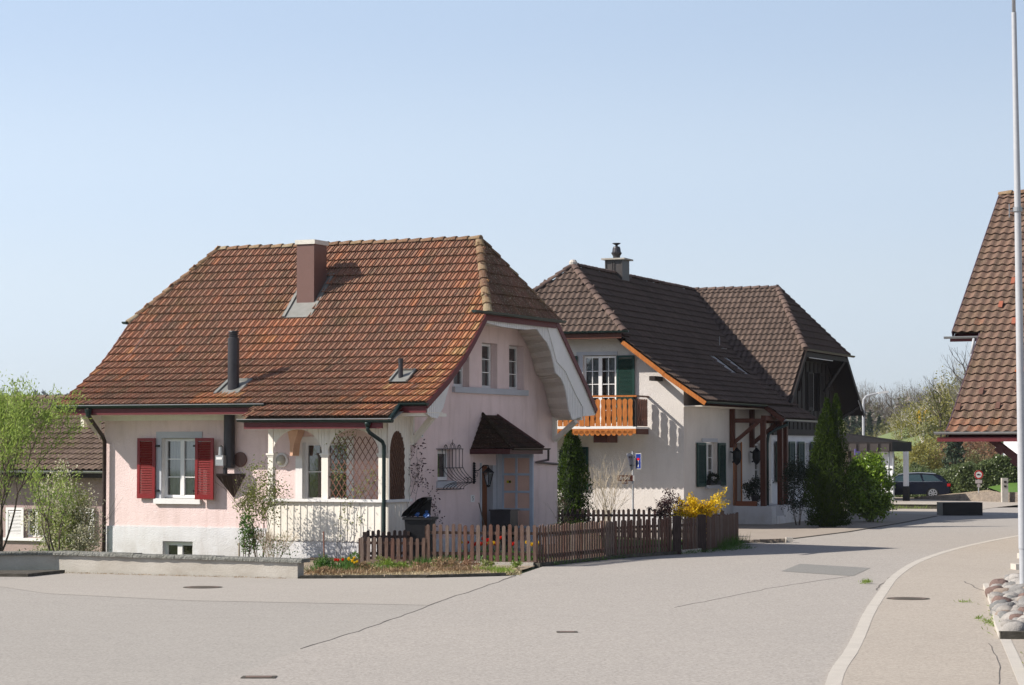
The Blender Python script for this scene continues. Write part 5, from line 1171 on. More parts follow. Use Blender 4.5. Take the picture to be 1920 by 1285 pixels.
kb = thing('bed_edging', 'thin dark edging stones along the front of the planting bed', 'edging')
ep = densify([(-4.6, 50.9), (-1.85, 51.12), (-.15, 52.0)], .7)
for a, c in zip(ep, ep[1:]):
    mb = MB(); mb.beam((a[0] + .01, a[1], .03), (c[0] - .01, c[1], .03 + random.uniform(-.004, .004)), .07, .08); mb.build('edging_stone', 'dkerb', kb)
fk = thing('fence_kerb', 'low concrete footing under the picket fence along the road', 'kerb')
b = MB(); ribbon(b, [(-2.0, 56.6), (.52, 55.96)], .16, -.1, .10); b.build('front_footing', 'concrete', fk)
b = MB(); ribbon(b, [(.60, 55.95), (2.60, 60.0), (4.35, 62.5)], .14, -.1, .09); b.build('side_footing', 'dkerb', fk)  # shaded side of the same concrete footing, painted in a darker colour
b = MB(); ribbon(b, [(4.45, 62.75), (5.15, 64.0)], .22, -.05, .11); b.build('gate_sill', 'kerb', fk)

def picket_mesh(w, h, t=.022):
    mb = MB(); P = [(w / 2, 0, 0)] + [(w / 2 * math.cos(math.pi * k / 6), 0, h - w / 2 + w / 2 * math.sin(math.pi * k / 6)) for k in range(7)] + [(-w / 2, 0, 0)]
    mb.prism(P, (0, t, 0)); return mb
def fence(name, label, pts, h, w=.088, gap=.155, z0=.06, mat='fence', rails=(.22, .78), group=None, posts=True, tilt=.02, hfun=None, railmat=None):
    f = thing(name, label, 'fence', (pts[0][0], pts[0][1], 0), 0, group); O = Vector((pts[0][0], pts[0][1], 0))
    pool = [picket_mesh(w * random.uniform(.9, 1.08), h * random.uniform(.975, 1.02)).mesh('picket', mat if mat != 'fence' else ('fence', 'fence_b', 'fence_c', 'fence')[k_ % 4]) for k_ in range(8)]
    rest = gap / 2
    for (x0, y0), (x1, y1) in zip(pts, pts[1:]):
        a, c = Vector((x0, y0, 0)), Vector((x1, y1, 0)); L = (c - a).length; d = (c - a) / L; nrm = Vector((d.y, -d.x, 0))
        if nrm.dot(Vector((0, -1, 0))) < 0: nrm = -nrm
        s = rest
        while s < L:
            p = a + d * s; ang = math.atan2(d.y, d.x)
            o = put('picket', random.choice(pool), f, mat=Matrix.Translation(p - O + nrm * .03 + Vector((0, 0, z0 + random.uniform(-.012, .012)))) @ Matrix.Rotation(ang, 4, 'Z') @ Matrix.Rotation(random.uniform(-tilt, tilt), 4, 'Y'))
            s += gap * random.uniform(.97, 1.03)
        rest = s - L
        for r in rails:
            mb = MB(); mb.beam(a - O - nrm * .015 + Vector((0, 0, z0 + h * r)), c - O - nrm * .015 + Vector((0, 0, z0 + h * r)), .035, .07); mb.build('rail', railmat or mat, f)
        if posts:
            n = max(1, int(L / 2.4 + .5))
            for k in range(n + 1):
                p = a.lerp(c, k / n) - O - nrm * .08; mb = MB(); mb.box(p.x - .045, p.y - .045, -.1, p.x + .045, p.y + .045, z0 + h * .95); mb.build('post', railmat or mat, f)
    return f
fence('picket_fence', 'low brown picket fence on the left, beside the porch corner', [(-3.68, 56.75), (-2.10, 56.35)], .64, gap=.153, z0=.04, group='brown picket fences of the pink house')
fence('picket_fence', 'taller brown picket fence row in front of the red and yellow tulips', [(-2.08, 56.75), (.56, 56.0)], .88, gap=.156, z0=.10, group='brown picket fences of the pink house')
fence('picket_fence', 'long brown picket fence running along the road up to the gate', [(.62, 56.05), (2.62, 60.08), (4.22, 62.35)], .92, gap=.148, z0=.06, group='brown picket fences of the pink house')
gt = fence('garden_gate', 'narrow greyer picket gate between two posts in the roadside fence', [(4.52, 62.75), (5.02, 63.6)], .88, w=.06, gap=.105, z0=.08, mat='fence', tilt=.005, posts=False)
gt['category'] = 'gate'
for p in ((4.38, 62.52), (5.15, 63.85)):
    mb = MB(); mb.box(p[0] - 4.52 - .11, p[1] - 62.75 - .11, 0, p[0] - 4.52 + .11, p[1] - 62.75 + .11, 1.02); mb.build('gate_post', 'fence_dk', gt)
fence('picket_fence', 'brown picket fence beyond the gate, ending at the forecourt', [(5.28, 64.1), (6.56, 68.5)], .9, gap=.15, z0=.05, group='brown picket fences of the pink house')
fence('picket_fence', 'dark picket fence seen against the white house wall at the back of the garden', [(1.3, 71.3), (6.35, 70.9)], .86, gap=.155, z0=.12, mat='fence_dk', group='brown picket fences of the pink house')
fence('picket_fence', 'short dark picket fence behind the low one, next to the bin', [(-3.6, 57.7), (-2.55, 57.95)], .72, gap=.13, z0=.08, mat='fence_dk', group='brown picket fences of the pink house')

# ================================================================ vegetation
def mesh_np(name, V, F, mats):
    me = bpy.data.meshes.new(name); me.vertices.add(len(V)); me.vertices.foreach_set('co', V.astype(np.float32).ravel())
    n, k = F.shape; me.loops.add(n * k); me.loops.foreach_set('vertex_index', F.astype(np.int32).ravel())
    me.polygons.add(n); me.polygons.foreach_set('loop_start', np.arange(0, n * k, k, dtype=np.int32))
    for m_ in (mats if isinstance(mats, (list, tuple)) else [mats]): me.materials.append(M[m_])
    me.update(calc_edges=True); me.validate(); return me
def leaf_geo(P, L, W, seed=0, up=0.0, D=None, spread=.8):
    """rhombic leaves at points P"""
    g = np.random.default_rng(seed); n = len(P)
    d = g.normal(size=(n, 3))
    if D is not None: d = D + d * spread
    d[:, 2] += up; d /= np.linalg.norm(d, axis=1, keepdims=True) + 1e-9
    r = g.normal(size=(n, 3)); s = np.cross(d, r); s /= np.linalg.norm(s, axis=1, keepdims=True) + 1e-9
    nn = np.cross(d, s)
    l = L * g.uniform(.6, 1.25, (n, 1)); w = W * g.uniform(.7, 1.2, (n, 1))
    V = np.stack([P, P + d * l * .45 + s * w * .5 + nn * w * .12, P + d * l, P + d * l * .45 - s * w * .5 + nn * w * .12], 1).reshape(-1, 3)
    return V, np.arange(4 * n).reshape(n, 4)
def leaves(name, mat, P, L, W, parent, seed=0, **k):
    V, F = leaf_geo(np.asarray(P, float), L, W, seed, **k); return put(name, mesh_np(name, V, F, mat), parent)
def grow(mb, p, d, ln, r, depth, tips, rnd, split=(2, 3), ang=.5, shrink=.72, up=.15, seg=3, minr=.004, nodes=None, curv=.12, sides=5):
    pts = [p]; rs = [r]; dd = d.copy()
    for i in range(seg):
        dd = (dd + Vector((rnd.uniform(-1, 1), rnd.uniform(-1, 1), rnd.uniform(-1, 1))) * curv + Vector((0, 0, up * .3))).normalized()
        pts.append(pts[-1] + dd * (ln / seg)); rs.append(max(minr, r * (1 - (1 - shrink) * (i + 1) / seg)))
    mb.tube(pts, rs, sides if depth > 1 else 3, cap=False)
    if nodes is not None: nodes += [(q, dd.copy(), depth) for q in pts[1:]]
    if depth == 0: tips.append((pts[-1], dd)); return
    for k in range(rnd.randint(*split)):
        a = rnd.uniform(0, 6.283); o = dd.orthogonal().normalized(); o = Matrix.Rotation(a, 3, dd) @ o
        nd = (dd + o * rnd.uniform(ang * .5, ang * 1.3) + Vector((0, 0, up))).normalized()
        q = pts[-1] if k == 0 else pts[rnd.randint(max(1, seg - 1), seg)]
        grow(mb, q, nd, ln * rnd.uniform(shrink * .85, shrink * 1.15), rs[-1] * .75, depth - 1, tips, rnd, split, ang, shrink, up, seg, minr, nodes, curv, sides)
M['bark'] = pm('grey_brown_bark', (.11, .085, .065), (.06, .045, .035), scale=6, fine=20, rough=.9, bump=.6, stretch=(4, 4, 1))
M['bark_pale'] = pm('pale_twig_bark', (.42, .36, .27), (.26, .21, .15), scale=6, fine=20, rough=.9)
M['birch'] = pm('white_birch_bark', (.62, .58, .52), (.25, .22, .2), scale=5, fine=9, rough=.8, stretch=(1, 1, 3), var=.6)
M['l_willow'] = leaf_mat('willow_spring_leaf', (.34, .43, .10), (.22, .31, .07), .5)
M['l_bud'] = leaf_mat('olive_bud_leaf', (.20, .21, .06), (.13, .12, .045), .35)
M['l_green'] = leaf_mat('fresh_green_leaf', (.085, .18, .025), (.05, .115, .02), .3)
M['l_lime'] = leaf_mat('bright_lime_leaf', (.24, .33, .045), (.14, .22, .035), .4)
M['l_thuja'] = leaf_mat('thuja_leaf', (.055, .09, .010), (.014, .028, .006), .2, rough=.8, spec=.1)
M['l_conifer'] = leaf_mat('columnar_conifer_leaf', (.075, .12, .014), (.02, .04, .009), .2, rough=.8, spec=.1)
M['l_laurel'] = leaf_mat('glossy_laurel_leaf', (.22, .33, .03), (.09, .17, .02), .25, rough=.3, spec=.5)
M['l_hedge'] = leaf_mat('hedge_leaf', (.14, .175, .06), (.07, .10, .035), .25, rough=.35, spec=.5)
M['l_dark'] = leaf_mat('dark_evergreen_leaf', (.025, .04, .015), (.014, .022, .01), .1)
M['l_blossom'] = leaf_mat('cream_blossom', (.66, .63, .50), (.50, .48, .30), .4)
M['l_forsythia'] = leaf_mat('yellow_forsythia_flower', (.78, .56, .012), (.68, .44, .01), .35)
M['l_red'] = leaf_mat('dark_red_brown_leaf', (.07, .03, .03), (.04, .018, .02), .2)
M['l_dry'] = leaf_mat('dry_brown_leaf', (.34, .23, .13), (.20, .13, .07), .2)
M['l_straw'] = leaf_mat('straw_grass', (.46, .38, .24), (.30, .24, .13), .3)
M['l_rose'] = leaf_mat('olive_rose_leaf', (.24, .28, .07), (.14, .15, .05), .35)
M['l_tulip_r'] = leaf_mat('red_tulip_petal', (.75, .035, .012), (.6, .02, .01), .3)
M['l_tulip_y'] = leaf_mat('yellow_tulip_petal', (.85, .58, .015), (.75, .5, .01), .3)
M['l_far'] = leaf_mat('far_olive_foliage', (.165, .165, .06), (.115, .115, .045), .3)
M['l_gold'] = leaf_mat('golden_olive_foliage', (.27, .25, .05), (.17, .16, .045), .35)
M['l_twig'] = leaf_mat('bare_twig_haze', (.19, .165, .135), (.13, .11, .095), .2)
M['l_pine'] = leaf_mat('far_conifer_foliage', (.04, .062, .03), (.025, .04, .022), .1)
M['l_rust'] = leaf_mat('rusty_spring_foliage', (.27, .15, .085), (.19, .11, .06), .3)

def ell(n, c, r, seed, shell=.55):
    g = np.random.default_rng(seed); v = g.normal(size=(n, 3)); v /= np.linalg.norm(v, axis=1, keepdims=True)
    rad = g.uniform(shell, 1, (n, 1)); return np.array(c) + v * rad * np.array(r)
def clumpy(n, c, r, seed, k=26, cr=.3, shell=.5):
    """points gathered in clumps through an ellipsoid, leaving gaps"""
    g = np.random.default_rng(seed); C = ell(k, (0, 0, 0), (1, 1, 1), seed + 1, shell); ix = g.integers(0, k, n)
    P = C[ix] + g.normal(size=(n, 3)) * cr * g.uniform(.5, 1.1, (k, 1))[ix]
    return np.array(c) + P * np.array(r)

# young willow at the left edge
def willow(name, label, x, y, z, h, seed, n_up, spread, nl):
    t = thing(name, label, 'tree', (x, y, z)); rnd = random.Random(seed); mb = MB(); tips = []; nodes = []
    for i in range(n_up):
        a = rnd.uniform(0, 6.283); s_ = rnd.uniform(.25, spread) * (1 if i else .2)
        d = Vector((math.cos(a) * s_, math.sin(a) * s_, 1)).normalized()
        grow(mb, Vector((0, 0, rnd.uniform(.2, .45) * h if i else 0)), d, h * (.34 if i else .42), .05 if i == 0 else .028, 3, tips, rnd, (2, 3), .45, .68, .2, 4, .004, nodes)
    mb.build('trunk', 'bark', t)
    g = np.random.default_rng(seed); P = []; D = []
    fine = [q for q in nodes if q[2] <= 1 or (q[2] == 2 and rnd.random() < .6)]
    for q, d, dp in fine:
        for _ in range(nl):
            k = g.uniform(0, 1); j = g.normal(size=3) * .11
            P.append(np.array(q) + np.array(d) * k * .22 + j); D.append(np.array(d))
    leaves('foliage', 'l_willow', P, .105, .03, t, seed, D=np.array(D), spread=.6)
    return t
willow('young_tree', 'slender young tree with pale green new leaves at the left edge', -12.15, 55.6, -1.25, 5.1, 11, 6, .42, 15)
willow('young_tree', 'thin leaning young tree with pale green leaves in front of the blossoming shrub', -11.0, 56.6, -1.25, 3.3, 23, 2, .3, 7)
# blossoming shrub at the house corner
def shrub(name, label, loc, r, h, mat, nleaf, L, W, seed, stems=7, clumps=24, cr=.3, stemmat='bark', cat='shrub', z0=.25, group=None, extra=(), shell=.35, depth=2, sr=.014):
    t = thing(name, label, cat, loc, 0, group); rnd = random.Random(seed); mb = MB(); tips = []; nodes = []
    for i in range(stems):
        a = 6.283 * i / stems + rnd.uniform(-.4, .4); s_ = rnd.uniform(.15, .6) * min(1.2, 2 * r / h)
        grow(mb, Vector((math.cos(a) * r * .12, math.sin(a) * r * .12, 0)), Vector((math.cos(a) * s_, math.sin(a) * s_, 1)).normalized(), h * .42, sr, depth, tips, rnd, (2, 3), .5, .7, .12, 3, .003, nodes)
    mb.build('stems', stemmat, t)
    cz = h * (z0 + 1) / 2; rz = h * (1 - z0) / 2
    if nleaf: leaves('foliage', mat, clumpy(nleaf, (0, 0, cz), (r, r, rz), seed, clumps, cr, shell), L, W, t, seed, up=.25)
    for m_, nm, n, l_, w_, zz0, zz1 in extra:
        leaves(nm, m_, clumpy(n, (0, 0, h * (zz0 + zz1) / 2), (r * 1.02, r * 1.02, h * (zz1 - zz0) / 2), seed + 5, clumps, cr, shell), l_, w_, t, seed + 3)
    return t, nodes
shrub('blossoming_shrub', 'tall shrub full of cream white blossom at the left corner of the pink house', (-11.5, 60.6, -1.2), .95, 3.4, 'l_rose', 6500, .07, .04, 31, 7, 70, .17, extra=(('l_blossom', 'blossom', 9000, .06, .055, .2, 1.02),), z0=.05)
shrub('round_bush', 'small dense round green bush behind the low wall', (-11.45, 56.4, -.62), .52, .95, 'l_green', 5200, .06, .035, 37, 5, 60, .18, shell=.6)
shrub('ground_shrub', 'low leafy green plants between the round bush and the pink house', (-10.35, 57.5, -.75), .75, .9, 'l_green', 3000, .07, .035, 41, 6, 30, .22, extra=(('l_blossom', 'blossom', 160, .04, .04, .4, 1.0),))
# rose shrub next to the porch
t, nodes = shrub('rose_shrub', 'wiry rose shrub with sparse olive leaves against the pink wall left of the porch', (-6.35, 59.3, -.15), .62, 2.5, 'l_rose', 2600, .065, .038, 43, 6, 46, .2, z0=.35, depth=3, sr=.013)
shrub('leafy_shrub', 'dense dark green leafy shrub at the foot of the rose, left side', (-6.62, 58.7, -.15), .3, 1.25, 'l_green', 1100, .075, .035, 47, 4, 22, .25)
shrub('dry_shrub', 'tangled grey dry shrub at the foot of the porch', (-5.95, 58.5, -.15), .55, .95, 'l_dry', 900, .04, .012, 53, 14, 30, .25, stemmat='bark_pale', depth=3, sr=.008, extra=(('l_green', 'leaves', 260, .07, .03, .2, .9),))
# climbers on the porch
def climber(name, label, paths, nl, mat, L, W, seed, spread=.09):
    t = thing(name, label, 'climbing plant', tuple(paths[0][0])); O = Vector(paths[0][0]); rnd = random.Random(seed); g = np.random.default_rng(seed); mb = MB(); P = []
    for p in paths:
        pts = [Vector(p[0]) - O]
        for a, c in zip(p, p[1:]):
            for k in range(1, 7):
                q = Vector(a).lerp(Vector(c), k / 6) - O + Vector([rnd.uniform(-.03, .03) for _ in range(3)]); pts.append(q)
        mb.tube(pts, [.009 * (1 - .6 * i / len(pts)) for i in range(len(pts))], 4)
        for q in pts[3:]:
            if rnd.random() < .55:
                e = q + Vector([rnd.uniform(-.14, .14), rnd.uniform(-.14, .14), rnd.uniform(-.06, .16)]); mb.tube([q, q.lerp(e, .5) + Vector((0, 0, .02)), e], [.004, .003, .002], 3)
                for _ in range(int(nl * rnd.uniform(.3, 1.8))): P.append(np.array(e) + g.normal(size=3) * spread)
    mb.build('stems', 'bark', t); leaves('foliage', mat, P, L, W, t, seed); return t
climber('climbing_rose', 'sparse climbing plant on the diamond trellis of the porch', [[w1(-1.4, -1.3, 0), w1(-1.3, -1.27, 1.5), w1(-1.2, -1.24, 2.4), w1(-1.1, -1.22, 3.2)], [w1(-1.3, -1.3, .1), w1(-1.0, -1.27, 1.4), w1(-.55, -1.24, 2.0)], [w1(-1.2, -1.24, 2.6), w1(-1.4, -1.24, 2.9), w1(-.9, -1.24, 3.15)], [w1(-.9, -1.3, .3), w1(-.75, -1.26, 1.6), w1(-.4, -1.24, 1.9)]], 16, 'l_rose', .07, .04, 61, .07)
climber('climbing_vine', 'dark climbing vine on the boards right of the reed screen above the bin', [[w1(.12, -.3, 0), w1(.08, -.2, 1.2), w1(.06, -.1, 2.2), w1(.06, .1, 3.0)], [w1(.08, .0, .8), w1(.1, .3, 1.8), w1(.1, .2, 2.7)], [w1(.1, .2, .6), w1(.15, .7, 1.2), w1(.2, .8, 1.7)], [w1(.1, .5, .3), w1(.2, 1.0, .9), w1(.2, 1.3, 1.2)], [w1(.08, -.1, 1.6), w1(.1, .35, 2.3), w1(.12, .5, 2.5)]], 13, 'l_red', .07, .04, 67, .08)
# garden shrubs
def column(name, label, x, y, h, r, seed, mat, spires=((0, 0, 1.0),), n=9000, L=.09, W=.035, cat='conifer', loc_z=0.0):
    t = thing(name, label, cat, (x, y, loc_z)); g = np.random.default_rng(seed); P = []; D = []
    for sx, sy, sh in spires:
        m_ = int(n * sh / sum(s_[2] for s_ in spires)); H = h * sh
        u = g.uniform(0, 1, m_) ** 1.05; z = u * H; rad = r * (np.minimum(1, (1 - u) * 2.1) ** .75) * (1 - .12 * (u < .12)); rad = np.maximum(rad, .02)
        a = g.uniform(0, 2 * np.pi, m_); bump = 1 + .20 * np.sin(a * 5 + z * 3.1 + seed) + .17 * np.sin(a * 8 - z * 6.3) + .12 * np.sin(z * 15 + a * 4)
        rr = rad * bump * g.uniform(.78, 1.04, m_)
        rr = rr * np.where(g.uniform(0, 1, m_) < .3, .7, 1); P.append(np.stack([sx + rr * np.cos(a), sy + rr * np.sin(a), z + .05], 1)); D.append(np.stack([np.cos(a) * .5, np.sin(a) * .5, np.full(m_, .9)], 1))
    leaves('foliage', mat, np.concatenate(P), L, W, t, seed, D=np.concatenate(D), spread=.35)
    mb = MB()
    for sx, sy, sh in spires: mb.tube([(sx * .3, sy * .3, 0), (sx, sy, h * sh * .5), (sx, sy, h * sh * .93)], [r * .5, r * .42, .02], 8)
    mb.build('trunk', 'l_dark', t); return t
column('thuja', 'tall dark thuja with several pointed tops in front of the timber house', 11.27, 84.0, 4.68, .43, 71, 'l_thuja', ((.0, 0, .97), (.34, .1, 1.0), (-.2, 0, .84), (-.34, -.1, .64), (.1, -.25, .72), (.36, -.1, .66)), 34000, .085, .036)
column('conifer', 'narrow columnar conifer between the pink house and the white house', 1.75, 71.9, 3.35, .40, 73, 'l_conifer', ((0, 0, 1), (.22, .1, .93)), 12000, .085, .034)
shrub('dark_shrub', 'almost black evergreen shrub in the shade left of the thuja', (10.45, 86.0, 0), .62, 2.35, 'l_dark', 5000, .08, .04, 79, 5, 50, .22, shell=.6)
shrub('low_shrub', 'low light green shrub behind the picket fence near the house corner', (1.6, 61.7, .05), .62, .95, 'l_lime', 2600, .05, .028, 83, 6, 34, .2, extra=(('l_rust', 'new_shoots', 200, .06, .03, .5, 1.1),))
shrub('bare_shrub', 'pale bare twiggy shrub in front of the white house wall', (2.95, 73.2, 0), .6, 2.25, 'l_straw', 160, .04, .02, 89, 15, 30, .3, stemmat='bark_pale', depth=3, sr=.014)
shrub('red_shrub', 'dark red brown leafed shrub left of the yellow forsythia', (4.7, 70.2, 0), .62, 1.5, 'l_red', 1500, .08, .04, 97, 7, 40, .14, z0=.35)
shrub('dead_rose', 'thin straw coloured dead rose stems beside the conifer', (1.35, 66.2, .0), .22, 1.6, 'l_rust', 90, .05, .03, 98, 5, 8, .2, stemmat='bark_pale', depth=2, sr=.01, cat='shrub')
fo = thing('forsythia', 'bright yellow flowering forsythia with arching branches', 'shrub', (5.6, 69.9, 0)); rnd = random.Random(5); mb = MB(); P = []; g = np.random.default_rng(5)
for i in range(32):
    a = rnd.uniform(-1, 1) * 1.25 + (0 if i % 2 else math.pi); tilt = rnd.uniform(.1, 1.0); L_ = rnd.uniform(.5, .95) * (1.3 if math.cos(a) > 0 and tilt > .6 else 1)
    pts = [Vector((0, 0, .55))]; d = Vector((math.cos(a) * tilt, math.sin(a) * .5 * tilt, 1.1)).normalized()
    for k in range(8):
        d = (d + Vector((rnd.uniform(-.12, .12), rnd.uniform(-.12, .12), -.06 - .05 * tilt))).normalized(); pts.append(pts[-1] + d * L_ / 8 * 1.15)
        for _ in range(26): P.append(np.array(pts[-1]) + g.normal(size=3) * (.045 + .03 * (k < 5)) - np.array(d) * g.uniform(0, .12))
    mb.tube(pts, [.012 - .001 * k for k in range(9)], 4)
mb.tube([(0, 0, 0), (.01, 0, .58)], .03, 6); mb.build('stems', 'bark', fo); leaves('blossom', 'l_forsythia', P, .065, .042, fo, 5, up=.1)
leaves('leaves', 'l_lime', np.array(P)[::40] + [0, 0, .03], .05, .02, fo, 6)
shrub('laurel_bush', 'big round glossy laurel bush right of the thuja', (13.72, 90.0, 0), .88, 2.52, 'l_laurel', 15000, .13, .07, 101, 6, 110, .15, shell=.75, z0=.06)
hb = thing('added_shade_hedge', 'unseen tall hedge added behind the pink house to shade the white house', 'hedge', (-2.2, 79.5, 0), R(-12)); g = np.random.default_rng(55)  # unseen hedge, added to shade the lower front of the white house
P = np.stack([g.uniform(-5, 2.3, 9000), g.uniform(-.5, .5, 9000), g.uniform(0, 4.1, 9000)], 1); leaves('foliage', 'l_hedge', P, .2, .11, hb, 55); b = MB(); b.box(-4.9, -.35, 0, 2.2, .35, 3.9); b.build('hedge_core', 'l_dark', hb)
# flowers
def flower(name, label, cat, x, y, z, h, mat, seed, group, petals=6, size=.075):
    t = thing(name, label, cat, (x, y, z), random.uniform(0, 6), group); mb = MB(); mb.tube([(0, 0, 0), (.01, 0, h * .6), (.0, .01, h)], .006, 4); mb.build('stem', 'l_green', t)
    mb = MB()
    for k in range(petals):
        a = 6.283 * k / petals; c, s_ = math.cos(a), math.sin(a); w_ = size * .42
        mb.add([(0, 0, h), (c * size * .5 - s_ * w_, s_ * size * .5 + c * w_, h + size * .5), (c * size * .38, s_ * size * .38, h + size * 1.25), (c * size * .5 + s_ * w_, s_ * size * .5 - c * w_, h + size * .5)], [(0, 1, 2, 3)])
    mb.build('flower', mat, t)
    g = np.random.default_rng(seed); P = np.zeros((5, 3)); leaves('leaf', 'l_green', P, h * .85, .05, t, seed, up=2.2)
for i, (x, y, c_) in enumerate(((-.95, 58.9, 'r'), (-.82, 59.1, 'r'), (-.72, 58.8, 'r'), (-.62, 59.2, 'r'), (-.5, 59.0, 'r'), (-.42, 58.85, 'r'), (-.88, 58.7, 'r'), (-.3, 59.1, 'r'), (-1.12, 58.9, 'r'), (-.77, 59.3, 'r'), (-.66, 58.95, 'r'), (.02, 59.0, 'r'))):
    flower('tulip', 'red tulip in the cluster behind the taller picket fence', 'tulip', x, y, .05, random.uniform(.28, .36) + (.12 if i in (3, 7, 2) else 0), 'l_tulip_r', 200 + i, 'red tulips behind the fence', size=.09)
for i, (x, y) in enumerate(((-1.28, 58.8), (-.55, 58.6), (-.35, 58.55), (-.47, 58.7), (.42, 58.7), (.5, 58.85), (.66, 58.7), (.38, 58.9))):
    flower('tulip', 'yellow tulip behind the taller picket fence', 'tulip', x, y, .05, random.uniform(.3, .38), 'l_tulip_y', 220 + i, 'yellow tulips behind the fence', size=.09)
for i, (x, y) in enumerate(((-4.02, 53.6), (-3.86, 53.7), (-3.95, 53.45))):
    flower('tulip', 'small red tulip in the bed in front of the porch', 'tulip', x, y, .04, .2, 'l_tulip_r', 230 + i, 'small red tulips in front of the porch', size=.06)
for i in range(9):
    flower('daffodil', 'yellow daffodil in the clump in front of the porch corner', 'daffodil', -3.62 + random.uniform(-.16, .2), 53.4 + random.uniform(-.3, .3), .04, random.uniform(.14, .26), 'l_tulip_y', 240 + i, 'daffodils in front of the porch corner', size=.05)
def tuft(P, h, mat, n, seed, spread, name, label_kind='stuff', W=.012, lift=.9):
    g = np.random.default_rng(seed); P = np.asarray(P, float); ix = g.integers(0, len(P), n); Q = P[ix] + np.concatenate([g.normal(size=(n, 2)) * spread, np.zeros((n, 1))], 1)
    V, F = leaf_geo(Q, h, W, seed, up=lift); o = put(name, mesh_np(name, V, F, mat)); o['kind'] = 'stuff'; return o
tuft([(-4.35 + .2 * i, 53.3 + .25 * (i % 3), .03) for i in range(7)] , .2, 'l_green', 2600, 1, .16, 'ground_cover')
tuft([(-2.2, 55.5, .03), (-1.95, 55.7, .03), (-1.7, 55.6, .03), (-1.5, 55.75, .03)], .26, 'l_green', 900, 2, .12, 'grass')
tuft([(-4.3, 52.2, .03), (-3.9, 52.1, .03), (-3.5, 52.2, .03), (-2.9, 52.9, .03), (-2.6, 52.8, .03), (-1.5, 53.2, .03), (-1.3, 53.6, .03), (-1.0, 53.4, .03), (-2.1, 53.2, .03)], .16, 'l_dry', 3600, 3, .2, 'dry_plants', W=.016, lift=.4)
tuft([(-2.75, 54.4, .03), (-2.5, 54.3, .03), (-.4, 53.6, .03), (-.25, 53.2, .03), (-.75, 53.7, .03), (-3.3, 54.8, .03), (-1.7, 55.3, .03), (-.2, 52.6, .03)], .15, 'l_lime', 1500, 4, .12, 'weeds')
tuft([(-.1, 57.9, .05), (-.6, 58.4, .05), (.1, 58.4, .05), (-1.1, 58.4, .05), (.5, 58.2, .05)], .22, 'l_green', 1500, 5, .25, 'tulip_leaves', W=.03)
tuft([(4.0 + .2 * i, 61.9 + .3 * i, .02) for i in range(2, 14)] + [(1 + .25 * i, 56.7 + .5 * i, .02) for i in range(12)], .13, 'l_green', 1600, 6, .1, 'verge_weeds')
tuft([(6.2, 66.8, .02), (6.4, 67.6, .02), (6.6, 68.3, .02), (5.8, 65.6, .02), (6.1, 66.3, .02)], .38, 'l_green', 700, 7, .12, 'weeds_at_fence_end')
tuft([(7.37, 48.9, .03), (7.33, 48.8, .03)], .10, 'l_lime', 120, 8, .05, 'kerb_weed')
tuft([(7.62 - .01 * i, 38.5 - .55 * i, .03) for i in range(7)] + [(8.2, 42.6, .03)], .07, 'l_lime', 420, 9, .06, 'edge_weeds')
tuft([(-10 + .45 * i, 53.12 - .2 * i, .01) for i in range(12)], .03, 'l_dry', 900, 10, .12, 'wall_foot_litter', lift=.2)
for i, (x, y, r_, h_, m_, n_) in enumerate(((-4.25, 53.6, .28, .30, 'l_green', 900), (-3.9, 54.6, .22, .26, 'l_green', 500), (-3.0, 55.2, .2, .25, 'l_rose', 420), (-2.65, 54.2, .26, .24, 'l_lime', 520), (-2.05, 53.8, .24, .2, 'l_dry', 520), (-1.55, 54.2, .3, .26, 'l_dry', 800), (-1.0, 54.6, .26, .2, 'l_rust', 420), (-3.35, 53.2, .24, .2, 'l_dry', 420), (-4.2, 52.3, .22, .16, 'l_dry', 380), (-.55, 54.9, .2, .16, 'l_rose', 300), (.1, 54.9, .14, .14, 'l_lime', 200))):
    kind_ = {'l_green': 'dark green leafy', 'l_rose': 'olive leafed', 'l_lime': 'light green', 'l_dry': 'dry brown', 'l_rust': 'reddish'}[m_]
    shrub('bed_plant', kind_ + ' low plant in the bed ' + ('at its left end near the wall' if x < -3.8 else 'in front of the low fence' if x < -2.3 else 'in front of the taller fence' if x < -.8 else 'near the right tip'), (x, y, .02), r_, h_, m_, n_, .075, .022, 600 + i, 4, 14, .25, z0=.05, depth=1, sr=.006, group='low plants in the bed before the fence', cat='plant')
g_ = np.random.default_rng(77); Q = np.stack([g_.uniform(-4.4, .2, 5200), g_.uniform(51.3, 54.2, 5200), np.full(5200, .035)], 1)
Q = Q[(Q[:, 1] > 51.1 + .2 * (Q[:, 0] + 4.4))]
V, F = leaf_geo(Q, .06, .028, 78, up=.15); o = put('wood_chips', mesh_np('wood_chips', V, F, 'l_straw')); o['kind'] = 'stuff'
for nm, x, y, c_ in (('flower_pot', -3.72, 55.6, 0),):
    t = thing(nm, 'small terracotta flower pot with a green plant beside the porch downpipe', 'flower pot', (x, y, .03)); mb = MB(); mb.lathe([(.06, 0), (.09, .14), (.1, .14), (.1, .17), (.01, .16)], (0, 0, 0), 12); mb.build('pot', pm('pale_terracotta', (.45, .26, .16)), t)
    leaves('plant', 'l_green', ell(160, (0, 0, .22), (.1, .1, .09), 3), .07, .03, t, 3)
sk = thing('wooden_stake', 'thin brown wooden stake standing before the porch boards', 'stake', (-4.32, 54.2, 0)); b = MB(); b.tube([(0, 0, 0), (-.02, 0, .9)], .018, 6); b.build('stake_pole', 'trellis', sk)
sk = thing('wooden_stake', 'short pale stake behind the low wall left of the shrubs', 'stake', (-6.55, 56.5, -.3)); b = MB(); b.tube([(0, 0, 0), (0, 0, .85)], .025, 6); b.build('stake_pole', 'bark_pale', sk)
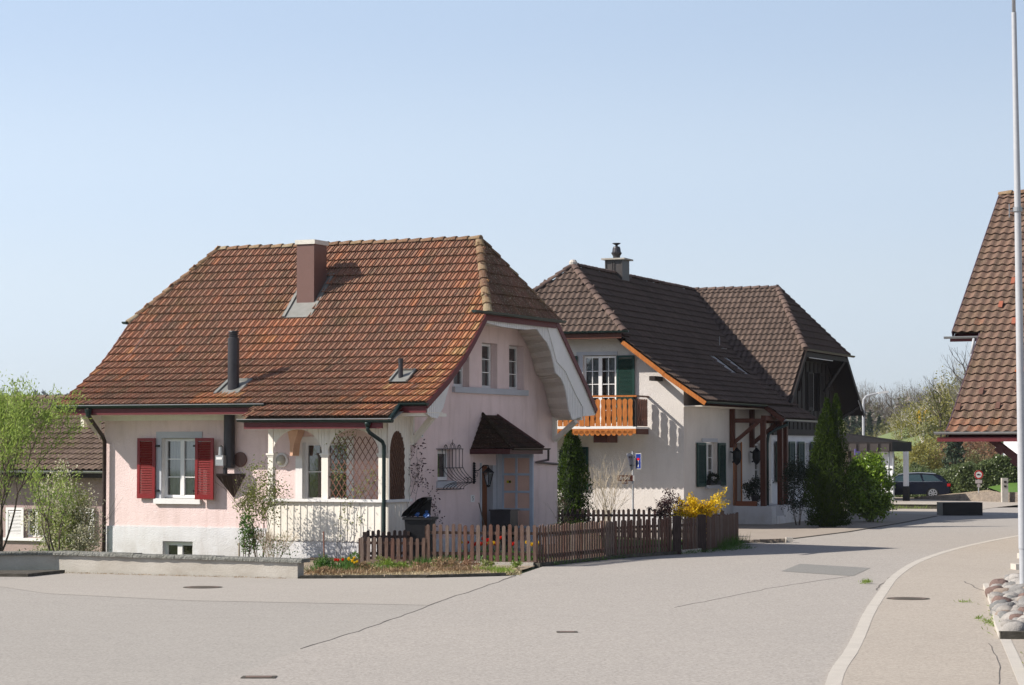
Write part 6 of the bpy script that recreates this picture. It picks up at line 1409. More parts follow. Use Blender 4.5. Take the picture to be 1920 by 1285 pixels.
# ================================================================ bin, boxes and tools at the pink house
bn = thing('wheelie_bin', 'black wheelie bin with its lid propped open and a blue bag inside', 'bin', (-2.28, 58.35, .05), R(-8))
b = MB()
def tub(mb, w0, d0, w1_, d1, z0, z1, m=0):
    mb.add([(-w0, -d0, z0), (w0, -d0, z0), (w0, d0, z0), (-w0, d0, z0), (-w1_, -d1, z1), (w1_, -d1, z1), (w1_, d1, z1), (-w1_, d1, z1)], [(0, 3, 2, 1), (0, 1, 5, 4), (1, 2, 6, 5), (2, 3, 7, 6), (3, 0, 4, 7)], m)
tub(b, .27, .25, .335, .33, .04, 1.02); b.build('body', 'black', bn)
b = MB()
for x0, y0, x1, y1 in ((-.38, -.37, .40, -.32), (-.38, .32, .40, .37), (-.38, -.32, -.33, .32), (.34, -.32, .40, .32)): b.box(x0, y0, 1.0, x1, y1, 1.06)
b.build('rim', 'black', bn)
b = MB(); lid = [(-.42, 1.07), (-.36, 1.19), (-.02, 1.50), (.12, 1.56), (.24, 1.55), (.24, 1.49), (.16, 1.44), (.05, 1.38), (-.3, 1.07)]
b.add([(x, -.34, z) for x, z in lid] + [(x, .34, z) for x, z in lid], [(i, i + 1, i + 1 + len(lid), i + len(lid)) for i in range(len(lid) - 1)]); b.add([(x, .34, z) for x, z in lid], [tuple(range(len(lid)))]); b.add([(-.3, .33, 1.07), (.24, .33, 1.55), (.20, .33, 1.07)], [(0, 1, 2)])
b.build('lid', 'black', bn)
for s_ in (-1, 1):
    b = MB(); b.lathe([(.1, -.03), (.1, .03)], (s_ * .25, .27, .1), 14, axis='x'); b.build('wheel', 'black', bn)
b = MB(); g = random.Random(3)
b.lathe([(.02, 0), (.08, .03), (.1, .08), (.07, .13), (.03, .17), (.05, .21), (.02, .22)], (.2, -.2, 1.0), 7); b.lathe([(.02, 0), (.06, .03), (.05, .08), (.01, .1)], (-.02, -.24, 1.08), 6); b.v = [(x + g.uniform(-.03, .03), y + g.uniform(-.03, .03), z + g.uniform(-.02, .02)) for x, y, z in b.v]; bg_ = b.build('bag', 'blueplastic', None)
bg_['label'] = 'crumpled blue plastic bag sticking out of the black bin'; bg_['category'] = 'bag'; bg_.location = bn.location; bg_.rotation_euler = bn.rotation_euler
def h1obj(name, label, cat, x, y, z):
    p = w1(x, y, z); return thing(name, label, cat, tuple(p), R(PSI))
bx = h1obj('metal_box', 'dark grey metal box standing on the doorstep by the entrance', 'box', .55, 4.5, .3); b = MB(); b.box(-.3, -.25, 0, .3, .25, .82); b.build('cabinet_body', 'flue', bx)
b = MB(); b.box(-.33, -.28, .82, .33, .28, .86); b.build('cabinet_lid', 'flue', bx)
tl_ = h1obj('garden_tools', 'thin garden tool leaning on the wall beside the entrance lantern', 'garden tool', .5, 3.75, .1)
b = MB(); b.tube([(0, 0, 0), (-.35, .0, 1.25)], .016, 6); b.build('handle', 'bark', tl_); b = MB(); b.box(-.09, -.01, -.02, .09, .02, .22); b.build('blade', 'iron', tl_)
pt = h1obj('plant_pot', 'dark pot with a small plant at the foot of the entrance step', 'flower pot', 1.2, 3.3, .05); b = MB(); b.lathe([(.13, 0), (.18, .3), (.2, .3), (.2, .34), (.02, .33)], (0, 0, 0), 14); b.build('pot', 'flue', pt); leaves('plant', 'l_dark', ell(400, (0, 0, .5), (.22, .22, .2), 4), .09, .04, pt, 4)
# plants on the porch of the white house
def h2w(x, y, z):
    c, s = math.cos(R(-22)), math.sin(R(-22)); return Vector((5.995 + x * c - y * s, 82 + x * s + y * c, z))
pt = thing('potted_plant', 'dark round potted plant on the porch of the white house', 'potted plant', tuple(h2w(.75, 6.3, .86))); leaves('foliage', 'l_dark', clumpy(1500, (0, 0, .42), (.42, .3, .42), 5, 20, .25), .09, .05, pt, 5); b = MB(); b.lathe([(.12, 0), (.16, .2), (.02, .2)], (0, 0, 0), 10); b.build('pot', 'flue', pt)
pt = thing('window_plants', 'dark plants in the window box of the white house', 'potted plant', tuple(h2w(.12, 3.1, 1.64))); leaves('foliage', 'l_dark', ell(500, (0, 0, .1), (.2, .55, .16), 6), .09, .04, pt, 6)

# ================================================================ street sign post
sp_ = thing('sign_post', 'grey metal post carrying street name, yield and dead end signs', 'sign post', (3.83, 74.5, 0))
b = MB(); b.tube([(0, 0, 0), (0, 0, 2.72)], .032, 10); b.build('pole', 'steel', sp_)
tr_ = thing('yield_sign', 'triangular yield sign seen from behind on the sign post', 'road sign', (3.83, 74.5, 0), R(62))
b = MB(); b.prism([(-.30, .05, 2.66), (.30, .05, 2.66), (.33, .05, 2.62), (.02, .05, 2.08), (-.02, .05, 2.08), (-.33, .05, 2.62)], (0, .012, 0)); b.build('plate', 'steel', tr_)
b = MB(); b.box(-.2, .0, 2.52, .2, .05, 2.56); b.box(-.12, .0, 2.26, .12, .05, 2.30); b.build('bracket', 'flue', tr_)
de = thing('dead_end_sign', 'blue dead end sign with white stem and red bar', 'road sign', (3.93, 74.44, 0), R(-58))
b = MB(); b.box(-.02, .0, 2.16, .28, .012, 2.66); b.build('plate', pm('shaded_white_sign_edge', (.42, .42, .42), bump=0), de)  # sign colours dimmed to carry the shade on its face
b = MB(); b.box(.0, -.004, 2.18, .26, -.0005, 2.64); b.build('blue_field', pm('shaded_sign_blue', (.010, .03, .20), bump=0, rough=.3), de)
b = MB(); b.box(.105, -.008, 2.22, .155, -.0045, 2.44); b.build('stem_mark', pm('shaded_sign_white', (.45, .45, .45), bump=0, rough=.3), de)
b = MB(); b.box(.065, -.010, 2.44, .195, -.0045, 2.51); b.build('bar_mark', pm('sign_red', (.55, .01, .015), bump=0, rough=.3), de)
sn = thing('street_name_sign', 'brown street name sign reading Brühl', 'street sign', (3.83, 74.46, 0))
M['sgn'] = pm('brown_sign_enamel', (.10, .022, .014), bump=0, rough=.4); M['sgw'] = pm('sign_lettering_white', (.75, .72, .68), bump=0)
b = MB(); b.box(-.50, -.01, 1.78, .0, .01, 1.97); b.box(-.34, -.01, 1.69, -.16, .01, 1.777); b.box(0, -.04, 1.79, .05, .04, 1.96, 1); b.build('plate', ['sgn', 'sgw'], sn)
text('Brühl', .15, 'sgw', sn, basis((1, 0, 0), (0, 0, 1), (0, -1, 0), (-.26, -.013, 1.875)))
text('2-8', .07, 'sgw', sn, basis((1, 0, 0), (0, 0, 1), (0, -1, 0), (-.25, -.013, 1.735)))

# ================================================================ tall pole, stones, right foreground
po = thing('flag_pole', 'tall tapering pale metal pole standing at the right edge', 'pole', (9.335, 43.0, 0))
b = MB(); b.tube([(.005, 0, 0), (0, 0, 1.0)], .07, 24, cap=False); b.build('pole_base', 'steel', po, smooth=True)
b = MB(); b.tube([(0, 0, .98), (-.035, 0, 7.2), (-.07, 0, 10.85)], [.080, .060, .045], 24, cap=False); b.build('pole_shaft', 'steel', po, smooth=True)
b = MB(); b.tube([(-.07, 0, 10.85), (-.1, 0, 14.0)], [.035, .022], 16); b.build('pole_top', 'steel', po, smooth=True)
b = MB(); b.lathe([(.085, 7.16), (.085, 7.24)], (-.037, 0, 0), 16); b.box(-.2, -.02, 7.05, -.185, .0, 7.3); b.beam((-.19, 0, 7.17), (-.1, 0, 7.17), .02, .02); b.build('clamp', 'zinc', po)
sb_ = [(7.2, 34.5), (9.5, 47.0), (11.15, 47.3), (9.0, 34.5)]
sheet('stone_bed', sb_, 0.045, 'soil')
ke = thing('bed_kerb', 'narrow concrete kerb framing the bed of rounded stones', 'kerb')
for p, q in zip([(7.16, 34.4), (7.6, 36.9), (8.1, 39.5), (8.6, 42.2), (9.05, 44.7)], [(7.6, 36.9), (8.1, 39.5), (8.6, 42.2), (9.05, 44.7), (9.45, 47.0)]):
    mb = MB(); mb.beam((*p, .07), (*q, .07), .1, .1); mb.build('kerb_piece', 'kerb', ke)
mb = MB(); mb.beam((7.12, 34.42, .06), (8.95, 34.42, .06), .12, .16); mb.build('kerb_piece', 'dkerb', ke)
stm = []
for i, c_ in enumerate(((.36, .335, .31), (.30, .29, .28), (.42, .395, .37), (.22, .22, .215), (.36, .29, .24), (.22, .15, .13))):
    stm.append(pm('river_stone_%d' % i, c_, tuple(v * .7 for v in c_), scale=5, fine=45, rough=.9, bump=.9, var=1.0, speck=.55))
pool = []
for i in range(14):
    bm_ = MB(); g = random.Random(i); n1, n2 = 7, 10; vs = []; sx, sy, sz = g.uniform(.8, 1.35), g.uniform(.7, 1.0), g.uniform(.45, .7)
    ph = [g.uniform(0, 6) for _ in range(6)]
    for j in range(n1 + 1):
        th = math.pi * j / n1
        for k in range(n2):
            a = 2 * math.pi * k / n2; x, y, z = math.sin(th) * math.cos(a), math.sin(th) * math.sin(a), math.cos(th)
            r_ = 1 + .10 * math.sin(2 * x + ph[0]) + .09 * math.sin(3 * y + ph[1]) + .07 * math.sin(3.3 * z + ph[2]); e_ = .75
            f_ = lambda v: math.copysign(abs(v) ** .8, v) * g.uniform(.95, 1.05)
            vs.append((f_(x) * r_ * sx, f_(y) * r_ * sy, f_(z) * r_ * sz))
    bm_.add(vs, [(j * n2 + k, j * n2 + (k + 1) % n2, (j + 1) * n2 + (k + 1) % n2, (j + 1) * n2 + k) for j in range(n1) for k in range(n2)])
    pool.append(bm_.mesh('stone', stm[[0, 2, 1, 0, 2, 3, 4, 0, 1, 2, 5, 0, 2, 1][i]], smooth=True))
g = random.Random(12); placed = []
def edge_x(y): return 7.25 + (y - 34.6) * (9.5 - 7.25) / 12.4
cnt = 0
tuft([(7.5 + .1 * i, 35.2 + .5 * i, .06) for i in range(18)], .09, 'l_lime', 500, 33, .2, 'weeds_between_stones')
y = 34.85
while y < 46.8:
    x = edge_x(y) + g.uniform(.05, .2)
    while x < edge_x(y) + 1.5:
        s_ = g.uniform(.085, .15) if cnt % 5 else g.uniform(.16, .2)
        hgt = .04 + s_ * .4 + min(.38, (x - edge_x(y)) * .28) * (1 if y > 35.3 else .4) * g.uniform(.6, 1.0)
        pk = (cnt * 5 + g.randint(0, 3)) % 14; o = put('boulder', pool[pk], None, (x, y + g.uniform(-.08, .08), hgt), (g.uniform(-.4, .4), g.uniform(-.4, .4), g.uniform(0, 6.3))); o.scale = (s_,) * 3
        nxt = ('at the left rim of the bed' if x < edge_x(y) + .3 else 'in the heap'); dst = 'near the front kerb' if y < 38 else ('in the middle' if y < 42.5 else 'at the far end')
        o['label'] = f"{'large' if s_ > .155 else 'small' if s_ < .105 else 'medium'} {['pale grey', 'whitish', 'grey', 'pale grey', 'whitish', 'dark grey', 'pinkish', 'pale grey', 'grey', 'whitish', 'brownish red', 'pale grey', 'whitish', 'grey'][pk]} river stone {nxt}, {dst}"; o['category'] = 'stone'; o['group'] = 'rounded stones in the bed at the right'
        x += s_ * g.uniform(1.5, 1.9); cnt += 1
    y += g.uniform(.2, .3)
for lb, x, y, sx, sy in (('flat grey stone block at the far end of the stone bed', 11.85, 54.2, .32, .2), ('small pale stone block beside the pole, farther back', 13.05, 59.6, .22, .15)):
    mb = MB(); mb.box(-sx, -sy, 0, sx, sy, .13); o = mb.build('stone_block', 'kerb'); o.location = (x, y, .03); o['label'] = lb; o['category'] = 'stone block'; o.rotation_euler = (0, 0, .1)
shrub('low_bush', 'corner of a low clipped yellow green bush at the lower right edge', (6.93, 29.3, .03), .42, .5, 'l_rose', 5000, .035, .02, 131, 5, 60, .2, z0=.0, shell=.6)
b = MB(); ribbon(b, densify([(7.18, 34.3), (6.66, 31.3), (6.08, 28), (5.5, 24.6), (5.1, 20)], 1.2), .15, .0, .036); b.build('path_edging', 'kerb', kind='structure')

# ================================================================ forecourt edges, walls, planter
b = MB(); ribbon(b, densify([(8.35, 72.3), (11.35, 79.3), (14.45, 88), (17.6, 97.6)], 1), .12, 0, .022); b.build('road_gully', 'dkerb', kind='structure')
sw_ = thing('stone_border', 'low rough stone border at the end of the picket fence', 'stone border', (6.75, 69.7, 0))
for i in range(7):
    mb = MB(); mb.box(.03 + i * .2, .1 * i - .08, 0, .21 + i * .2, .1 * i + .1, .10 + .004 * i); mb.build('border_stone', 'stonewall', sw_)
b = MB(); b.box(1.45, .62, 0, 1.65, .85, .16); b.build('end_stone', 'kerb', sw_)
sheet('gutter_stones', [(6.7, 69.0), (7.35, 70.4), (8.5, 72.4), (8.7, 72.2), (7.6, 70.0), (7.0, 68.7)], .018, 'kerb')
pb = thing('planter', 'black rectangular planter box on the pavement by the road', 'planter', (18.9, 99.3, 0), R(4))
b = MB(); b.box(-.85, -.5, 0, .85, .5, .55); b.build('planter_body', 'black', pb)
lw_ = thing('low_kerb_wall', 'long low dark kerb wall at the back of the forecourt', 'kerb', (17.9, 110.0, 0), R(-17)); b = MB(); b.box(-4.5, -.2, 0, 3.0, .2, .22); b.build('wall_body', 'dkerb', lw_)
b = MB(); b.box(-4.5, -.25, .22, 3.0, .25, .27); b.build('wall_top', 'kerb', lw_)
tuft([(15.5 + .5 * i, 109.9 - .12 * i, .02) for i in range(8)], .2, 'l_lime', 500, 21, .25, 'kerb_weeds')
rw = thing('stone_wall', 'low field stone retaining wall below the hedge', 'wall', (0, 0, 0))
pts = [(22.5, 131.5, .12), (23.7, 127.6, .32), (25.0, 124.8, .5), (26.6, 122.3, .55), (32, 119.5, .6), (44, 117, .6)]
for (xa, ya, ha), (xb, yb, hb) in zip(pts, pts[1:]):
    mb = MB(); mb.add([(xa, ya, 0), (xb, yb, 0), (xb, yb, hb), (xa, ya, ha), (xa + .2, ya + .5, 0), (xb + .2, yb + .5, 0), (xb + .2, yb + .5, hb), (xa + .2, ya + .5, ha)], [(0, 1, 2, 3), (3, 2, 6, 7), (4, 5, 6, 7), (0, 3, 7, 4), (1, 5, 6, 2)]); mb.build('wall_section', 'stonewall', rw)
gm2 = MB(); gm2.add([(25.9, 124.4, .5), (26.8, 122.8, .55), (32, 120, .6), (60, 117, .6), (60, 160, 2.5), (34, 131, 1.2), (27.6, 130.3, 1.0), (26.2, 129.6, .7)], [(0, 1, 6, 7), (1, 2, 5, 6), (2, 3, 4, 5)]); gm2.add([(22.7, 132, .1), (25.9, 124.6, .5), (26.2, 129.6, .55), (24.5, 131, .3)], [(0, 1, 2, 3)], 1); gm2.build('lawn', ['grass', 'mulch'], kind='structure')
pi = thing('concrete_pillar', 'square concrete pillar with two small openings on the stone wall', 'pillar', (25.75, 122.9, .0)); b = MB(); b.box(-.16, -.16, 0, .16, .16, 1.28); b.build('pillar_body', 'concrete', pi)
for z in (.85, 1.08): b = MB(); b.box(-.06, -.175, z - .05, .06, -.161, z + .05); b.build('opening', 'dark', pi)
rs = thing('no_vehicles_sign', 'round red rimmed no vehicles sign with a small plate below on the wall', 'road sign', (25.05, 126.2, .4)); b = MB(); b.tube([(0, 0, 0), (0, 0, 1.05)], .025, 6); b.build('pole', 'steel', rs)
b = MB(); b.lathe([(.24, -.03), (.24, -.05)], (0, 0, 1.02), 24, axis='y'); b.build('plate', M['sgw'], rs)
b = MB(); 
for k in range(24):
    a0, a1 = 2 * math.pi * k / 24, 2 * math.pi * (k + 1) / 24; b.add([(r_ * math.cos(a), -.054, 1.02 + r_ * math.sin(a)) for r_, a in ((.17, a0), (.24, a0), (.24, a1), (.17, a1))], [(0, 1, 2, 3)])
b.build('red_ring', M['sgr'] if 'sgr' in M else pm('ring_red', (.5, .02, .02), bump=0), rs)
b = MB(); b.prism([(-.11, -.056, .99), (.11, -.056, .99), (.11, -.056, 1.03), (.06, -.056, 1.03), (.03, -.056, 1.07), (-.05, -.056, 1.07), (-.08, -.056, 1.03), (-.11, -.056, 1.03)], (0, -.002, 0)); b.build('car_symbol', 'black', rs)
b = MB(); b.box(-.18, -.05, .55, .18, -.03, .74); b.lathe([(.1, -.03), (.1, -.05)], (0, 0, .42), 14, axis='y'); b.build('lower_plates', pm('pale_plate', (.5, .42, .4), bump=0), rs)
hd = thing('hedge', 'long glossy green hedge rising to the right behind the car', 'hedge', (0, 0, 0)); g = np.random.default_rng(9)
hp = [(17.5, 138.5, 0, 1.2), (22.0, 136.5, 0, 1.4), (24.7, 130.2, .25, 1.7), (26.0, 129.8, .4, 2.05), (27.6, 129.4, .5, 2.35), (34, 128, .6, 2.6)]; P = []
for (xa, ya, z0, z1), (xb, yb, z2_, z3_) in zip(hp, hp[1:]):
    n = 6500; u = g.uniform(0, 1, n); s_ = g.uniform(0, 1, n); face = g.uniform(0, 1, n) < .75
    x = xa + (xb - xa) * u; y = ya + (yb - ya) * u; lo = z0 + (z2_ - z0) * u - .2; hi = z1 + (z3_ - z1) * u + .12 * np.sin(x * 3.1) + .06 * np.sin(x * 9)
    off = np.where(face, g.normal(0, .10, n), g.uniform(0, 1.2, n)); z = np.where(face, lo + (hi - lo) * s_, hi + g.normal(0, .06, n)); P.append(np.stack([x + off * .3, y + off, z], 1))
leaves('foliage', 'l_hedge', np.concatenate(P), .13, .07, hd, 9)
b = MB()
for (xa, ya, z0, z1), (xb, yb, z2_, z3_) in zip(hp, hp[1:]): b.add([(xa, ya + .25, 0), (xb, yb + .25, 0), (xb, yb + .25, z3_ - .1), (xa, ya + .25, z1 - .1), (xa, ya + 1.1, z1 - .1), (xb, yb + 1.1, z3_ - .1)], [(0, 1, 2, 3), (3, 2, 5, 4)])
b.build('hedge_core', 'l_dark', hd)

# ================================================================ estate car
CR = thing('parked_car', 'dark blue estate car parked beside the carport, rear towards the hedge', 'car', (22.15, 131.9, .0), R(180 - 9))
M['carpaint'] = pm('dark_blue_car_paint', (.006, .008, .018), rough=.3, spec=.25, bump=0, var=.1, speck=0)
M['tyre'] = pm('tyre_rubber', (.018, .018, .018), rough=.85); M['alloy'] = pm('silver_alloy', (.55, .56, .58), rough=.3, metal=.7, bump=0)
M['carglass'] = pm('tinted_car_glass', (.025, .05, .055), rough=.06, spec=1.0, bump=0, var=.2, speck=0)
Lc, Wc = 4.75, .9
def hull(mb, prof, y0, y1, yin=0.0, m=0):
    n = len(prof); mb.add([(x, y0, z) for x, z in prof] + [(x, y1, z) for x, z in prof], [tuple(range(n)), tuple(range(2 * n - 1, n - 1, -1))] + [(i, i + n, (i + 1) % n + n, (i + 1) % n) for i in range(n)], m)
def archp(cx, r_, n=8): return [(cx + r_ * math.cos(math.pi * k / n), .30 + r_ * math.sin(math.pi * k / n)) for k in range(n + 1)]
low = [(2.38, .30), (2.40, .55), (2.32, .72), (1.9, .83), (1.25, .92), (1.1, .95), (-1.9, .98), (-2.25, .95), (-2.36, .80), (-2.38, .45), (-2.3, .25), (-1.88, .22)] + list(reversed(archp(-1.42, .37)))[0:0]
bot = [(-1.80, .22)] + [(-1.42 - .37 * math.cos(math.pi * k / 8), .28 + .37 * math.sin(math.pi * k / 8)) for k in range(9)] + [(1.03, .22)] + [(1.42 - .37 * math.cos(math.pi * k / 8), .28 + .37 * math.sin(math.pi * k / 8)) for k in range(9)] + [(1.9, .22)]
b = MB(); prof = low[:11] + bot
n = len(prof); ring = []
for yy, sc, dz in ((-Wc, .985, -.0), (-Wc + .07, 1.0, .0), (Wc - .07, 1.0, 0), (Wc, .985, 0)): ring.append([(x * sc, yy, z - (.03 if abs(yy) > .88 and z > .7 else 0)) for x, z in prof])
vs = [p for r_ in ring for p in r_]; fs = [tuple(range(n)), tuple(range(4 * n - 1, 3 * n - 1, -1))]
for j in range(3): fs += [(j * n + i, j * n + (i + 1) % n, (j + 1) * n + (i + 1) % n, (j + 1) * n + i) for i in range(n)]
b.add(vs, fs); b.build('body', 'carpaint', CR)
roofp = [(1.2, .93), (.45, 1.33), (.1, 1.41), (-.6, 1.44), (-1.5, 1.40), (-1.85, 1.33), (-2.2, .97)]
b = MB(); n = len(roofp); A = [(x, -.80 + (.0), z) if z < 1 else (x, -.60, z) for x, z in roofp]; B = [(x, -y, z) for x, y, z in A]; vs = A + B
fs = [tuple(range(n)), tuple(range(2 * n - 1, n - 1, -1))] + [(i, i + n, i + 1 + n, i + 1) for i in range(n - 1)]; b.add(vs, fs); b.build('cabin', 'carpaint', CR)
def sidepane(q, s_):
    mb = MB(); out = []
    for x, z in q:
        t_ = (z - .93) / (1.41 - .93); y = .80 - .20 * t_ + .008; out.append((x, s_ * y, z))
    mb.add(out, [tuple(range(len(out)))]); mb.build('side_window', 'carglass', CR)
for s_ in (-1, 1):
    sidepane([(.98, .985), (.42, 1.29), (.12, 1.355), (.05, .985)], s_); sidepane([(-.02, .985), (.02, 1.36), (-.55, 1.375), (-.82, .985)], s_) if False else sidepane([(-.02, .985), (.02, 1.36), (-.72, 1.375), (-.86, .985)], s_)
    sidepane([(-.95, .985), (-.84, 1.37), (-1.45, 1.33), (-1.9, 1.0)], s_)
    b = MB(); b.tube([(.5, s_ * .60, 1.36), (0, s_ * .60, 1.45), (-.8, s_ * .6, 1.47), (-1.6, s_ * .6, 1.42)], .018, 6); b.build('roof_rail', 'alloy', CR)
    b = MB(); b.tube([(1.0, s_ * .815, .965), (-1.95, s_ * .815, .975)], .012, 5); b.build('window_trim', 'alloy', CR)
    b = MB(); b.box(.85, s_ * .84 - .02, .97, 1.02, s_ * .84 + .1 * s_, 1.1); b.build('mirror', 'carpaint', CR)
    for xx in (-1.42, 1.42):
        b = MB(); b.lathe([(.2, -.11), (.315, -.10), (.33, -.06), (.33, .06), (.315, .10), (.2, .11)], (xx, s_ * .80, .33), 24, axis='y'); wh = b.build('wheel', 'tyre', CR)
        b = MB(); yo = s_ * .115
        b.lathe([(.205, yo), (.225, yo), (.225, yo * .8)], (xx, s_ * .80, .33), 24, axis='y') if False else None
        for k in range(24):
            a0, a1 = 2 * math.pi * k / 24, 2 * math.pi * (k + 1) / 24
            b.add([(xx + r_ * math.cos(a), s_ * .80 + yo, .33 + r_ * math.sin(a)) for r_, a in ((.195, a0), (.235, a0), (.235, a1), (.195, a1))], [(0, 1, 2, 3)])
        for k in range(7):
            a = 2 * math.pi * k / 7; b.beam((xx, s_ * .8 + yo, .33), (xx + .2 * math.cos(a), s_ * .8 + yo, .33 + .2 * math.sin(a)), .055, .02, up=(0, 1, 0))
        b.build('rim', 'alloy', wh)
    b = MB(); b.box(-2.385, s_ * .62 - .0, .72, -2.2, s_ * .905, .88); b.build('tail_light', pm('red_lamp_plastic', (.45, .01, .012), bump=0, rough=.2), CR)
for x0 in (.0, -.9): b = MB(); b.box(x0 - .006, -.905, .35, x0 + .006, .905, .96); b.build('door_gap', 'dark', CR)
for x0 in (-.2, -1.1):
    b = MB(); b.box(x0, -.925, .80, x0 + .2, .925, .825); b.build('door_handle', 'carpaint', CR)
b = MB(); b.add([(-1.86, -.56, 1.33), (-1.86, .56, 1.33), (-2.19, .68, 1.0), (-2.19, -.68, 1.0)], [(0, 1, 2, 3)]); b.build('rear_window', 'carglass', CR)
b = MB(); b.box(-2.42, -.85, .32, -2.30, .85, .5); b.build('rear_bumper', 'carpaint', CR)

# ================================================================ carport, lamp, modern house
CP = thing('carport', 'flat roofed garage and carport with dark panelled fascia', 'garage', (20.2, 125.0, 0), R(-30))
b = MB()
b.box(-12, .05, 2.68, 0, 2.8, 2.95); b.add([(-12, .0, 3.17), (0, 0, 3.17), (0, 2.6, 3.2), (-5.2, 3.2, 3.85), (-12, 3.2, 4.2)], [(0, 1, 3, 4), (1, 2, 3)]); b.build('roof_deck', pm('black_roofing_felt', (.028, .027, .028), rough=1, spec=0, bump=.2), CP)
M['fasc'] = pm('dark_brown_fascia_sheet', (.022, .019, .019), rough=.6, spec=.1, bump=.05); M['fascl'] = pm('grey_brown_fascia_panel', (.055, .047, .045), rough=.6, spec=.1, bump=.05)
b = MB(); b.box(-12, -.05, 2.66, 0, .03, 3.18); b.box(-.05, -.05, 2.66, .05, 2.9, 3.18); b.build('fascia', 'fasc', CP)
for i in range(18):
    mb = MB(); mb.box(-.55 - i * .62, -.09, 2.68, -.10 - i * .62, -.052, 3.08); mb.build('fascia_panel', 'fascl', CP)
b = MB(); b.box(-12, 3.0, 0, -1.6, 3.2, 2.68); b.build('back_wall', pm('beige_wall', (.42, .37, .30)), CP)
b = MB(); b.box(-.95, .6, 0, -.15, .75, 2.66); b.build('white_panel', 'white_pl2', CP)
for x, y in ((-.25, .25), (.0, .25)): b = MB(); b.tube([(x, y, 0), (x, y, 2.66)], .05, 8); b.build('post', 'zinc', CP)
b = MB(); b.box(.15, 1.3, .8, .38, 1.55, 2.66); b.build('white_post', 'white_pl2', CP); b = MB(); b.box(.12, 1.28, 0, .42, 1.57, .8); b.build('post_foot', 'black', CP)
b = MB(); b.beam((-2.5, .3, 0), (-2.5, .3, 2.66), .14, .14); b.build('dark_post', 'darkwood', CP)
vs_ = thing('violet_sign', 'small violet and grey sign above the laurel bush', 'sign', (16.9, 115.0, 0)); b = MB(); b.tube([(0, 0, 0), (0, 0, 2.6)], .04, 6); b.build('pole', 'flue', vs_); b = MB(); b.box(-.14, -.05, 2.5, -.05, .05, 2.8); b.box(-.05, -.05, 2.5, .14, .05, 2.68); b.build('plate', pm('violet_plastic', (.13, .11, .28)), vs_)
SL = thing('street_lamp', 'pale street lamp with curved arm rising behind the carport', 'street lamp', (22.45, 150.0, 0)); b = MB(); b.tube([(0, 0, 0), (0, 0, 5.6), (.03, 0, 5.95), (.18, 0, 6.15), (.5, 0, 6.26), (1.05, 0, 6.38)], [.10, .08, .075, .07, .065, .06], 8); b.build('pole', 'steel', SL)
b = MB(); b.beam((.95, 0, 6.36), (1.6, 0, 6.46), .28, .14); b.build('lamp_head', 'trim', SL)
MH = thing('modern_house', 'white modern house with balcony and glazed bay beyond the hedge', 'house', (36.0, 172.0, 0), R(-42))
b = MB(); wallpanel(b, (0, 0, 0), (1, 0, 0), (0, 0, 1), (0, -1, 0), rect(0, 9, 0, 6.5), [rect(3.0, 4.2, 3.6, 4.9)], .2); wallpanel(b, (0, 0, 0), (0, 1, 0), (0, 0, 1), (-1, 0, 0), rect(0, 8, 0, 6.5), [rect(.5, 1.2, 1.4, 3.1)], .2); b.add([(0, 0, 6.5), (9, 0, 6.5), (9, 8, 6.5), (0, 8, 6.5)], [(0, 1, 2, 3)]); b.build('wall', 'white_pl2', MH)
window(MH, (0, 0, 0), (1, 0, 0), (0, 0, 1), (0, -1, 0), 3.0, 4.2, 3.6, 4.9, .15, sash=2, rows=1, fw=.08, curtain=None); window(MH, (0, 0, 0), (0, 1, 0), (0, 0, 1), (-1, 0, 0), .5, 1.2, 1.4, 3.1, .15, sash=1, rows=1, fw=.06, curtain=None)
b = MB(); b.box(-1.2, 1.6, .5, -.05, 3.6, 2.9); b.build('glazed_bay', pm('pale_blue_glass', (.20, .30, .33), rough=.1, spec=.8, bump=0), MH)
b = MB(); b.box(-1.45, 1.3, 2.9, 0, 3.9, 3.1); b.build('balcony_slab', 'white_pl2', MH)
b = MB(); b.box(-1.4, 1.4, 3.5, -1.3, 3.8, 3.56); b.box(-1.35, 2.6, 3.1, -1.3, 2.66, 3.5); b.build('balcony_railing', 'trim', MH)

# ================================================================ hills, woods, far trees
def hill(name, x0, x1, y0, y1, fz, mat, nx=40, ny=16):
    mb = MB(); vs = [(x0 + (x1 - x0) * i / nx, y0 + (y1 - y0) * j / ny, fz(i / nx, j / ny)) for j in range(ny + 1) for i in range(nx + 1)]
    mb.add(vs, [(j * (nx + 1) + i, j * (nx + 1) + i + 1, (j + 1) * (nx + 1) + i + 1, (j + 1) * (nx + 1) + i) for j in range(ny) for i in range(nx)]); return mb.build(name, mat, smooth=True, kind='structure')
hill('meadow_hill', 34, 80, 235, 330, lambda u, v: -.5 + 7.4 * math.sin(math.pi * min(1, v * 1.25)) * math.sin(math.pi * min(1, max(0, u))) ** .8, 'meadow')
fr_y = lambda v: v
hill('wooded_hill', -60, 420, 380, 900, lambda u, v: -1 + 9 * min(1, v * 2.2) + 1.5 * math.sin(u * 9), 'meadow')
M['farhill'] = pm('far_hill_ground', (.10, .12, .075), scale=.01, fine=.1, bump=0)
hill('far_hill', -900, 250, 1150, 2400, lambda u, v: -1 + (30 + 7 * math.sin(u * 7 + 1) + 5 * math.sin(u * 17)) * math.sin(min(1, v * 1.6) * math.pi / 2), 'farhill', 80, 16)
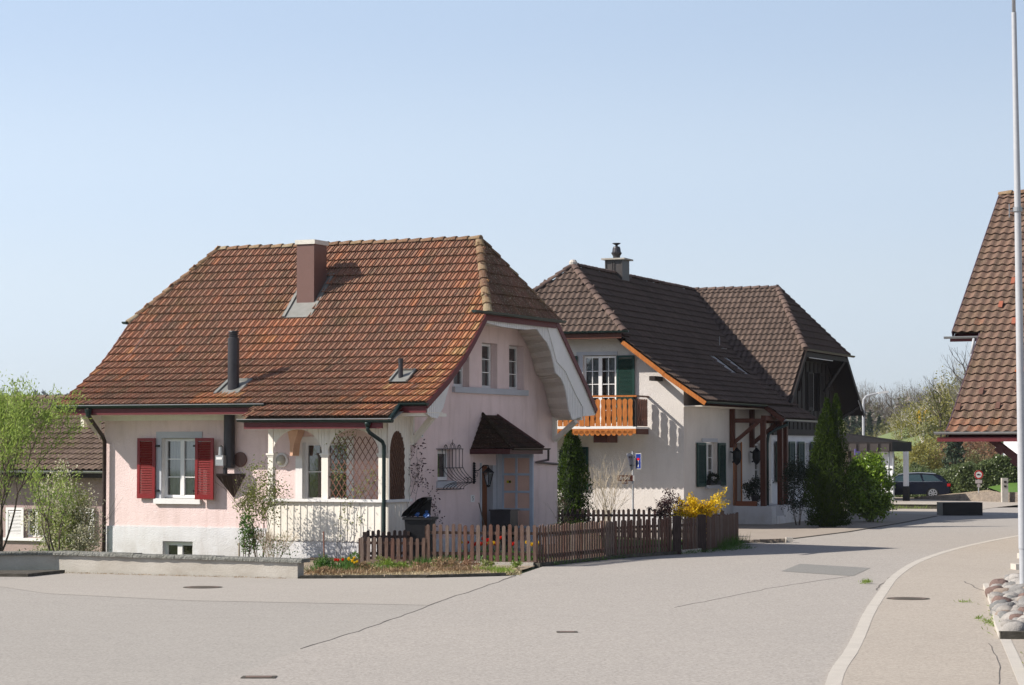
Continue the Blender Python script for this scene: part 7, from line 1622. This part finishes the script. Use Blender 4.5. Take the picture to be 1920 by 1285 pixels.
def crown_mesh(name, mat, n, r, h, z0, L, W, seed, kind):
    g = np.random.default_rng(seed)
    if kind == 'cone':
        u = g.uniform(0, 1, n) ** 1.1; a = g.uniform(0, 6.283, n); lay = .75 + .25 * np.sin(u * 40); rr = r * (1 - u) * lay * g.uniform(.6, 1.05, n) + .1
        P = np.stack([rr * np.cos(a), rr * np.sin(a), z0 + u * (h - z0)], 1); V, F = leaf_geo(P, L, W, seed, up=-.3)
    elif kind == 'bare':
        P = clumpy(n, (0, 0, (h + z0) / 2), (r, r, (h - z0) / 2), seed, 40, .22, .3); d = P - np.array([0, 0, z0 * .6]); d /= np.linalg.norm(d, axis=1, keepdims=True); V, F = leaf_geo(P, L, W, seed, D=d, spread=.3)
    else:
        P = clumpy(n, (0, 0, (h + z0) / 2), (r, r, (h - z0) / 2), seed, 34, .26, .4); V, F = leaf_geo(P, L, W, seed)
    return mesh_np(name, V, F, mat)
def trunk_mesh(h, r, seed, mat, branches=True, z0=.25):
    mb = MB(); rnd = random.Random(seed); tips = []
    mb.tube([(0, 0, -.5), (rnd.uniform(-.2, .2), 0, h * .4), (rnd.uniform(-.4, .4), 0, h * .75), (rnd.uniform(-.3, .3), 0, h * .95)], [r, r * .8, r * .45, r * .1], 6)
    if branches:
        for i in range(12):
            z = h * rnd.uniform(z0, .8); a = rnd.uniform(0, 6.28)
            grow(mb, Vector((0, 0, z)), Vector((math.cos(a), math.sin(a), rnd.uniform(.6, 1.4))).normalized(), h * .17, r * .35, 2, tips, rnd, (2, 3), .5, .7, .2, 2, .015, None, .12, 4)
    return mb.mesh('trunk', mat)
FT = []
for i in range(3): FT.append(('bare', trunk_mesh(14, .26, 300 + i, 'bark'), crown_mesh('crown', 'l_twig', 1700, 3.6, 14.5, 5.0, .85, .035, 310 + i, 'bare')))
for i in range(3): FT.append(('olive', trunk_mesh(12, .22, 320 + i, 'bark'), crown_mesh('crown', 'l_far', 1500, 3.0, 12.5, 2.5, .42, .26, 330 + i, 'ball')))
for i in range(2): FT.append(('pine', trunk_mesh(15, .25, 340 + i, 'bark', False), crown_mesh('crown', 'l_pine', 2300, 2.9, 15.5, 1.5, .7, .28, 350 + i, 'cone')))
for i in range(2): FT.append(('gold', trunk_mesh(10, .16, 360 + i, 'birch'), crown_mesh('crown', 'l_gold', 1300, 2.3, 10.5, 2.5, .34, .18, 370 + i, 'ball')))
kinds = {'bare': ('bare grey brown tree on the wooded hill', 'bare trees on the wooded hill'), 'olive': ('olive budding tree on the wooded hill', 'budding trees on the wooded hill'), 'pine': ('dark green conifer on the wooded hill', 'conifers on the wooded hill'), 'gold': ('golden green birch on the slope behind the carport', 'birches on the slope')}
def far_tree(k, x, y, z, s_, lab=None, grp=None, name=None):
    kd, tm_, cm = FT[k]; lb, gp = kinds[kd]
    if lab is None:
        px = 960 + 4400 * x / y; rg = 'left of the street lamp' if px < 1612 else 'right behind the street lamp arm' if px < 1665 else 'above the meadow crest' if px < 1745 else 'left of the farmhouse roof' if px < 1800 else 'partly behind the farmhouse roof'
        lb = lb.replace(' on the wooded hill', '').replace(' on the slope behind the carport', '') + (' on the far ridge, ' if y > 470 else ' on the near slope, ') + rg
    t = thing(name or {'bare': 'bare_tree', 'olive': 'leafy_tree', 'pine': 'conifer', 'gold': 'birch'}[kd], lab or lb, 'tree', (x, y, z), random.uniform(0, 6.28), grp if grp is not None else (gp if lab is None else None)); t.scale = (s_,) * 3
    put('trunk', tm_, t); put('crown', cm, t); return t
g = random.Random(21)
for i in range(30): px = 1560 + i * 14 + g.uniform(-4, 4); y = 520 + g.uniform(-40, 60); far_tree(g.choice([0, 1, 2]), (px - 960) / 4400 * y, y, 6.0 + g.uniform(-1, 1), g.uniform(.62, .88))
for i in range(22): px = 1570 + i * 17 + g.uniform(-5, 5); y = 430 + g.uniform(-20, 30); far_tree(g.choice([3, 4, 5, 0, 1]), (px - 960) / 4400 * y, y, 3.0 + g.uniform(-1, .5), g.uniform(.62, .85))
for i, (px, s_) in enumerate(((1570, .75), (1585, .8), (1600, .72), (1614, .82), (1630, .7), (1648, .66), (1665, .55), (1540, .8), (1552, .7), (1745, .7))): y = 390 + g.uniform(-12, 12); far_tree(g.choice([6, 7]), (px - 960) / 4400 * y, y, 1.0, s_ * .72)
for i, (px, s_, yy) in enumerate(((1690, .62, 345), (1712, .72, 340), (1730, .85, 255), (1752, .8, 262), (1775, .95, 250), (1795, .9, 258), (1815, .9, 250), (1708, .62, 262), (1840, .9, 262), (1870, .9, 255), (1660, .5, 350), (1640, .45, 352), (1700, .75, 300), (1722, .8, 305), (1742, .85, 300), (1762, .9, 305), (1690, .7, 262), (1783, 1.0, 245), (1805, 1.0, 240), (1677, .62, 300))): far_tree(8 + i % 2, (px - 960) / 4400 * yy, yy, 1.2, s_ * .88)
far_tree(1, 44.0, 225, .5, .80, 'tall bare tree rising left of the farmhouse roof', name='bare_tree'); far_tree(4, (1765 - 960) / 4400 * 245, 245, .5, .75, 'olive leafed tree standing left of the farmhouse eaves', name='leafy_tree')
for nm, lb, x, y, r_, h_, mt, n_, sd in (('golden_bush', 'big yellow green bush right of the carport', 31.0, 176, 1.9, 3.6, 'l_gold', 5200, 401), ('rust_shrub', 'large rusty brown spring shrub below the farmhouse eaves', 35.2, 186, 2.1, 4.0, 'l_rust', 5000, 402), ('rust_shrub', 'second rusty shrub beside the modern house', 38.2, 190, 1.8, 3.8, 'l_rust', 4000, 403), ('green_bush', 'green bush in front of the glazed bay of the modern house', 33.3, 168, .9, 2.4, 'l_far', 2400, 404),
                                     ('dark_bush', 'low dark bush behind the car roof', 23.6, 139, 1.1, 1.9, 'l_hedge', 3000, 405), ('gold_shrub', 'smaller yellow green shrub beside the big one', 28.6, 180, 1.3, 2.4, 'l_gold', 2500, 406)):
    shrub(nm, lb, (x, y, 0), r_, h_, mt, n_, .2, .09, sd, 6, 46, .2, z0=.08, shell=.55, sr=.05)
cf = thing('fir_tree', 'dark narrow fir tree left of the farmhouse eaves', 'tree', (32.4, 172, 0)); put('crown', crown_mesh('crown', 'l_pine', 3200, 1.35, 5.0, .3, .3, .12, 410, 'cone'), cf); b = MB(); b.tube([(0, 0, 0), (0, 0, 4.6)], [.12, .02], 6); b.build('trunk', 'bark', cf)
yb = thing('yellow_bush', 'small bright yellow flowering bush on the meadow crest', 'shrub', (50.0, 282, 5.6)); leaves('foliage', 'l_forsythia', ell(900, (0, 0, 1), (1.4, 1, 1.2), 7), .3, .2, yb, 7)
for i in range(6): # slope bushes filling the foot of the wood
    pass
# far wood on the left hill: one mass nobody could count, and the wood behind
def mass(name, mat, xs0, xs1, y0, y1, zf, n, h, L, seed, cone=.5):
    g = np.random.default_rng(seed); k = n // 90; cx = g.uniform(xs0, xs1, k); cy = g.uniform(y0, y1, k); ch = h * g.uniform(.6, 1.15, k); cr = ch * g.uniform(.22, .36, k); ix = g.integers(0, k, n); u = g.uniform(0, 1, n)
    a = g.uniform(0, 6.283, n); rr = cr[ix] * np.where(g.uniform(0, 1, n) < cone, 1 - u, np.sin(np.pi * np.clip(u * .9 + .1, 0, 1))) * g.uniform(.5, 1, n)
    X = cx[ix] + rr * np.cos(a); Y = cy[ix] + rr * np.sin(a); Z = np.array([zf(x, y) for x, y in zip(cx, cy)])[ix] + u * ch[ix]
    V, F = leaf_geo(np.stack([X, Y, Z], 1), L, L * .6, seed); o = put(name, mesh_np(name, V, F, mat)); o['kind'] = 'stuff'; return o
zf = lambda x, y: -1 + (30 + 7 * math.sin((x + 900) / 1150 * 7 + 1) + 5 * math.sin((x + 900) / 1150 * 17)) * math.sin(min(1, (y - 1150) / 1250 * 1.6) * math.pi / 2)
mass('far_wood', 'l_pine', -420, 120, 1500, 2000, zf, 60000, 17, 4.0, 501, .6)
mass('far_budding_wood', 'l_far', -420, 120, 1250, 1600, zf, 30000, 12, 3.4, 502, .0)
mass('hill_undergrowth', 'l_far', 40, 130, 360, 470, lambda x, y: 1.0, 26000, 5.5, .8, 503, .0)
mass('hill_brush', 'l_twig', 40, 140, 400, 560, lambda x, y: 4.0, 26000, 7, .9, 504, .1)

# ================================================================ spring haze
hz = MB(); hz.box(-3200, -80, -12, 3200, 4900, 75); ho = hz.build('haze', 'glass'); ho['kind'] = 'stuff'
hm = bpy.data.materials.new('haze_air'); hm.use_nodes = True; hn = hm.node_tree; hn.nodes.clear()
pv = hn.nodes.new('ShaderNodeVolumePrincipled'); pv.inputs['Color'].default_value = (.80, .86, .96, 1); pv.inputs['Density'].default_value = 0.00011; pv.inputs['Anisotropy'].default_value = .3
om = hn.nodes.new('ShaderNodeOutputMaterial'); hn.links.new(pv.outputs[0], om.inputs['Volume']); ho.data.materials.clear(); ho.data.materials.append(hm)
